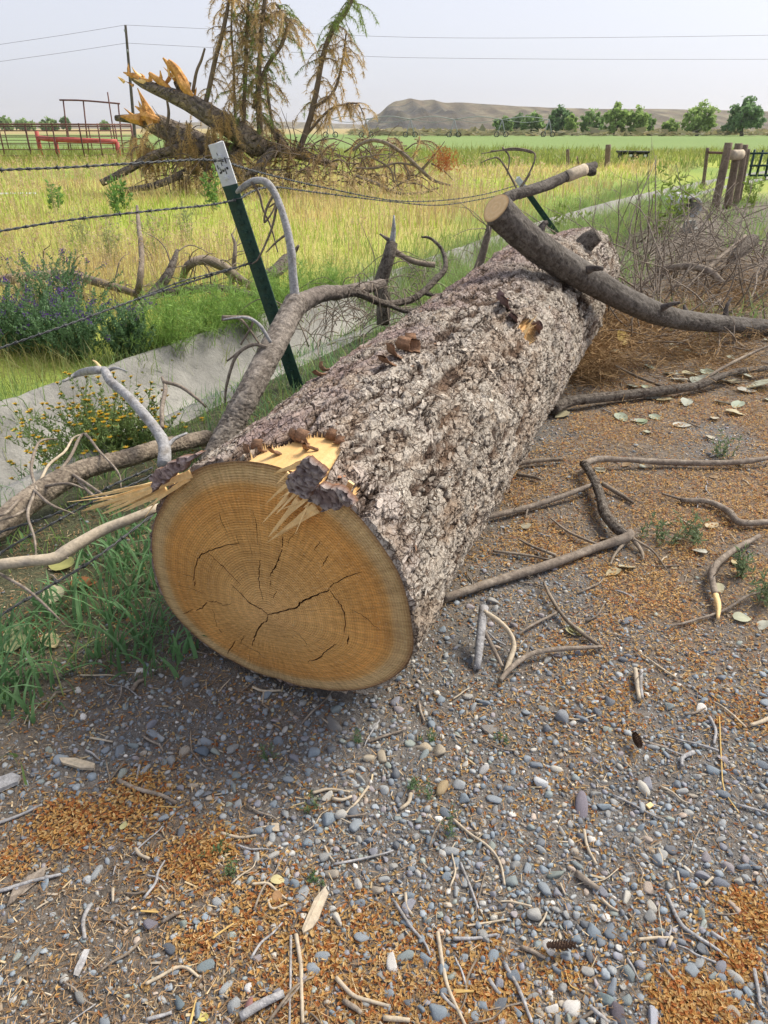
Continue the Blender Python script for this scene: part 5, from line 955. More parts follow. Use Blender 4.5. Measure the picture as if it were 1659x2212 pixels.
V, f = tube([py(*Z1(247, 415), 47), py(*Z1(345, 417), 47), py(*Z1(497, 430), 47)], .05, 6, seg=6); FRM.part('top_bar', V, f, m_rust)
a = py(*Z1(446, 382), 46); b = py(*Z1(469, 535), 46); g_ = b-(a-b)*(b[2]/(a[2]-b[2])); V, f = tube([g_, a], .035, 6, seg=3); o = mk('thin_mast', V, f, m_rust, org=g_); tag(o, 'thin single rusty mast standing right of the pipe frame', 'mast')
RD = Thing('red_rail_feeder', (*py(*Z1(228, 660), 44)[:2], 0), 'red painted pipe rail on posts inside the pens', 'pipe rail')
for x, yt, yy in [(150, 540, 46), (228, 575, 44), (485, 590, 44)]:
    a = py(*Z1(x, yt), yy); V, f = tube([(a[0], a[1], 0), a], .12, 8, seg=3); RD.part('post', V, f, m_red)
V, f = tube([py(*Z1(165, 572), 46), py(*Z1(225, 578), 44), py(*Z1(485, 588), 44)], .13, 8, seg=8); RD.part('rail', V, f, m_red)
a = pz(-30, 432); b = pz(82, 431); V, f = tube([a+np.array([0, 0, .08]), b+np.array([0, 0, .08])], .08, 8, seg=4); o = mk('white_pipe', V, f, m_white, org=a); tag(o, 'white plastic pipe lying in the yellow grass at the left edge', 'pipe')

# ------------------------------------------------------------------ posts, gate, bins and culvert at right
def zpost(name, label, top, bot, w_, Y, mat_=m_post, group='wooden posts', sides=10):
    a = py(*Z2(*top), Y); b = py(*Z2(*bot), Y); k = b[2]/(a[2]-b[2]); g_ = b-(a-b)*k if b[2] > -.4 else b; r = w_*.5312/2*dep(a)/F0
    t = Thing(name, (g_[0], g_[1], 0), label, 'post', group); V, f = tube([g_, (a+g_)/2, a], [r*1.05, r, r*.96], sides, rough=.12, seed=int(rng.integers(1e6))); t.part('post', V, f, mat_, smooth=True); return t, a, g_
zpost('fence_post', 'short dark wooden post in the weeds left of the black bins', (845, 363), (846, 438), 14, 34)
zpost('fence_post', 'thicker grey wooden post between the short post and the bins', (1010, 344), (1004, 440), 22, 33)
zpost('fence_post', 'small leaning stake between the two wooden posts', (882, 392), (892, 440), 8, 34)
zpost('fence_post', 'slim grey post holding a rail left of the leaning posts', (1414, 357), (1405, 432), 14, 22)
P1 = zpost('gate_post', 'brown squared post leaning right, foremost of the gate posts', (1500, 336), (1443, 606), 32, 16.6)
zpost('gate_post', 'second gate post, just behind the brown squared one', (1541, 339), (1492, 604), 32, 16.9)
zpost('gate_post', 'third gate post with a darker top', (1568, 344), (1528, 575), 24, 17.6)
zpost('gate_post', 'rearmost slim gate post beside the green gate', (1581, 362), (1547, 545), 15, 18.3)
a, b = py(*Z2(1506, 386), 16.7), py(*Z2(1550, 384), 16.9); V, f = tube([a, b], .1, 10, seg=4); o = mk('brace_log', V, f, m_pale, org=a); tag(o, 'short pale brace log wedged between the leaning gate posts', 'log')
a, b = py(*Z2(1416, 376), 22), py(*Z2(1485, 379), 21); V, f = tube([a, b], .035, 6, seg=4); o = mk('fence_rail', V, f, m_rust, org=a); tag(o, 'thin dark rail from the slim post to the gate posts', 'rail')
GT = Thing('green_gate', (*py(*Z2(1570, 530), 18.5)[:2], 0), 'dark green pipe gate at the right edge', 'gate')
for x, yt, xb, yb in [(1606, 364, 1570, 530), (1640, 366, 1610, 478), (1668, 366, 1645, 490), (1700, 366, 1680, 500), (1735, 366, 1715, 500)]:
    V, f = tube([py(*Z2(xb, yb), 18.5), py(*Z2(x, yt), 18.5)], .028, 6, seg=3); GT.part('bar', V, f, m_green)
for y_ in (380, 430, 470): V, f = tube([py(*Z2(1585, y_), 18.4), py(*Z2(1750, y_-2), 18.4)], .025, 6, seg=3); GT.part('rail', V, f, m_green)
for lab, x0, x1, yt, yb in [('left one of two black feed bins with a yellow sticker', 1052, 1113, 370, 416), ('right one of two black feed bins with a yellow sticker', 1118, 1170, 371, 413)]:
    A, B = py(*Z2(x0, yb), 41), py(*Z2(x1, yb), 41); zt = py(*Z2(x0, yt), 41)[2]; t = Thing('feed_bin', ((A[0]+B[0])/2, 41, 0), lab, 'bin', 'black feed bins'); cx, w_ = (A[0]+B[0])/2, B[0]-A[0]
    z0 = .35; V, f = box((cx, 41.3, (zt*.86+z0)/2), (w_*.92, .8, zt*.86-z0)); V[V[:, 2] < (zt+z0)/2-.05] = (V[V[:, 2] < (zt+z0)/2-.05]-np.array([cx, 41.3, 0]))*np.array([.82, .85, 1])+np.array([cx, 41.3, 0]); t.part('body', V, f, m_plastic, smooth=False)
    V, f = box((cx, 41.3, zt*.93), (w_*1.0, .9, zt*.14)); t.part('lid', V, f, m_plastic, smooth=False)
    for s_ in (-1, 1): V, f = box((cx+s_*w_*.36, 41.2, z0/2), (.12, .5, z0)); t.part('leg', V, f, m_plastic, smooth=False)
    V, f = box((cx-w_*.18, 40.88, zt*.52), (w_*.22, .012, zt*.32)); t.part('sticker', V, f, m_sticker, smooth=False)
    V, f = box((cx+w_*.18, 40.885, zt*.6), (w_*.2, .012, zt*.2)); t.part('sticker', V, f, m_white, smooth=False)
a, b = py(*Z2(1364, 526), 15.2), py(*Z2(1300, 520), 16.2); a[2] = b[2] = .17
CV = Thing('culvert_pipe', (a[0], a[1], 0), 'white culvert pipe with a dark open mouth in the brush at right', 'pipe'); th = np.linspace(0, 2*np.pi, 24, endpoint=False); d = unit(b-a); sx = unit(np.cross(d, (0, 0, 1))); uz = np.array([0, 0, 1.])
rings = np.vstack([a+d*s_+(np.cos(th)[:, None]*sx+np.sin(th)[:, None]*uz)*r for s_, r in ((1.2, .20), (0, .20), (0, .17), (1.2, .17))]); q = np.array([[k*24+i, k*24+(i+1) % 24, k*24+24+(i+1) % 24, k*24+24+i] for k in range(3) for i in range(24)])
CV.part('pipe', rings, [q], MAT('pale_plastic', c=(.55, .55, .55), rough=.6, noise=(8, .25)))
CV.part('far_plug', np.vstack([rings[-24:], rings[-24:].mean(0)]), [np.array([[i, (i+1) % 24, 24] for i in range(24)])], m_plastic)
def rubble(label, u, v, s_, seed, Y=None):
    c = pz(u, v); s_ = tuple(.5*q for q in s_); V, f = box((0, 0, 0), s_); V = V+rng.normal(0, .16, V.shape)*np.array(s_); a = rng.uniform(0, 3); R = np.array([[math.cos(a), -math.sin(a), 0], [math.sin(a), math.cos(a), 0], [0, 0, 1]]); V = V@R.T+c+np.array([0, 0, s_[2]*.3]); o = mk('concrete_chunk', V, f, m_concrete, org=c, smooth=False); tag(o, label, 'rubble', 'broken concrete beyond the ditch')
rubble('grey broken slab at the far end of the ditch', 1335, 480, (.7, .5, .25), 1); rubble('small pale slab under the culvert pipe', 1400, 453, (.9, .5, .12), 2); rubble('tilted grey slab before the gate posts', 1490, 500, (.5, .5, .4), 3); rubble('dark chunk near the foot of the gate posts', 1480, 460, (.5, .4, .3), 4)

# ------------------------------------------------------------------ centre pivot in the green field
PV = Thing('centre_pivot', (*py(*Z2(765, 300), 150)[:2], 0), 'long wheeled irrigation pivot standing in the far green field', 'irrigation pivot')
tw = [(-120, 298), (25, 300), (205, 300), (382, 298), (575, 296), (765, 296)]
for k, (x, y) in enumerate(tw):
    c = py(*Z2(x, y), 150+k*2); zt = 3.0
    for s_ in (-1, 1): V, f = tube([(c[0]+s_*.9, c[1], 0), (c[0], c[1], zt)], .09, 5, seg=3); PV.part('tower_leg', V, f, m_galv)
    for s_ in (-1, 1):
        a = np.linspace(0, 2*np.pi, 16); V, f = tube([(c[0]+s_*.9+.45*math.cos(q), c[1], .45+.45*math.sin(q)) for q in a], .09, 5, cap=False, seg=20); PV.part('wheel', V, f, m_plastic)
    if k:
        p0 = np.array([lastc[0], lastc[1], zt]); p1 = np.array([c[0], c[1], zt]); m = (p0+p1)/2+np.array([0, 0, .5]); V, f = tube([p0, m, p1], .085, 6, seg=14); PV.part('pipe', V, f, m_galv)
        m = (p0+p1)/2-np.array([0, 0, .5]); V, f = tube([p0, m, p1], .05, 5, seg=14); PV.part('truss_rod', V, f, m_galv)
    lastc = c

# ------------------------------------------------------------------ far trees
def far_tree(label, u, vt, vb, wpx, Y, colr, nl=2600, group='cottonwoods before the hills'):
    b = py(u, 290, Y); b[2] = 0; k = Y/1534*1.08; zt = py(u, vt, Y)[2]; R = wpx/2*Y*.9/F0; t = Thing('cottonwood_tree', b, label, 'tree', group)
    limbs_ = []
    for q in range(4):
        d = np.array([rng.normal(0, .35)*R, rng.normal(0, .3)*R, zt*.72]); V, f = tube([b+np.array([rng.normal(0, .3), 0, -.2]), b+d*np.array([.3, .3, .4]), b+d], [.025*zt, .018*zt, .006*zt], 6); t.part('trunk' if q == 0 else 'limb', V, f, m_pole); limbs_.append(b+d)
    nc = 60; cs = []
    for q in range(nc):
        a = rng.uniform(0, 2*np.pi); rr_ = math.sqrt(rng.random())*R*.82; zz = zt*(.16+.72*rng.random()*(1-.45*(rr_/R)**2)); cs.append((b[0]+rr_*math.cos(a), b[1]+rr_*math.sin(a), zz, R*rng.uniform(.09, .22)))
    cs.append((b[0]+rng.normal(0, .1)*R, b[1], zt*.88, R*.3))
    cs = np.array(cs); pick = rng.integers(0, len(cs), nl); d = rng.normal(0, 1, (nl, 3)); d /= np.linalg.norm(d, axis=1)[:, None]; rad_ = rng.random(nl)**.4*rng.lognormal(0, .25, nl)
    P = cs[pick, :3]+d*(cs[pick, 3]*rad_)[:, None]*np.array([1, 1, .85]); P[:, 2] = np.clip(P[:, 2], .3, zt)
    sz = .0021*Y*rng.uniform(.5, 1.2, nl); a1 = rng.normal(0, 1, (nl, 3)); a1 /= np.linalg.norm(a1, axis=1)[:, None]; a2 = np.cross(a1, rng.normal(0, 1, (nl, 3))); a2 /= np.linalg.norm(a2, axis=1)[:, None]
    V = np.stack([P-a1*sz[:, None], P-a2*sz[:, None]*.7, P+a1*sz[:, None], P+a2*sz[:, None]*.7], 1).reshape(-1, 3); cc = np.array(colr)*rng.uniform(.75, 1.3, (nl, 1))*(.85+.3*rng.random((len(cs), 1)))[pick]
    o = t.part('crown', V, [np.arange(4*nl).reshape(-1, 4)], m_leaf, col=np.repeat(cc, 4, 0), smooth=False); o['kind'] = 'stuff'
gA, gB, gC = (.25, .37, .14), (.33, .45, .15), (.18, .29, .13)
for lab, x, yt, yb, w_, Y, c, n in [('leftmost rounded tree of the row before the hill', 580, 228, 305, 88, 215, gA, 2000), ('dark tree squeezed behind the leftmost rounded one', 640, 214, 305, 66, 235, gC, 1800), ('broad dark tree third in the row', 700, 208, 310, 105, 210, gA, 2600), ('tallest dark tree near the middle of the row', 803, 183, 308, 108, 205, gC, 3000), ('narrow pale tree right of the tallest dark one', 857, 213, 308, 62, 200, gB, 1600), ('open crowned tree standing alone in the middle', 938, 195, 308, 104, 205, gA, 2200), ('bright tall tree with a pointed crown', 1037, 168, 318, 104, 185, gB, 2800), ('wide bright tree beside the pointed one', 1108, 184, 318, 112, 185, gB, 2800), ('small tree at the right end of the bright pair', 1166, 216, 316, 62, 190, gA, 1600), ('small pale green bushy tree before the right pair', 1258, 238, 312, 78, 190, gB, 1800), ('large pale open tree second from the right', 1370, 162, 318, 150, 180, gB, 3600), ('large dark round tree at the far right', 1552, 148, 318, 172, 175, gC, 4200)]:
    u, vt = Z2(x, yt); far_tree(lab, u, vt, 290, w_*.5312, Y, c, n)
for lab, x, yt, w_, Y, c in [('far hazy clump of trees above the pens', 212, 487, 85, 420, gA), ('small hazy tree beside the pipe frame', 280, 482, 42, 420, gC), ('hazy tree low behind the power pole', 440, 500, 40, 420, gA), ('hazy wide tree at the left edge', 30, 482, 70, 480, gA), ('hazy low tree left of the far clump', 110, 492, 90, 520, gA)]:
    u, vt = Z1(x, yt); far_tree(lab, u, vt, 280, w_*.5208, Y, c, 1300, 'hazy trees beyond the pens')
# low sagebrush at the foot of the hills
ns = 2600; u = rng.uniform(760, 1900, ns); Yb = rng.uniform(170, 330, ns); ac = Acc(); P = np.array([py(a, 290, y) for a, y in zip(u, Yb)]); P[:, 2] = 0
q = rng.normal(0, 1, (ns, 9, 3))*np.array([1., .8, .5])*rng.uniform(.6, 1.4, (ns, 1, 1)); q[:, :, 2] = np.abs(q[:, :, 2])
V = (P[:, None]+q).reshape(-1, 3); cc = lerp((.20, .20, .12), (.30, .26, .13), rng.random(ns)); o = mk('sagebrush', V, [np.arange(len(V)).reshape(-1, 3)], m_leaf, smooth=False, col=np.repeat(cc, 9, 0)); o['kind'] = 'stuff'

# ------------------------------------------------------------------ grass and weeds
def blades(P, H, W, lean, C, seg=3, bend=.5):
    n = len(P); az = rng.uniform(0, 2*np.pi, n); d = np.stack([np.cos(az), np.sin(az), np.zeros(n)], 1); s = np.stack([-np.sin(az+rng.normal(0, .8, n)), np.cos(az+rng.normal(0, .8, n)), np.zeros(n)], 1)
    rows = []
    for k in range(seg):
        t = k/seg; c = P+d*(lean*H*(t**1.8))[:, None]; c[:, 2] += H*(t-bend*lean*.6*t**2.5); wk = W*(1-.75*t**1.5)
        rows += [c-s*wk[:, None]/2, c+s*wk[:, None]/2]
    c = P+d*(lean*H)[:, None]; c[:, 2] += H*(1-bend*lean*.6); rows.append(c); V = np.stack(rows, 1); m = 2*seg+1
    q = [[2*k, 2*k+1, 2*k+3, 2*k+2] for k in range(seg-1)]; t3 = [[2*seg-2, 2*seg-1, 2*seg]]; o = m*np.arange(n)[:, None, None]
    fs = [(np.array(t3)[None]+o).reshape(-1, 3)]
    if q: fs.append((np.array(q)[None]+o).reshape(-1, 4))
    return V.reshape(-1, 3), fs, np.repeat(C, m, 0)
def grd(x, y): return np.stack([x, y, gh(x, y)], 1)
# field grass beyond the ditch
n = 80000; yy = 4.2*(60/4.2)**(rng.random(n)**.82); xx = rng.uniform(-.66, .66, n)*yy*1.05; q = off(xx, yy)-.006*np.clip(along(xx, yy)-10, 0, None)**2*0
keep = (q > 3.97+.15*rng.random(n)) & ((xx < .34*yy+2.0) | (yy > 20)) ; dens = fbm(xx*.8, yy*.8, s=301); keep &= rng.random(n) < .35+1.3*dens; xx, yy = xx[keep], yy[keep]; n = len(xx)
H = rng.uniform(.10, .36, n)*(.5+.9*fbm(xx*.5, yy*.5, s=303))*(1+.5*sst(yy, 30, 50)); W = np.maximum(.0035, .00085*yy)*rng.uniform(.7, 1.4, n)
zn = fbm(xx*.35, yy*.35, s=305); zn2 = fbm(xx*1.5, yy*1.5, s=307)
c = lerp((.40, .50, .09), (.60, .47, .20), sst(zn+.3*(zn2-.5), .44, .58)); c = lerp(c, (.22, .36, .08), sst(zn2, .55, .75)*.7); c = np.where((rng.random(n) < .22)[:, None], np.array([.62, .48, .26]), c)
c = lerp(c, (.17, .25, .05), sst(yy, 32, 44)*.6)
c = lerp(c, (.10, .20, .06), sst(off(xx, yy), 5.2, 4.3)*.5); c *= rng.uniform(.75, 1.25, (n, 1))
V, f, cc = blades(grd(xx, yy), H, W, rng.uniform(.1, .9, n), c, 2); o = mk('field_grass', V, f, m_grass, col=cc, smooth=False); o['kind'] = 'stuff'
# dry seed heads standing in it
n = 9000; yy = 5*(28/5)**(rng.random(n)**.9); xx = rng.uniform(-.62, .62, n)*yy; keep = (off(xx, yy) > 4.9) & (rng.random(n) < sst(fbm(xx*.5, yy*.5, s=311), .40, .62)) & (xx < .3*yy+1.5); xx, yy = xx[keep], yy[keep]; n = len(xx); P = grd(xx, yy); H = rng.uniform(.3, .62, n); tip = P+np.stack([rng.normal(0, .05, n), rng.normal(0, .05, n), H], 1)
m = 9; hd = tip[:, None]+rng.normal(0, 1, (n, m, 3))*np.array([.016, .016, .04]); sz = (.0035+.0005*yy)[:, None, None]; a1 = rng.normal(0, 1, (n, m, 3))*sz*1.6; a2 = rng.normal(0, 1, (n, m, 3))*sz*1.6
V1 = np.stack([hd, hd+a1, hd+a2], 2).reshape(-1, 3); sw = np.maximum(.002, .0005*yy)[:, None]*np.array([1, 0, 0]); V2 = np.stack([P-sw, P+sw, tip], 1).reshape(-1, 3)
hc = lerp((.50, .36, .19), (.62, .50, .32), rng.random(n)); V = np.vstack([V1, V2]); cc = np.vstack([np.repeat(hc, m*3, 0), np.repeat(hc*.9, 3, 0)]); o = mk('seed_head_grass', V, [np.arange(len(V)).reshape(-1, 3)], m_grass, col=cc, smooth=False); o['kind'] = 'stuff'
# tall weedy strip before the green field
n = 16000; yy = rng.uniform(33, 58, n); xx = rng.uniform(-.6, .75, n)*yy; keep = rng.random(n) < .3+fbm(xx*.1, yy*.1, s=313); xx, yy = xx[keep], yy[keep]; n = len(xx); H = rng.uniform(.25, .8, n)*(.4+fbm(xx*.25, yy*.25, s=315))*np.where((xx > 11) & (xx < 16.5) & (yy < 44), .5, 1)
c = lerp((.15, .23, .055), (.34, .34, .09), fbm(xx*.2, yy*.2, s=317))*rng.uniform(.75, 1.25, (n, 1)); V, f, cc = blades(grd(xx, yy), H, np.full(n, .06), rng.uniform(.1, .9, n), c, 2); o = mk('tall_weeds', V, f, m_grass, col=cc, smooth=False); o['kind'] = 'stuff'
# green grass of the verge between log and ditch
def tuft(P, nb, L, W, c, spread=.035): 
    p = np.repeat(np.array([P]), nb, 0)+np.c_[rng.normal(0, spread, (nb, 2)), np.zeros(nb)]; p[:, 2] = gh(p[:, 0], p[:, 1])-.01
    return blades(p, L*rng.uniform(.5, 1.15, nb), W*rng.uniform(.7, 1.25, nb), rng.uniform(.15, 1.05, nb), np.array(c)*rng.uniform(.7, 1.3, (nb, 1)), 5 if P[1] < 2.6 else 3, .75)
vg_ = Acc(); dk, lt_, ol = (.15, .29, .125), (.25, .38, .12), (.30, .35, .12)
for u, v, s_ in [(20, 1490, 1.2), (60, 1450, 1), (-20, 1530, 1.3), (110, 1400, .9), (170, 1370, 1), (150, 1330, .9), (230, 1330, 1), (270, 1290, 1.1), (310, 1330, 1), (330, 1270, 1.1), (250, 1250, .9), (310, 1220, 1), (340, 1370, .9), (290, 1390, 1), (375, 1400, .8), (200, 1400, .8), (190, 1280, .8), (100, 1330, .8), (40, 1380, .9), (350, 1190, 1), (270, 1180, .9), (215, 1230, .9), (300, 1150, .8), (10, 1440, 1), (60, 1540, .7), (240, 1420, .8), (330, 1430, .6), (140, 1440, .7)]:
    for k in range(2):
        c = pz(u+rng.normal(0, 14), v+rng.normal(0, 10)); vg_.add(*[(x[0], x[1], x[2]) for x in [tuft(c, 9, .22*s_, .0105, dk)]][0])
for k in range(2700):
    a = rng.uniform(-.5, 22) if k < 1300 else rng.uniform(1.5, 7.5); q = rng.uniform(1.55, 3.02) if a < 7 else rng.uniform(2.3, 2.98)
    x, y = DN*q+DT*a; 
    if y < .9 or (abs((np.array([x, y])-FC[:2])@E1[:2]) < .5 and y < 7): continue
    nz_ = fbm(x*2, y*2, s=331); 
    if rng.random() > (.1+nz_*.75 if a < 3 else .35+nz_): continue
    w_ = rng.random(); col_ = dk if w_ < .45 else lt_ if w_ < .85 else ol; vg_.add(*tuft((x, y, 0), int(rng.integers(5, 12)), rng.uniform(.07, .2), .0055, col_, .05))
for k in range(700):                                   # the far lip, hanging over the concrete
    a = rng.uniform(1, 24); q = rng.uniform(3.9, 4.3); x, y = DN*q+DT*a; vg_.add(*tuft((x, y, 0), 10, rng.uniform(.15, .35), .005, lt_ if rng.random() < .6 else ol, .06))
for k in range(160):                                   # clumps growing at the ditch joints and along its near lip
    a = rng.uniform(2, 20); q = 3.0+abs(rng.normal(0, .05)); x, y = DN*q+DT*a; vg_.add(*tuft((x, y, 0), 8, rng.uniform(.12, .3), .005, dk if rng.random() < .5 else lt_, .05))
for k in range(1500):
    a = rng.uniform(5.9, 16); q = rng.uniform(2.2, 3.5); x, y = DN*q+DT*a; vg_.add(*tuft((x, y, 0), 10, rng.uniform(.22, .5), .0065, lt_ if rng.random() < .55 else ol, .07))
for k in range(1300):                                  # rank growth filling the far stretches of the channel
    a = rng.uniform(6.7, 9.4) if k % 2 else rng.uniform(10.0, 13.0); q = rng.uniform(2.9, 3.95); x, y = DN*q+DT*a; vg_.add(*tuft((x+.006*max(a-10, 0)**2, y, 0), 9, rng.uniform(.25, .55), .007, lt_ if rng.random() < .6 else ol, .07))
G = vg_.get(); o = mk('verge_grass', G[0], G[1], m_grass, col=G[2]); o['kind'] = 'stuff'
# patch of rough grass at the right edge and before the gate
ac = Acc()
for u, v, s_, n_ in [(1640, 520, 70, 50), (1600, 420, 60, 40), (1350, 580, 60, 30), (1420, 470, 80, 40), (1500, 420, 60, 40), (1620, 700, 50, 14), (1280, 560, 40, 20), (1480, 700, 60, 14), (1560, 480, 80, 30), (1400, 430, 90, 60), (1250, 470, 60, 60)]:
    for k in range(n_):
        c = pz(u+rng.normal(0, s_*.6), v+rng.normal(0, s_*.3)); ac.add(*tuft(c, 9, rng.uniform(.15, .4), max(.005, .0009*c[1]), lt_ if rng.random() < .7 else ol, .1))
G = ac.get(); o = mk('rough_grass', G[0], G[1], m_grass, col=G[2]); o['kind'] = 'stuff'

def leafs(P, D, L, W, C):                                  # small pointed leaves at P along D
    n = len(P); D = D/np.linalg.norm(D, axis=1)[:, None]; S_ = np.cross(D, rng.normal(0, 1, (n, 3))); S_ /= np.linalg.norm(S_, axis=1)[:, None]; U_ = np.cross(S_, D)
    V = np.stack([P, P+D*(L*.45)[:, None]-S_*(W*.5)[:, None]+U_*(L*.06)[:, None], P+D*L[:, None]-U_*(L*.1)[:, None], P+D*(L*.45)[:, None]+S_*(W*.5)[:, None]+U_*(L*.06)[:, None]], 1)
    return V.reshape(-1, 3), [np.arange(4*n).reshape(-1, 4)], np.repeat(C, 4, 0)
def plant(name, label, cat, u, v, R, Ht, ns, nl, lf, lw, lc, stemc, fl=None, group=None, lean=.7, droop=.25, srad=.0022, y=None):
    c = pz(u, v) if y is None else np.array([py(u, v, y)[0], y, 0]); c[2] = float(gh(c[0], c[1])); t = Thing(name, c, label, cat, group); tips = []; ac = Acc(); P, D = [], []
    for k in range(ns):
        b = c+np.array([rng.normal(0, .22*R), rng.normal(0, .18*R), -.01]); az = rng.uniform(0, 2*np.pi); d = np.array([math.cos(az)*lean*rng.uniform(.2, 1)*R/Ht, math.sin(az)*lean*rng.uniform(.2, 1)*R/Ht, 1]); L = Ht*rng.uniform(.75, 1.25); pts = [b]; d = unit(d)
        for q in range(6): d = unit(d+rng.normal(0, .1, 3)+np.array([0, 0, -droop*.15*q/3])); pts.append(pts[-1]+d*L/6)
        pts = np.array(pts); pts[1:, 2] = np.maximum(pts[1:, 2], c[2]-.3); V, f = tube(pts, [srad, srad*.8, srad*.4], 3, seg=9, cap=False); ac.add(V, f, np.array(stemc)*rng.uniform(.8, 1.2)); tips.append((pts[-1], d))
        C = smooth_path(pts, 30)
        for q in range(nl):
            i = int(rng.uniform(.15, .99)*29); P.append(C[i]); D.append(unit(rng.normal(0, 1, 3)+np.array([0, 0, .4])+d*.5))
    G = ac.get(); o = t.part('stem', G[0], G[1], m_grass, col=G[2]); o['kind'] = 'stuff'
    if P:
        P, D = np.array(P), np.array(D); n = len(P); V, f, cc = leafs(P, D, lf*rng.uniform(.6, 1.3, n), lw*rng.uniform(.7, 1.3, n), np.array(lc)*rng.uniform(.7, 1.3, (n, 1))); o = t.part('foliage', V, f, m_grass, col=cc, smooth=False); o['kind'] = 'stuff'
    if fl:
        fc, fs_, prob, kind = fl; ac = Acc()
        for p, d in tips:
            if rng.random() > prob: continue
            if kind == 'head':                              # rayed yellow heads
                v = [p-d*fs_*.9]+[p+fs_*(.55*np.array([math.cos(a), math.sin(a), 0])) for a in np.linspace(0, 2*np.pi, 7)[:-1]]; ac.add(np.array(v), [np.array([[0, 1+q, 1+(q+1) % 6] for q in range(6)])], (.16, .24, .06))
                for a in np.linspace(0, 2*np.pi, 10)[:-1]:
                    e = np.array([math.cos(a), math.sin(a), .25]); s_ = np.array([-math.sin(a), math.cos(a), 0])*fs_*.22; ac.add(np.array([p+e*fs_*.2-s_, p+e*fs_*.2+s_, p+e*fs_*rng.uniform(.9, 1.25)]), [np.array([[0, 1, 2]])], np.array(fc)*rng.uniform(.8, 1.1))
                v, f = tube([p-d*fs_*.2, p+np.array([0, 0, fs_*.22])], [fs_*.45, fs_*.35], 6, seg=3); ac.add(v, f, (.55, .30, .03))
            else:
                m = 16; q = p+rng.normal(0, fs_, (m, 3)); D_ = rng.normal(0, 1, (m, 3)); V, f, cc = leafs(q, D_, np.full(m, fs_*1.1), np.full(m, fs_*.7), np.array(fc)*rng.uniform(.7, 1.3, (m, 1))); ac.add(V, f); ac.C[-1] = cc
        if ac.n: G = ac.get(); o = t.part('flower', G[0], G[1], m_grass, col=G[2], smooth=False); o['kind'] = 'stuff'
    return t
pur_, yel = (.12, .05, .25), (.85, .62, .04)
AL = dict(lf=.022, lw=.013, lc=(.17, .29, .14), stemc=(.15, .24, .10), fl=(pur_, .014, .3, 'clump'), group='purple flowered weeds across the ditch', lean=.9)
for lab, u, v, y, R, H_, ns in [('big dark green weed bush with a few purple flowers at the left edge', 60, 800, 5.35, .48, .43, 75), ('purple flowered weed bush in the middle of its patch', 165, 800, 5.3, .42, .44, 80), ('purple flowered weed bush hanging over the concrete lip', 275, 790, 5.3, .28, .38, 45), ('small purple flowered weed bush behind the others', 130, 700, 6.1, .4, .5, 50)]:
    plant('alfalfa_bush', lab, 'weed bush', u, v, R, H_, int(ns*1.7), 75, y=y, **AL)
MU = dict(lf=.08, lw=.0045, lc=(.26, .42, .10), stemc=(.25, .38, .10), group='light green podded weeds across the ditch', lean=1.0, droop=.5)
for lab, u, v, y, R, H_, ns in [('light green podded weed spilling over the ditch lip beside the purple flowers', 370, 760, 5.5, .40, .46, 42), ('light green podded weed in the middle of its patch', 450, 735, 5.9, .42, .48, 46), ('light green podded weed just left of the steel post', 530, 710, 6.2, .4, .46, 40), ('light green podded weed behind the steel post', 610, 660, 6.9, .4, .45, 36), ('podded weed far along the ditch behind the forked branch', 700, 620, 7.6, .4, .4, 30)]:
    plant('podded_weed', lab, 'weed', u, v, R, H_, int(ns*1.9), 34, y=y, **MU)
GU = dict(lf=.026, lw=.010, lc=(.21, .30, .11), stemc=(.24, .27, .10), fl=(yel, .016, .95, 'head'), group='yellow flowered weeds by the ditch', lean=1.1)
plant('gumweed', 'bushy weed covered in small yellow flower heads beside the ditch', 'weed bush', 215, 985, .50, .42, 190, 34, y=3.55, **GU)
plant('gumweed', 'smaller yellow flowered weed at the foot of the bleached fork', 'weed bush', 300, 985, .28, .26, 60, 26, y=3.5, **GU)
plant('gumweed', 'yellow flowered sprig leaning over the concrete at the left', 'weed bush', 110, 985, .25, .30, 20, 14, y=3.5, **GU)
LW = dict(lf=.11, lw=.04, lc=(.17, .30, .08), stemc=(.16, .24, .07), group='leafy green shoots', lean=.35)
for lab, x, y_, Y, H_ in [('leafy green shoot left of the broken conifer', 262, 400, 15, .55), ('leafy green shoot below the broken conifer trunk', 250, 430, 14, .6), ('pale leafy shoot in front of the uprooted roots', 455, 420, 14.5, .75), ('leafy shoot at the far left in the yellow grass', 112, 420, 15, .45)]:
    plant('leafy_shoot', lab, 'weed', x, y_, .22, H_, 7, 22, y=Y, **LW)
for lab, x, y_, Y, H_ in [('bright leafy shoot behind the tip of the stub', 1240, 440, 13, .7), ('bright yellow green shoot in the brush right of the stub', 1440, 450, 11.5, .95), ('leafy shoot before the culvert pipe', 1470, 440, 13, .8), ('small leafy shoot beyond the far steel post', 1215, 450, 14, .6), ('leafy shoot at the bottom right of the gate posts', 1620, 430, 16, .6)]:
    plant('leafy_shoot', lab, 'weed', x, y_, .3, H_, 7, 20, y=Y, **dict(LW, lc=(.24, .33, .07)))
SG = dict(lf=.05, lw=.014, lc=(.36, .40, .20), stemc=(.3, .33, .15), group='pale weeds in the field', lean=.5)
for lab, x, y_, Y in [('pale grey green weed left of the thin dead stem', 235, 560, 8.6), ('pale weed right behind the thin dead stem', 330, 540, 9.2), ('pale grey green weed further back in the grass', 180, 520, 10), ('pale weed between the conifer and the steel post', 400, 500, 10.5)]:
    plant('pale_weed', lab, 'weed', x, y_, .3, .5, 16, 20, y=Y, **SG)
SM = dict(lf=.014, lw=.0028, lc=(.14, .24, .11), stemc=(.16, .2, .09), group='seedlings in the gravel', lean=.5, srad=.0009)
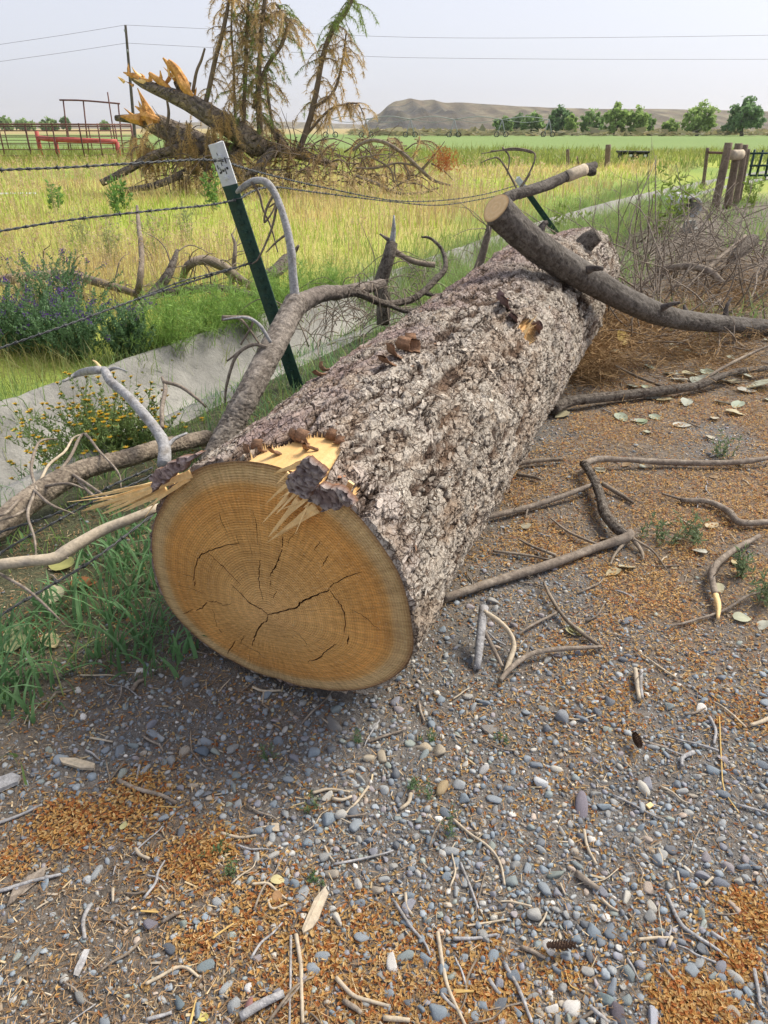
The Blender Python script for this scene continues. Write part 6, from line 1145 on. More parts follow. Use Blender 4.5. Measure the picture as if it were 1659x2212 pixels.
for lab, u, v, H_ in [('largest feathery seedling in the gravel, beside a pale bent twig', 970, 1790, .075), ('feathery seedling just up left of the largest one', 925, 1710, .07), ('tiny seedling in the gravel near the beige stone', 882, 1690, .04), ('tiny green seedling near the sawn face shadow', 578, 1628, .05), ('seedling between orange litter and gravel left of centre', 490, 1880, .06), ('faint seedling left of the pale chip', 465, 1835, .05), ('small seedling under the sawn face at the middle', 770, 1590, .04), ('tiny seedling beside two beige stones', 935, 1590, .035), ('tiny sprout right of the two beige stones', 1085, 1590, .03), ('small seedling in the middle gravel', 670, 1740, .05), ('thin sprout next to the flat wood chip', 680, 1890, .04)]:
    plant('seedling', lab, 'seedling', u, v, .045, H_, 6, 14, **SM)
for lab, u, v in [('grey green weed right of the broken stick near the right edge', 1600, 1240), ('grey green weed at the right edge by the brown elbow stick', 1650, 1290), ('small weed in rust litter at the upper right', 1560, 980), ('low weed beside the long thin twig at right', 1500, 1165), ('small weed below the hooked branch', 1430, 1160)]:
    plant('small_weed', lab, 'weed', u, v, .13, .13, 9, 16, **dict(SM, lf=.03, lw=.008, lc=(.19, .26, .14), srad=.0014, group='small weeds right of the log'))

# ------------------------------------------------------------------ stones, twigs, leaves and litter on the ground
def under_log(x, y, pad=.0):
    s = (x-FC[0])*LD[0]+(y-FC[1])*LD[1]; l = (x-FC[0])*E1[0]+(y-FC[1])*E1[1]; return (np.abs(l) < .20+pad) & (s > .05) & (s < 5.5)
# rounded stone shapes
def cubesphere(n):
    V = {}; F = []
    def vid(p): return V.setdefault(tuple(np.round(p, 6)), len(V))
    for ax in range(3):
        for sg in (-1, 1):
            for i in range(n):
                for j in range(n):
                    q = []
                    for a, b in ((i, j), (i+1, j), (i+1, j+1), (i, j+1)):
                        p = np.zeros(3); p[ax] = sg; p[(ax+1) % 3] = -1+2*a/n; p[(ax+2) % 3] = -1+2*b/n; q.append(vid(p))
                    F.append(q if sg > 0 else q[::-1])
    P = np.array(list(V)); P = P/np.linalg.norm(P, axis=1)[:, None]; return P, np.array(F)
CS3, CF3 = cubesphere(5); CS2, CF2 = cubesphere(3); CS1, CF1 = cubesphere(2)
def stone_shape(base, seed, ang=.5):
    r = np.random.default_rng(seed); P = base.copy(); k = 1+.38*(fbm(P[:, 0]*1.1+seed*7, P[:, 1]*1.1, P[:, 2]*1.1, seed, 2)-.5)*2*.8
    P = P*k[:, None]
    for q in range(int(r.integers(4, 12)) if r.random() < .92 else 1):        # worn flats
        d = unit(r.normal(0, 1, 3)); h = r.uniform(.42, .80); e = P@d-h; P -= np.clip(e, 0, None)[:, None]*d*.85
    return P*np.array([1, r.uniform(.6, .92), r.uniform(.38, .66)])
SH3 = [stone_shape(CS3, 100+k) for k in range(24)]; SH2 = [stone_shape(CS2, 200+k) for k in range(30)]; CS0, CF0 = cubesphere(1); SH0 = [stone_shape(CS0*1.15, 300+k) for k in range(16)]
STC = np.array([(.145, .175, .205), (.175, .20, .225), (.12, .14, .165), (.22, .235, .245), (.185, .19, .19), (.26, .26, .25), (.15, .175, .18), (.20, .185, .195), (.32, .31, .28), (.24, .215, .18), (.10, .11, .125), (.19, .215, .20), (.42, .41, .39), (.16, .165, .19), (.28, .235, .2)])*1.5
STW = np.array([17, 16, 12, 11, 10, 5, 8, 5, 2.5, 3.5, 8, 4, 1.5, 8, 1.5]); STW = STW/STW.sum()
hand = [  # u, v, radius px, colour, elongation, label
 (722, 1554, 22, (.20, .195, .19), 1.1, 'largest rounded grey stone just below the sawn face'), (437, 1611, 19, (.13, .165, .205), 1.2, 'blocky slate blue stone left of centre in the gravel'), (390, 1789, 17, (.13, .14, .16), 1.3, 'dark smooth oblong stone above the orange litter'),
 (325, 1985, 18, (.17, .165, .20), 1.1, 'squarish purple grey stone beside the straw piece'), (393, 1990, 15, (.23, .27, .25), 1.15, 'pale greenish stone right of the purple grey one'), (72, 2058, 16, (.24, .25, .25), 1.5, 'pale oblong stone near the left bottom'), (170, 2148, 17, (.25, .255, .25), 1.2, 'smooth light grey stone near the bottom left'),
 (362, 2040, 15, (.11, .125, .15), 1.1, 'dark angular slate stone below the purple grey one'), (537, 2128, 13, (.62, .62, .64), 1.0, 'white shell shaped stone in the orange litter'), (540, 2168, 17, (.30, .16, .155), 1.2, 'reddish angular stone near the bottom'), (385, 2160, 18, (.17, .22, .25), 1.2, 'blue grey stone under the curved pale twig'), (440, 2080, 16, (.19, .235, .255), 1.4, 'flat blue grey oblong stone in the litter'),
 (1218, 1545, 19, (.22, .24, .27), 1.25, 'smooth oval blue grey stone right of centre'), (1171, 1679, 17, (.52, .55, .58), 1.3, 'flat whitish angular stone in the gravel'), (1257, 1731, 20, (.22, .20, .235), 1.9, 'long purple grey stone standing out in the gravel'), (1203, 1880, 19, (.22, .255, .24), 1.2, 'greenish grey stone at the right of centre'), (1450, 1827, 15, (.15, .16, .18), 1.2, 'dark oval stone at the right'), (948, 1614, 17, (.40, .35, .27), 1.2, 'beige rounded stone in the middle'),
 (916, 1605, 14, (.46, .39, .29), 1.3, 'angular cream stone left of the beige one'), (956, 1694, 16, (.36, .28, .17), 1.3, 'sandy tan stone near the feathery seedlings'), (826, 1630, 14, (.40, .35, .27), 1.2, 'oval beige stone under the middle of the log face'), (800, 1632, 13, (.38, .34, .27), 1.2, 'second beige stone beside the oval beige one'), (1044, 1656, 13, (.42, .42, .42), 1.2, 'mottled white stone in the gravel'), (1067, 1766, 11, (.20, .20, .21), 1.0, 'round grey stone in the middle gravel'),
 (1057, 1568, 15, (.24, .23, .22), 1.3, 'flat grey brown stone right of the log face'), (1475, 1702, 12, (.40, .41, .41), 1.3, 'pale egg shaped stone at the right'), (927, 1806, 13, (.16, .20, .24), 1.3, 'oval blue grey stone below the seedlings'), (1564, 1902, 17, (.17, .19, .23), 1.4, 'large oval slate stone at the right edge'), (1325, 2125, 18, (.27, .31, .36), 1.2, 'blue white veined stone near the bottom right'), (1310, 2148, 17, (.22, .28, .29), 1.1, 'round pale teal stone near the bottom right'), (1335, 2180, 20, (.13, .115, .135), 1.4, 'dark purple stone near the bottom right'), (1410, 2195, 18, (.36, .38, .44), 1.6, 'pale lavender flat stone at the bottom edge'), (1425, 2130, 15, (.15, .155, .175), 1.2, 'smooth dark grey stone near the bottom right'), (680, 1700, 14, (.22, .215, .205), 1.0, 'round grey stone left of the pale twigs'),
 (1065, 1295, 12, (.33, .33, .32), 1.15, 'pale rounded stone by the splintered bark shard'), (1113, 1345, 12, (.26, .24, .25), 1.2, 'light mauve stone beside the kinked branch'), (1355, 1338, 12, (.17, .19, .22), 1.4, 'flat slate stone right of the kinked branch'), (405, 1461, 16, (.19, .20, .21), 1.6, 'oval grey stone at the left under the sawn face'), (1010, 1495, 13, (.45, .44, .41), 1.3, 'whitish stone right of the log end')]
items = []; grid = {}
def free(x, y, r, add=True, k=.70):
    c = (int(x//.06), int(y//.06)); R = 1 if r < .03 else 2
    for i in range(c[0]-R, c[0]+R+1):
        for j in range(c[1]-R, c[1]+R+1):
            for (a, b, q) in grid.get((i, j), ()):
                if (a-x)**2+(b-y)**2 < ((q+r)*k)**2: return False
    if add: grid.setdefault(c, []).append((x, y, r))
    return True
for u, v, rp, c, el, lab in hand:
    p = pz(u, v); r = rp*dep(p)/F0; free(p[0], p[1], r); items.append((p[0], p[1], r, c, el, lab))
NC_ = 138000; yy = .62+(8.5-.62)*rng.random(NC_)**1.9; xx = rng.uniform(-.72, 1.15, NC_)*(yy*.95+.5); xx = np.where(yy > 4.5, rng.uniform(.2, 1.0, NC_)*yy, xx)
hkc, gvc, vgc = masks(xx, yy); rr = np.clip(rng.lognormal(math.log(.0052), .46, NC_), .0026, .0185); rr = np.where(gvc < .3, rr*.9, rr)
acc_p = np.clip(gvc*1.5, .07, 1)*(1-.75*hkc)*(1-.85*vgc)*np.where(off(xx, yy) > 2.9, 0, 1); keep = (rng.random(NC_) < acc_p) & ~under_log(xx, yy)
xx, yy, rr = xx[keep], yy[keep], rr[keep]; o_ = np.argsort(-rr)
for i in o_:
    if free(xx[i], yy[i], rr[i]): items.append((xx[i], yy[i], rr[i], None, None, None))
big_ = []
for k, it in enumerate(items):
    d = math.hypot(it[0], it[1])**2+CH**2; scr = it[2]/math.sqrt(d); u, v, _ = proj((it[0], it[1], 0)); vis = -20 < u[0] < 1680 and v[0] < 2230; big_.append((it[5] is None, -(scr if vis else 0), k))
big_.sort(); indiv = [b[2] for b in big_[:300]]; rest = [b[2] for b in big_[300:]]
import re
LMK = [(it[0], it[1], re.split(r' (?=just|left|right|above|beside|near|in the|below|at the|under|lying|standing|by|beyond|of )', it[5])[0]) for it in items if it[5]]
LMK = [(a, b, t if sum(t == q[2] for q in LMK) == 1 else None) for a, b, t in LMK]; LMK = [q for q in LMK if q[2]]
USED = set()
def near_label(head, x, y):
    ds = sorted(LMK, key=lambda q: (q[0]-x)**2+(q[1]-y)**2)
    for nx_, ny_, nm in ds:
        dx, dy = x-nx_, y-ny_; rel = ('right of' if dx > 0 else 'left of') if abs(dx) > abs(dy) else ('beyond' if dy > 0 else 'in front of')
        far_ = math.hypot(dx, dy); how = 'close' if far_ < .06 else 'a little way' if far_ < .18 else 'well'
        wd_ = {'close': 'just ', 'a little way': 'a little ', 'well': 'well '}[how]
        s = f'{head} {wd_}{rel} the {nm}'
        if s not in USED and len(s.split()) <= 16: USED.add(s); return s
    return head
SM_ = []
for k, P in enumerate(SH3):
    o = mk('pebble_shape', P, [CF3], m_stone); SM_.append(o.data); bpy.data.objects.remove(o)
def tone(me, c):                                            # a copy of a stone shape in its own rock colour
    m2 = me.copy(); n = len(m2.vertices); cc = np.ones((n, 4)); cc[:, :3] = np.array(c)*rng.uniform(.92, 1.08); a = m2.attributes.new('col', 'FLOAT_COLOR', 'POINT'); a.data.foreach_set('color', cc.ravel()); return m2
VAR = {}
for ci, c in enumerate(STC):
    for k in rng.choice(24, 6, replace=False): VAR.setdefault(ci, []).append(tone(SM_[k], c))
CNAME = ['slate blue', 'blue grey', 'dark blue grey', 'light grey', 'grey', 'pale grey', 'green grey', 'mauve grey', 'cream', 'tan', 'charcoal', 'greenish', 'whitish', 'purple grey', 'pinkish']
for k in indiv:
    x, y, r, c, el, lab = items[k]
    if lab: me = tone(SM_[int(rng.integers(24))], c); s_ = (r*el, r*1.05, r*1.15)
    else:
        ci = int(rng.choice(len(STC), p=STW)); me = VAR[ci][int(rng.integers(6))]; s_ = (r*1.15, r*rng.uniform(.95, 1.2), r*rng.uniform(.9, 1.25))
    o = bpy.data.objects.new('pebble', me); COL.objects.link(o); o.location = (x, y, float(gh(x, y))+s_[2]*.12); o.scale = s_; o.rotation_euler = (rng.normal(0, .25), rng.normal(0, .25), rng.uniform(0, 6.28) if not lab or el < 1.5 else rng.normal(1.3, .3))
    if lab: tag(o, lab, 'stone', 'distinct stones in the gravel')
    else: tag(o, near_label(('small ' if r < .012 else 'mid-sized ' if r < .016 else 'large ')+CNAME[ci]+' pebble', x, y), 'pebble', 'pebbles in the gravel')
def rotm(n):
    a = rng.uniform(0, 2*np.pi, n); t1 = rng.normal(0, .28, n); t2 = rng.normal(0, .28, n); ca, sa = np.cos(a), np.sin(a); o = np.ones(n); z = np.zeros(n)
    Rz = np.stack([np.stack([ca, -sa, z], -1), np.stack([sa, ca, z], -1), np.stack([z, z, o], -1)], 1)
    Rx = np.stack([np.stack([o, z, z], -1), np.stack([z, np.cos(t1), -np.sin(t1)], -1), np.stack([z, np.sin(t1), np.cos(t1)], -1)], 1); Ry = np.stack([np.stack([np.cos(t2), z, np.sin(t2)], -1), np.stack([z, o, z], -1), np.stack([-np.sin(t2), z, np.cos(t2)], -1)], 1); return Rz@Rx@Ry
def scatter(P, sc, shapes, F):
    n = len(P); R = rotm(n); pick = rng.integers(0, len(shapes), n); SH = np.array(shapes)[pick]; V = np.einsum('nij,nkj->nki', R, SH*sc[:, None, :])+P[:, None, :]; m = SH.shape[1]; return V.reshape(-1, 3), [(F[None]+m*np.arange(n)[:, None, None]).reshape(-1, F.shape[1])], m
rest = np.array(rest); ix = np.array([[items[k][0], items[k][1], items[k][2]] for k in rest]); scr = ix[:, 2]/np.sqrt(ix[:, 0]**2+ix[:, 1]**2+CH**2); near_ = scr > .0030; mid_ = near_ & (scr < .0052); SH1 = [stone_shape(CS1*1.05, 400+k) for k in range(24)]
for nm, sel, shp, F_ in (('gravel', near_ & ~mid_, SH2, CF2), ('gravel', mid_, SH1, CF1), ('fine_gravel', ~near_, SH0, CF0)):
    q = ix[sel]; n = len(q); P = grd(q[:, 0], q[:, 1]); P[:, 2] += q[:, 2]*.12; sc = q[:, 2:3]*rng.uniform(.9, 1.25, (n, 3)); V, f, m = scatter(P, sc, shp, F_); c = STC[rng.choice(len(STC), n, p=STW)]*rng.uniform(.85, 1.15, (n, 1)); o = mk(nm, V, f, m_stone, col=np.repeat(c, m, 0)); o['kind'] = 'stuff'
n = 56000; yy = .6+3.6*rng.random(n)**1.5; xx = rng.uniform(-.68, .95, n)*(yy*.95+.5); g_ = masks(xx, yy); k = (rng.random(n) < .25+.75*g_[1]) & (off(xx, yy) < 2) & ~under_log(xx, yy); xx, yy = xx[k], yy[k]; n = len(xx); r = rng.uniform(.0012, .0034, n); P = grd(xx, yy); P[:, 2] += r*.4
TET = np.array([[1, 0, -.4], [-.5, .87, -.4], [-.5, -.87, -.4], [.1, 0, .8]]); TF = np.array([[0, 2, 1], [0, 1, 3], [1, 2, 3], [2, 0, 3]]); V, f, m = scatter(P, r[:, None]*np.ones((n, 3)), [TET], TF); c = STC[rng.choice(len(STC), n, p=STW)]*rng.uniform(.7, 1.3, (n, 1)); c = c*1.1; o = mk('grit', V, f, m_stone, col=np.repeat(c, m, 0), smooth=False); o['kind'] = 'stuff'
# rust coloured bud scales
n = 480000; yy = .6+7.6*rng.random(n)**2.3; xx = rng.uniform(-.70, 1.05, n)*(yy*.95+.5); g_ = masks(xx, yy); k = (rng.random(n) < np.clip(g_[0]**1.2*1.6+.012, 0, 1)) & (off(xx, yy) < 2.2) & ~under_log(xx, yy, -.02); xx, yy, hh_ = xx[k], yy[k], g_[0][k]; n = min(len(xx), 110000); xx, yy, hh_ = xx[:n], yy[:n], hh_[:n]
hs_ = []
for q in range(6):
    r = np.random.default_rng(q); cv = r.uniform(.25, .7); hs_.append(np.array([(-1, 0, .1), (-.35, -.42, cv*.6), (-.35, 0, 0), (-.35, .42, cv*.6), (.4, -.36, cv*.5), (.4, 0, .02), (.4, .36, cv*.5), (1.1, 0, .25)]))
HF = [np.array([[1, 4, 5, 2], [2, 5, 6, 3]]), np.array([[0, 1, 2], [0, 2, 3], [4, 7, 5], [5, 7, 6]])]
L = rng.uniform(.0040, .0068, n)*(1+.10*yy); P = grd(xx, yy); P[:, 2] += .002+rng.random(n)*.011*np.clip(hh_*1.5, 0, 1); R = rotm(n); t_ = rng.normal(0, .5, n)
V, f, m = scatter(P, L[:, None]*np.ones((n, 3)), hs_, HF[0]); i8 = 8*np.arange(n); fr_ = yy < 1.75; f = [(HF[0][None]+i8[fr_][:, None, None]).reshape(-1, 4), (np.array([[0, 1, 7, 3]])[None]+i8[~fr_][:, None, None]).reshape(-1, 4)]; f2_ = (HF[1][None]+i8[fr_][:, None, None]).reshape(-1, 3)
w_ = rng.random(n); c = np.where((w_ < np.where(yy > 2.2, .14, .24))[:, None], np.array([.48, .20, .065]), np.where((w_ < .62)[:, None], np.array([.60, .37, .13]), np.where((w_ < .92)[:, None], np.array([.66, .47, .22]), np.array([.34, .13, .05]))))*rng.uniform(.75, 1.2, (n, 1))
o = mk('bud_scale_litter', V, f+[f2_], m_leaf, col=np.repeat(c, 8, 0), smooth=False); o['kind'] = 'stuff'
# needles, straw and bark crumbs
n = 150000; yy = .6+8*rng.random(n)**1.6; xx = rng.uniform(-.70, 1.05, n)*(yy*.95+.5); g_ = masks(xx, yy); k = (rng.random(n) < .30+.45*(1-g_[1])) & (off(xx, yy) < 2.6) & ~under_log(xx, yy, -.02); xx, yy = xx[k], yy[k]; n = len(xx)
L = rng.uniform(.004, .012, n)*(1+.1*yy); W = rng.uniform(.0004, .0009, n)*(1+.35*yy); P = grd(xx, yy); P[:, 2] += .001+.008*rng.random(n); a = rng.uniform(0, 2*np.pi, n); d = np.stack([np.cos(a), np.sin(a), rng.normal(0, .22, n)], 1)*L[:, None]; s_ = np.stack([-np.sin(a), np.cos(a), rng.normal(0, .5, n)], 1)*W[:, None]
V = np.stack([P-d-s_, P-d+s_, P+d+s_*.6, P+d-s_*.6], 1).reshape(-1, 3); w_ = rng.random(n); c = np.where((w_ < .5)[:, None], np.array([.22, .135, .07]), np.where((w_ < .82)[:, None], np.array([.34, .22, .11]), np.where((w_ < .92)[:, None], np.array([.48, .38, .24]), np.array([.12, .08, .055]))))*rng.uniform(.75, 1.25, (n, 1))
o = mk('needle_litter', V, [np.arange(4*n).reshape(-1, 4)], m_attr, col=np.repeat(c, 4, 0), smooth=False); o['kind'] = 'stuff'
# wood chips and short twig bits
n = 9000; yy = .6+7*rng.random(n)**1.6; xx = rng.uniform(-.70, 1.05, n)*(yy*.95+.5); g_ = masks(xx, yy); k = (rng.random(n) < .25+.5*(1-g_[1])) & (off(xx, yy) < 2.3) & ~under_log(xx, yy); xx, yy = xx[k], yy[k]; n = len(xx); P = grd(xx, yy); P[:, 2] += .004
BX = np.array([[x, y*(1-.3*(x > 0)), z] for x in (-1, 1) for y in (-1, 1) for z in (-1, 1)], float); BF = np.array([[0, 1, 3, 2], [4, 6, 7, 5], [0, 4, 5, 1], [2, 3, 7, 6], [0, 2, 6, 4], [1, 5, 7, 3]])
L = rng.lognormal(math.log(.0062), .55, n); sc = np.stack([L, np.minimum(L*.4, rng.uniform(.0009, .0028, n)), rng.uniform(.0006, .0018, n)], 1); V, f, m = scatter(P, sc, [BX], BF); w_ = rng.random(n); c = np.where((w_ < .4)[:, None], np.array([.42, .36, .28]), np.where((w_ < .7)[:, None], np.array([.27, .21, .15]), np.array([.50, .40, .25])))*rng.uniform(.75, 1.25, (n, 1))
o = mk('wood_bits', V, f, m_attr, col=np.repeat(c, m, 0), smooth=False); o['kind'] = 'stuff'
# heap of dry needles under the sawn limb
n = 16000; cs = [(1300, 760, 120), (1420, 740, 140), (1560, 760, 150), (1340, 700, 80), (1280, 800, 60), (1480, 690, 120), (1620, 640, 90), (1550, 600, 120)]; pk = rng.integers(0, len(cs), n); cs_ = np.array(cs); uu = cs_[pk, 0]+rng.normal(0, .5, n)*cs_[pk, 2]; vv = cs_[pk, 1]+rng.normal(0, .28, n)*cs_[pk, 2]; P = np.array([pz(a, b) for a, b in zip(uu, vv)]); k = ~under_log(P[:, 0], P[:, 1], .1); P = P[k]; n = len(P); P[:, 2] = gh(P[:, 0], P[:, 1])+rng.random(n)**2*.16
a = rng.uniform(0, 2*np.pi, n); d = np.stack([np.cos(a), np.sin(a), rng.normal(0, .35, n)], 1)*rng.uniform(.02, .075, n)[:, None]; s_ = np.cross(d, rng.normal(0, 1, (n, 3))); s_ = s_/np.linalg.norm(s_, axis=1)[:, None]*rng.uniform(.0012, .0026, n)[:, None]; V = np.stack([P-d-s_, P-d+s_, P+d+s_*.5, P+d-s_*.5], 1).reshape(-1, 3); c = lerp((.22, .13, .06), (.42, .28, .13), rng.random(n)); o = mk('dry_needle_heap', V, [np.arange(4*n).reshape(-1, 4)], m_attr, col=np.repeat(c, 4, 0), smooth=False); o['kind'] = 'stuff'
# single twigs one can pick out
c3 = lambda x, y: (x*.5, 1468.8+y*.5); c4 = lambda x, y: (829.5+x*.5, 1468.8+y*.5)
TW = [(c3, [(390, 255), (440, 266), (490, 272)], 5, 'p', 'short pale twig below the dark soil at the left'), (c3, [(370, 310), (400, 322), (435, 350)], 5, 's', 'knobby grey twig under the short pale one'), (c3, [(505, 445), (600, 478), (690, 518), (755, 540)], 10, 't', 'thick tan stick with a split end in the gravel at left'), (c3, [(540, 355), (512, 400), (478, 442)], 5, 't', 'bent tan twig above the orange litter'), (c3, [(605, 375), (590, 450)], 6, 's', 'short grey twig right of the bent tan one'),
 (c3, [(1355, 500), (1420, 482), (1512, 488)], 7, 'p', 'pale twig, upper of the pair beside the round grey stone'), (c3, [(1435, 525), (1480, 520), (1522, 513)], 7, 'p', 'short pale twig, lower of the pair beside the round stone'), (c3, [(1595, 465), (1545, 535), (1485, 596)], 6, 'p', 'slanting pale twig right of the twig pair'), (c3, [(955, 672), (1035, 684), (1112, 675)], 7, 'p', 'curved bone pale twig in the centre left gravel'), (c3, [(585, 742), (612, 765), (645, 788)], 8, 'p', 'stubby pale twig in the brown litter'), (c3, [(-20, 925), (60, 905), (140, 882), (265, 850)], 9, 's', 'whitish grey twig entering from the left edge'),
 (c3, [(490, 908), (490, 965)], 7, 'p', 'short upright pale piece of wood in the litter'), (c3, [(630, 1320), (700, 1285), (770, 1252), (820, 1252), (858, 1295)], 8, 'p', 'curved bleached twig near the bottom left'), (c3, [(385, 980), (372, 1050), (370, 1130)], 10, 's', 'stout grey twig standing out in the left litter'), (c3, [(1085, 885), (1160, 890), (1205, 925), (1240, 958)], 6, 'p', 'angled pale twig above the flat chip'), (c3, [(1160, 958), (1180, 995), (1242, 972)], 6, 'p', 'small hooked pale twig beside the flat chip'), (c3, [(1040, 1480), (1120, 1428), (1228, 1382)], 22, 's', 'thick grey stick lying at the bottom edge'),
 (c3, [(1262, 1115), (1255, 1300), (1248, 1500)], 6, 's', 'long thin grey twig, left of the upright pair at the bottom'), (c3, [(1282, 1115), (1298, 1230), (1305, 1350), (1312, 1500)], 9, 'p', 'long pale twig, right of the upright pair at the bottom'), (c3, [(1450, 1300), (1520, 1368), (1590, 1395), (1680, 1422)], 10, 'p', 'long tan twig running to the right at the bottom'), (c3, [(1490, 1400), (1540, 1425), (1565, 1450)], 12, 't', 'short stout twig under the long tan one'), (c3, [(245, 60), (215, 100), (180, 135)], 6, 't', 'thin tan twig at the left below the grass'), (c3, [(235, 65), (290, 55), (340, 45)], 6, 't', 'thin tan twig pointing at the sawn face'), (c3, [(570, 45), (595, 20), (618, 0)], 10, 't', 'stubby tan stick by the dark soil'),
 (c3, [(155, 1000), (185, 980), (210, 965)], 4, 'p', 'tiny pale straw in the left litter'), (c3, [(540, 650), (640, 562), (780, 556)], 3, 'g', 'long golden straw across the gravel at left'), (c3, [(445, 1040), (500, 1050), (550, 1075)], 4, 't', 'brown stalk left of the purple grey stone'), (c3, [(700, 1055), (745, 1030), (775, 1015)], 9, 't', 'short tan stick right of the purple grey stone'), (c3, [(920, 1125), (965, 1090), (1010, 1060)], 5, 'g', 'straw coloured twig in the orange litter'), (c3, [(0, 625), (90, 590), (180, 545)], 7, 's', 'grey splintered twig at the left edge'), (c3, [(825, 220), (825, 280), (835, 330)], 3, 'd', 'dark hair thin stalk in the gravel'), (c3, [(1095, 40), (1140, 55), (1215, 52)], 6, 'p', 'pale forked twig against the lower edge of the log'), (c3, [(1140, 55), (1135, 110)], 4, 'p', 'small prong of a pale twig under the log'), (c3, [(1105, 650), (1150, 640)], 4, 'p', 'short white twig left of the white pebble row'),
 (c3, [(1400, 725), (1420, 760), (1445, 795)], 5, 'p', 'white forked twig in the centre gravel'), (c3, [(500, 810), (490, 850)], 4, 's', 'little grey twig above the upright pale piece'), (c3, [(640, 1470), (700, 1455), (740, 1440)], 9, 's', 'grey rough stick at the bottom left'), (c3, [(820, 1500), (835, 1440), (850, 1380)], 6, 'g', 'straw stalk at the bottom left of centre'),
 (c4, [(300, 615), (370, 668), (450, 728), (500, 800), (515, 888)], 6, 'p', 'long bent pale twig next to the largest seedling'), (c4, [(860, 655), (880, 730), (915, 805)], 7, 'p', 'wavy pale twig right of the greenish stone'), (c4, [(825, 845), (870, 875), (922, 902)], 14, 't', 'thick short tan stick below the greenish stone'), (c4, [(1220, 940), (1275, 1060), (1340, 1118), (1420, 1165), (1485, 1208)], 8, 's', 'long grey twig curving through the right gravel'), (c4, [(235, 1100), (255, 1250), (290, 1350), (345, 1500)], 9, 'p', 'long pale twig standing up from the bottom centre'), (c4, [(530, 1240), (580, 1340), (645, 1490)], 9, 's', 'pale grey twig slanting at the bottom centre right'), (c4, [(1450, 165), (1455, 350), (1468, 480), (1530, 580)], 3, 'g', 'long golden straw near the right edge'),
 (c4, [(1090, 1125), (1160, 1130), (1228, 1125)], 8, 'p', 'straight pale twig at the right of the bottom gravel'), (c4, [(1240, 1118), (1228, 1158)], 8, 'p', 'tiny pale stub at the end of the straight twig'), (c4, [(360, 1072), (445, 1060), (530, 1045)], 5, 'p', 'thin pale twig across orange litter'), (c4, [(295, 1125), (390, 1122), (490, 1108)], 8, 's', 'knobby grey twig across orange litter'), (c4, [(1086, 0), (1096, 40), (1100, 75)], 5, 's', 'small grey stub below the bleached pair of sticks'), (c4, [(1405, 165), (1425, 225), (1420, 288)], 7, 's', 'forked grey twig at the upper right of the gravel'), (c4, [(122, 498), (110, 535), (75, 562)], 9, 'p', 'curved pale chip left of the feathery seedling'), (c4, [(1670, 178), (1620, 192), (1575, 207)], 10, 'p', 'pale stick at the right edge'), (c4, [(148, 105), (160, 145), (176, 188)], 6, 't', 'small tan twig below the log edge'),
 (c4, [(1410, 1105), (1480, 1140), (1550, 1198)], 9, 's', 'grey twig end at the lower right'), (c4, [(90, 930), (100, 980), (122, 1022)], 7, 'p', 'pale twig at the left of the orange patch'), (c4, [(330, 800), (370, 900), (408, 995)], 6, 's', 'grey twig standing along the orange patch'), (c4, [(-10, 1455), (60, 1470), (120, 1486)], 12, 'p', 'pale stick at the bottom centre'), (c4, [(248, 1370), (285, 1405), (332, 1442)], 8, 's', 'short grey twig crossing the bottom twig'), (c4, [(900, 1420), (935, 1460), (965, 1490)], 11, 's', 'grey rough twig at the bottom right of centre'), (c4, [(670, 1075), (690, 1045), (702, 1015)], 5, 'p', 'short white twig in the bottom middle gravel'), (c4, [(760, 885), (782, 935)], 5, 'p', 'short pale twig above the angular stones'), (c4, [(1180, 730), (1195, 775), (1205, 815)], 6, 'p', 'pale twig piece in the right gravel'), (c4, [(1265, 835), (1275, 885)], 6, 'p', 'short white peg in the right gravel'), (c4, [(1380, 895), (1418, 860)], 7, 'p', 'pale twig beside the oval slate stone'), (c4, [(1600, 1260), (1612, 1330), (1608, 1410)], 9, 's', 'grey twig near the lower right corner'), (c4, [(1640, 1270), (1665, 1350)], 8, 's', 'grey twig at the lower right corner edge'), (c4, [(780, 1255), (800, 1320), (840, 1350)], 3, 'g', 'looping straw by the veined stone'), (c4, [(460, 1300), (480, 1350), (500, 1370)], 9, 's', 'grey splinter near the bottom middle'), (c4, [(580, 1160), (640, 1180), (700, 1215)], 10, 't', 'tan stick in the orange litter at the middle right'), (c4, [(940, 955), (975, 985), (1005, 1005)], 7, 'p', 'pale chip twig right of the greenish stone'), (c4, [(1330, 320), (1290, 350), (1285, 380)], 10, 's', 'curled bark twig at the right'), (c4, [(1140, 280), (1180, 295), (1215, 298)], 7, 't', 'brown twig beside the fallen cone')]
MT = {'p': m_pale, 's': m_silver, 't': m_twig, 'g': MAT('straw', c=(.52, .36, .13), rough=.7, noise=(60, .2)), 'd': m_dtwig}
for fn, pts, r, mm, lab in TW:
    P = path([(*fn(x, y), 0) for x, y in pts]); rm = r*.5*dep(P[0])/F0*.9
    if len(P) > 2: P = P+np.c_[rng.normal(0, rm*.5, (len(P), 2)), np.zeros(len(P))]
    P[:, 2] = gh(P[:, 0], P[:, 1])+rm+.004; V, f = tube(P, [rm*1.1, rm, rm*.8], 8, rough=.2, seed=int(rng.integers(1e6))); o = mk('twig', V, f, MT[mm], org=(P[0, 0], P[0, 1], float(gh(P[0, 0], P[0, 1])))); tag(o, lab, 'twig', 'twigs lying on the gravel')
for q in [o for o in COL.objects if o.parent is None and o.get('category') in ('twig', 'branch') and o.get('label')]:
    s = re.split(r' (?=just|left|right|above|beside|near|in the|below|at the|under|lying|standing|by|beyond|of |in |from|running|across|with|its|hooked|pointing|sweeping|crossing)', q['label'])[0].rstrip(',')
    if len(s.split()) >= 3 and not any(s == z[2] for z in LMK): LMK.append((q.location.x, q.location.y, s))
nt_ = 0
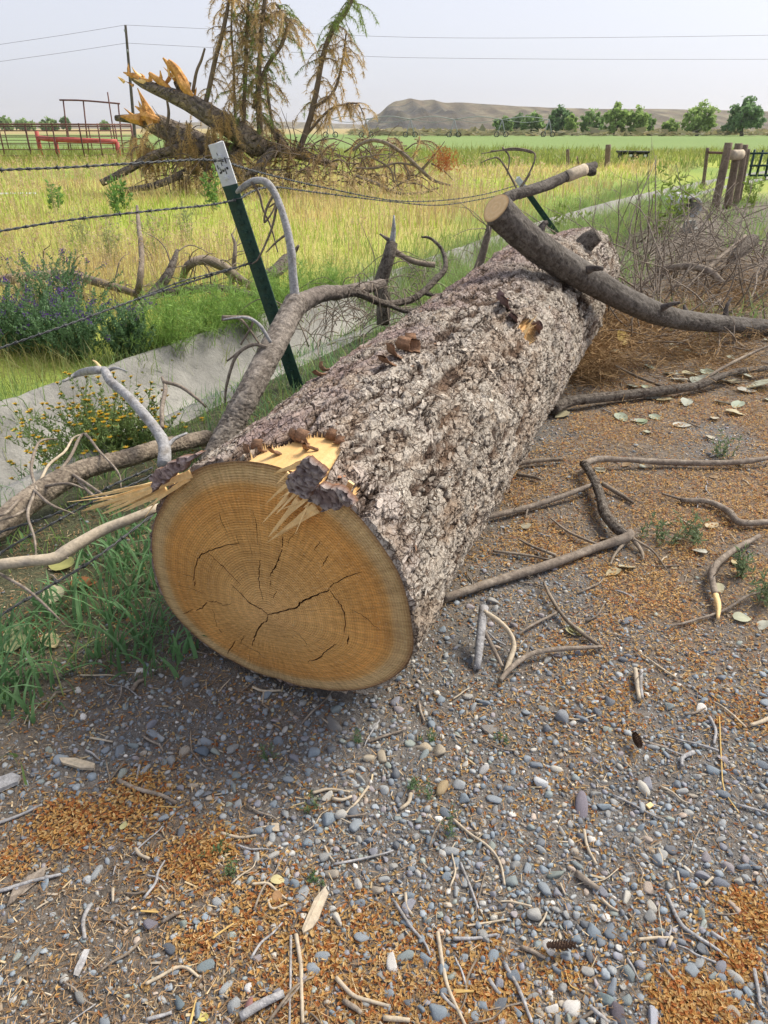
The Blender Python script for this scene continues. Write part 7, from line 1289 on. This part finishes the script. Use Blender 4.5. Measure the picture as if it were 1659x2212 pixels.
while nt_ < 160:                                              # lesser twigs strewn over the gravel and litter
    y = .7+6*rng.random()**1.5; x = rng.uniform(-.6, .62)*(y*.95+.5)
    if off(x, y) > 2.2 or under_log(np.array(x), np.array(y), .12): continue
    a = rng.uniform(0, 2*np.pi); L = rng.uniform(.03, .12)*(1+.22*y); P = np.array([(x+math.cos(a)*L*t, y+math.sin(a)*L*t, 0) for t in (-.5, -.1, .25, .5)])+np.c_[rng.normal(0, L*.04, (4, 2)), np.zeros(4)]; r = rng.uniform(.0013, .0034)*(1+.1*y)
    P[:, 2] = gh(P[:, 0], P[:, 1])+r+.005; V, f = tube(P, [r, r*.9, r*.6], 6, rough=.15, seed=int(rng.integers(1e6)), seg=10); zone_ = 'beside the log' if y > 2.2 else 'in the foreground'; mk_ = ['p', 't', 's', 'd'][int(rng.integers(4))]; nm_ = {'p': 'pale', 't': 'tan', 's': 'grey', 'd': 'dark'}[mk_]
    o = mk('twig', V, f, MT[mk_], org=(P[0, 0], P[0, 1], float(gh(P[0, 0], P[0, 1])))); tag(o, near_label(f'short thin {nm_} twig', x, y), 'twig', 'short twigs strewn over the ground'); nt_ += 1
# flat chips
def chip(label, poly, th_, mm, cat='wood chip', name='wood_chip'):
    P = path([(u, v, .006) for u, v in poly]); c = P.mean(0); n = len(P); top = P.copy(); top[:, 2] += th_+rng.normal(0, .0015, n); V = np.vstack([P, top]); f = [list(range(n))[::-1], list(range(n, 2*n))]+[[i, (i+1) % n, n+(i+1) % n, n+i] for i in range(n)]
    o = mk(name, V, f, mm, org=(c[0], c[1], float(gh(c[0], c[1]))), smooth=False); tag(o, label, cat, 'wood chips on the ground')
chip('long flat tan wood chip in the orange litter', [c3(*q) for q in [(1405, 900), (1420, 925), (1395, 985), (1375, 1040), (1350, 1075), (1310, 1100), (1305, 1080), (1330, 1020), (1360, 950)]], .006, m_pale); chip('pale broken board end at the left edge', [c3(*q) for q in [(-30, 440), (60, 415), (92, 425), (80, 450), (40, 465), (-30, 500)]], .012, m_silver)
chip('grey split chip above the bent tan twig', [c3(*q) for q in [(258, 345), (330, 348), (412, 370), (410, 392), (350, 388), (270, 365)]], .01, m_pale); chip('tan bark strip at the left of the litter', [c3(*q) for q in [(60, 900), (120, 850), (200, 810), (190, 850), (110, 900), (60, 960), (30, 980)]], .003, m_twig); chip('yellow flat straw piece in the orange litter', [c4(*q) for q in [(300, 1338), (388, 1345), (388, 1354), (300, 1354)]], .003, MT['g'])
chip('straw yellow sliver by the purple grey stone', [c3(*q) for q in [(608, 995), (685, 1000), (685, 1007), (608, 1003)]], .003, MT['g']); chip('pale square chip in the middle left gravel', [c3(*q) for q in [(1172, 620), (1205, 622), (1208, 655), (1178, 655)]], .004, m_pale); chip('papery grey sliver at the lower left', [c3(*q) for q in [(325, 1250), (365, 1170), (388, 1165), (370, 1220), (340, 1280), (318, 1275)]], .003, m_silver); chip('bark scrap below the fallen cone', [c4(*q) for q in [(1130, 545), (1150, 530), (1165, 545), (1145, 560)]], .004, m_wood)
# fallen cones
m_cone = MAT('cone', c=(.12, .075, .05), rough=.8, noise=(200, .3))
for lab, (u, v), (u2, v2) in [('brown scaly cone lying at the lower middle', c4(700, 1160), c4(822, 1160)), ('brown cone lying in needles at the right', c4(1078, 240), c4(1102, 300))]:
    a, b = pz(u, v), pz(u2, v2); a[2] = b[2] = .012; L = np.linalg.norm(b-a); t = Thing('fallen_cone', ((a+b)/2*np.array([1, 1, 0])), lab, 'cone', 'fallen cones'); d = (b-a)/L; s1 = unit(np.cross(d, (0, 0, 1))); s2 = np.cross(s1, d); V, f = tube([a, (a+b)/2, b], [.004, .008, .003], 8); t.part('core', V, f, m_cone)
    for k in range(70):
        q = k/70; an = k*2.4; rr_ = .010*math.sin(math.pi*(.12+.8*q))**.6; n_ = s1*math.cos(an)+s2*math.sin(an); w1 = np.cross(d, n_); p = a+(b-a)*q+n_*rr_*.45; e = p+n_*rr_*.75+d*.004; t.part('scale', np.array([p-w1*.003, p+w1*.003, e+w1*.0045, e-w1*.0045]), [np.array([[0, 1, 2, 3]])], m_cone, smooth=False)
# fallen leaves
z5 = lambda x, y: (967.7+x*.4166, 345.6+y*.4166)
m_lf = MAT('dry_leaf', attr=True, rough=.6, trans=.2, noise=(40, .15))
LV = [(z5(905, 945), 26, (.55, .42, .13), 'yellow cottonwood leaf standing up in the needles'), (z5(1615, 1180), 38, (.44, .46, .36), 'largest pale grey green leaf near the right edge'), (z5(1590, 905), 18, (.55, .42, .14), 'yellow leaf under the thin end of the sawn limb'), ((40, 1395), 40, (.38, .41, .22), 'large pale leaf with curled edge at the left edge'), ((112, 1392), 26, (.45, .38, .22), 'tan oval leaf in the grass at left'), ((135, 1240), 34, (.42, .42, .16), 'yellowish leaf in the verge weeds'), ((185, 1275), 26, (.20, .085, .03), 'rusty brown leaf in the verge grass'), ((118, 1305), 30, (.40, .37, .25), 'pale beige leaf behind the dark grass'), ((265, 1772), 12, (.48, .48, .26), 'small yellow green leaf scrap in the gravel'), ((435, 2190), 14, (.55, .5, .16), 'yellow leaf scrap at the bottom edge'), ((600, 1895), 16, (.50, .45, .24), 'torn pale leaf on the orange litter'), ((600, 1930), 14, (.40, .24, .12), 'curled brown leaf beside the angled twig'), ((1248, 1358), 18, (.42, .4, .2), 'crumpled olive leaf beside the kinked branch'), ((5, 1500), 16, (.22, .4, .1), 'bright green leaf at the left edge')]
z2_ = lambda x, y: (864+x*.4791, 907.2+y*.4793)
for k, (q, s_, c, lab) in enumerate([((960, 680), 20, (.52, .46, .3), 'cream leaf left of a pale pair under the hooked branch'), ((1030, 655), 20, (.5, .46, .33), 'cream leaf curled below the hooked branch'), ((570, 470), 16, (.44, .42, .32), 'narrow grey leaf by the straight thin stick'), ((940, 530), 18, (.36, .25, .14), 'brown white leaf under the hooked branch elbow'), ((905, 225), 16, (.5, .48, .36), 'pale leaf at the head of the hooked branch'), ((1410, 470), 18, (.5, .42, .28), 'tan leaf left of the brown elbow stick'), ((1350, 585), 16, (.46, .46, .4), 'silvery curled leaf right of the hooked branch'), ((1545, 885), 20, (.45, .47, .34), 'pale green leaf beside the snapped stick'), ((1640, 915), 18, (.46, .47, .4), 'white grey leaf at the right edge'), ((1530, 635), 18, (.5, .43, .24), 'tan leaf in the small weeds at right'), ((790, 945), 20, (.42, .40, .22), 'olive cream leaf lying on pebbles'), ((1440, 750), 16, (.46, .44, .3), 'pale leaf beside the broken stick'), ((1090, 8), 15, (.35, .42, .28), 'grey green leaf at the log flank')]): LV.append((z2_(*q), s_, c, lab))
for k, q in enumerate([(1150, 1110), (1050, 1075), (1195, 1140), (1255, 1110), (1285, 1145), (1345, 1105), (1430, 1150), (1480, 1155), (1540, 1120), (1500, 1270), (1430, 1255), (1490, 1312), (990, 1350), (1075, 1330), (1215, 1370), (590, 1322), (955, 1170), (1030, 1175), (1060, 1232), (1120, 1245), (1235, 1262), (900, 1335), (1310, 1000), (1265, 1000), (1320, 1130), (1400, 1140), (1550, 1200)]):
    LV.append((z5(*q), 15+5*rng.random(), [(.42, .45, .38), (.38, .44, .34), (.48, .48, .42), (.47, .43, .28)][k % 4], None))
for k in range(46):
    y = 2.6+4.5*rng.random(); x = .25*y+rng.uniform(.4, .42*y+.4); LV.append((tuple(float(q[0]) for q in proj((x, y, 0))[:2]), rng.uniform(8, 14), [(.45, .38, .26), (.40, .42, .33), (.38, .27, .16), (.5, .46, .36)][k % 4], None))
LN = {0: 'grey green', 1: 'pale green', 2: 'silvery', 3: 'tan'}
for k, (uv, rp, c, lab) in enumerate(LV):
    p = pz(*uv); p[2] = float(gh(p[0], p[1]))
    if under_log(p[0], p[1], .1) and lab is None: continue
    L = rp*dep(p)/F0; n = 6; a = rng.uniform(0, 2*np.pi); cu = rng.uniform(.2, .9); V = []; tilt = (.9 if lab and 'standing' in lab else rng.normal(0, .2))
    for i in range(n+1):
        t = i/n; wd = math.sin(math.pi*min(t*.9+.08, 1))**.8*(1-.35*t)*.85
        for s_ in (-1, -.5, 0, .5, 1): V.append(((t-.5)*2*L, s_*wd*L, L*(cu*.35*abs(s_)**1.6*wd+.18*math.sin(t*3+cu*4)+rng.normal(0, .015))))
    V = np.array(V); R = np.array([[math.cos(a), -math.sin(a), 0], [math.sin(a), math.cos(a), 0], [0, 0, 1]]); Rt = np.array([[1, 0, 0], [0, math.cos(tilt), -math.sin(tilt)], [0, math.sin(tilt), math.cos(tilt)]]); V = V@Rt.T@R.T; V[:, 2] -= V[:, 2].min()-.004; f = np.array([[i*5+j, i*5+j+1, i*5+6+j, i*5+5+j] for i in range(n) for j in range(4)]); cc = np.array(c)*rng.uniform(.85, 1.1)*np.where((np.arange(len(V)) % 5 == 2)[:, None], 1.12, 1)
    o = mk('fallen_leaf', V+p, [f], m_lf, org=p, col=cc)
    if lab: tag(o, lab, 'leaf', 'fallen leaves with a look of their own')
    else:
        big__ = k < len(LV)-46; cn = {0: 'grey green', 1: 'pale green', 2: 'silvery', 3: 'tan'}[k % 4] if big__ else 'dry'
        tag(o, near_label(f'fallen {cn} leaf', p[0], p[1]), 'leaf', 'pale leaf drift under the limb' if big__ else 'small dry leaves right of the log')
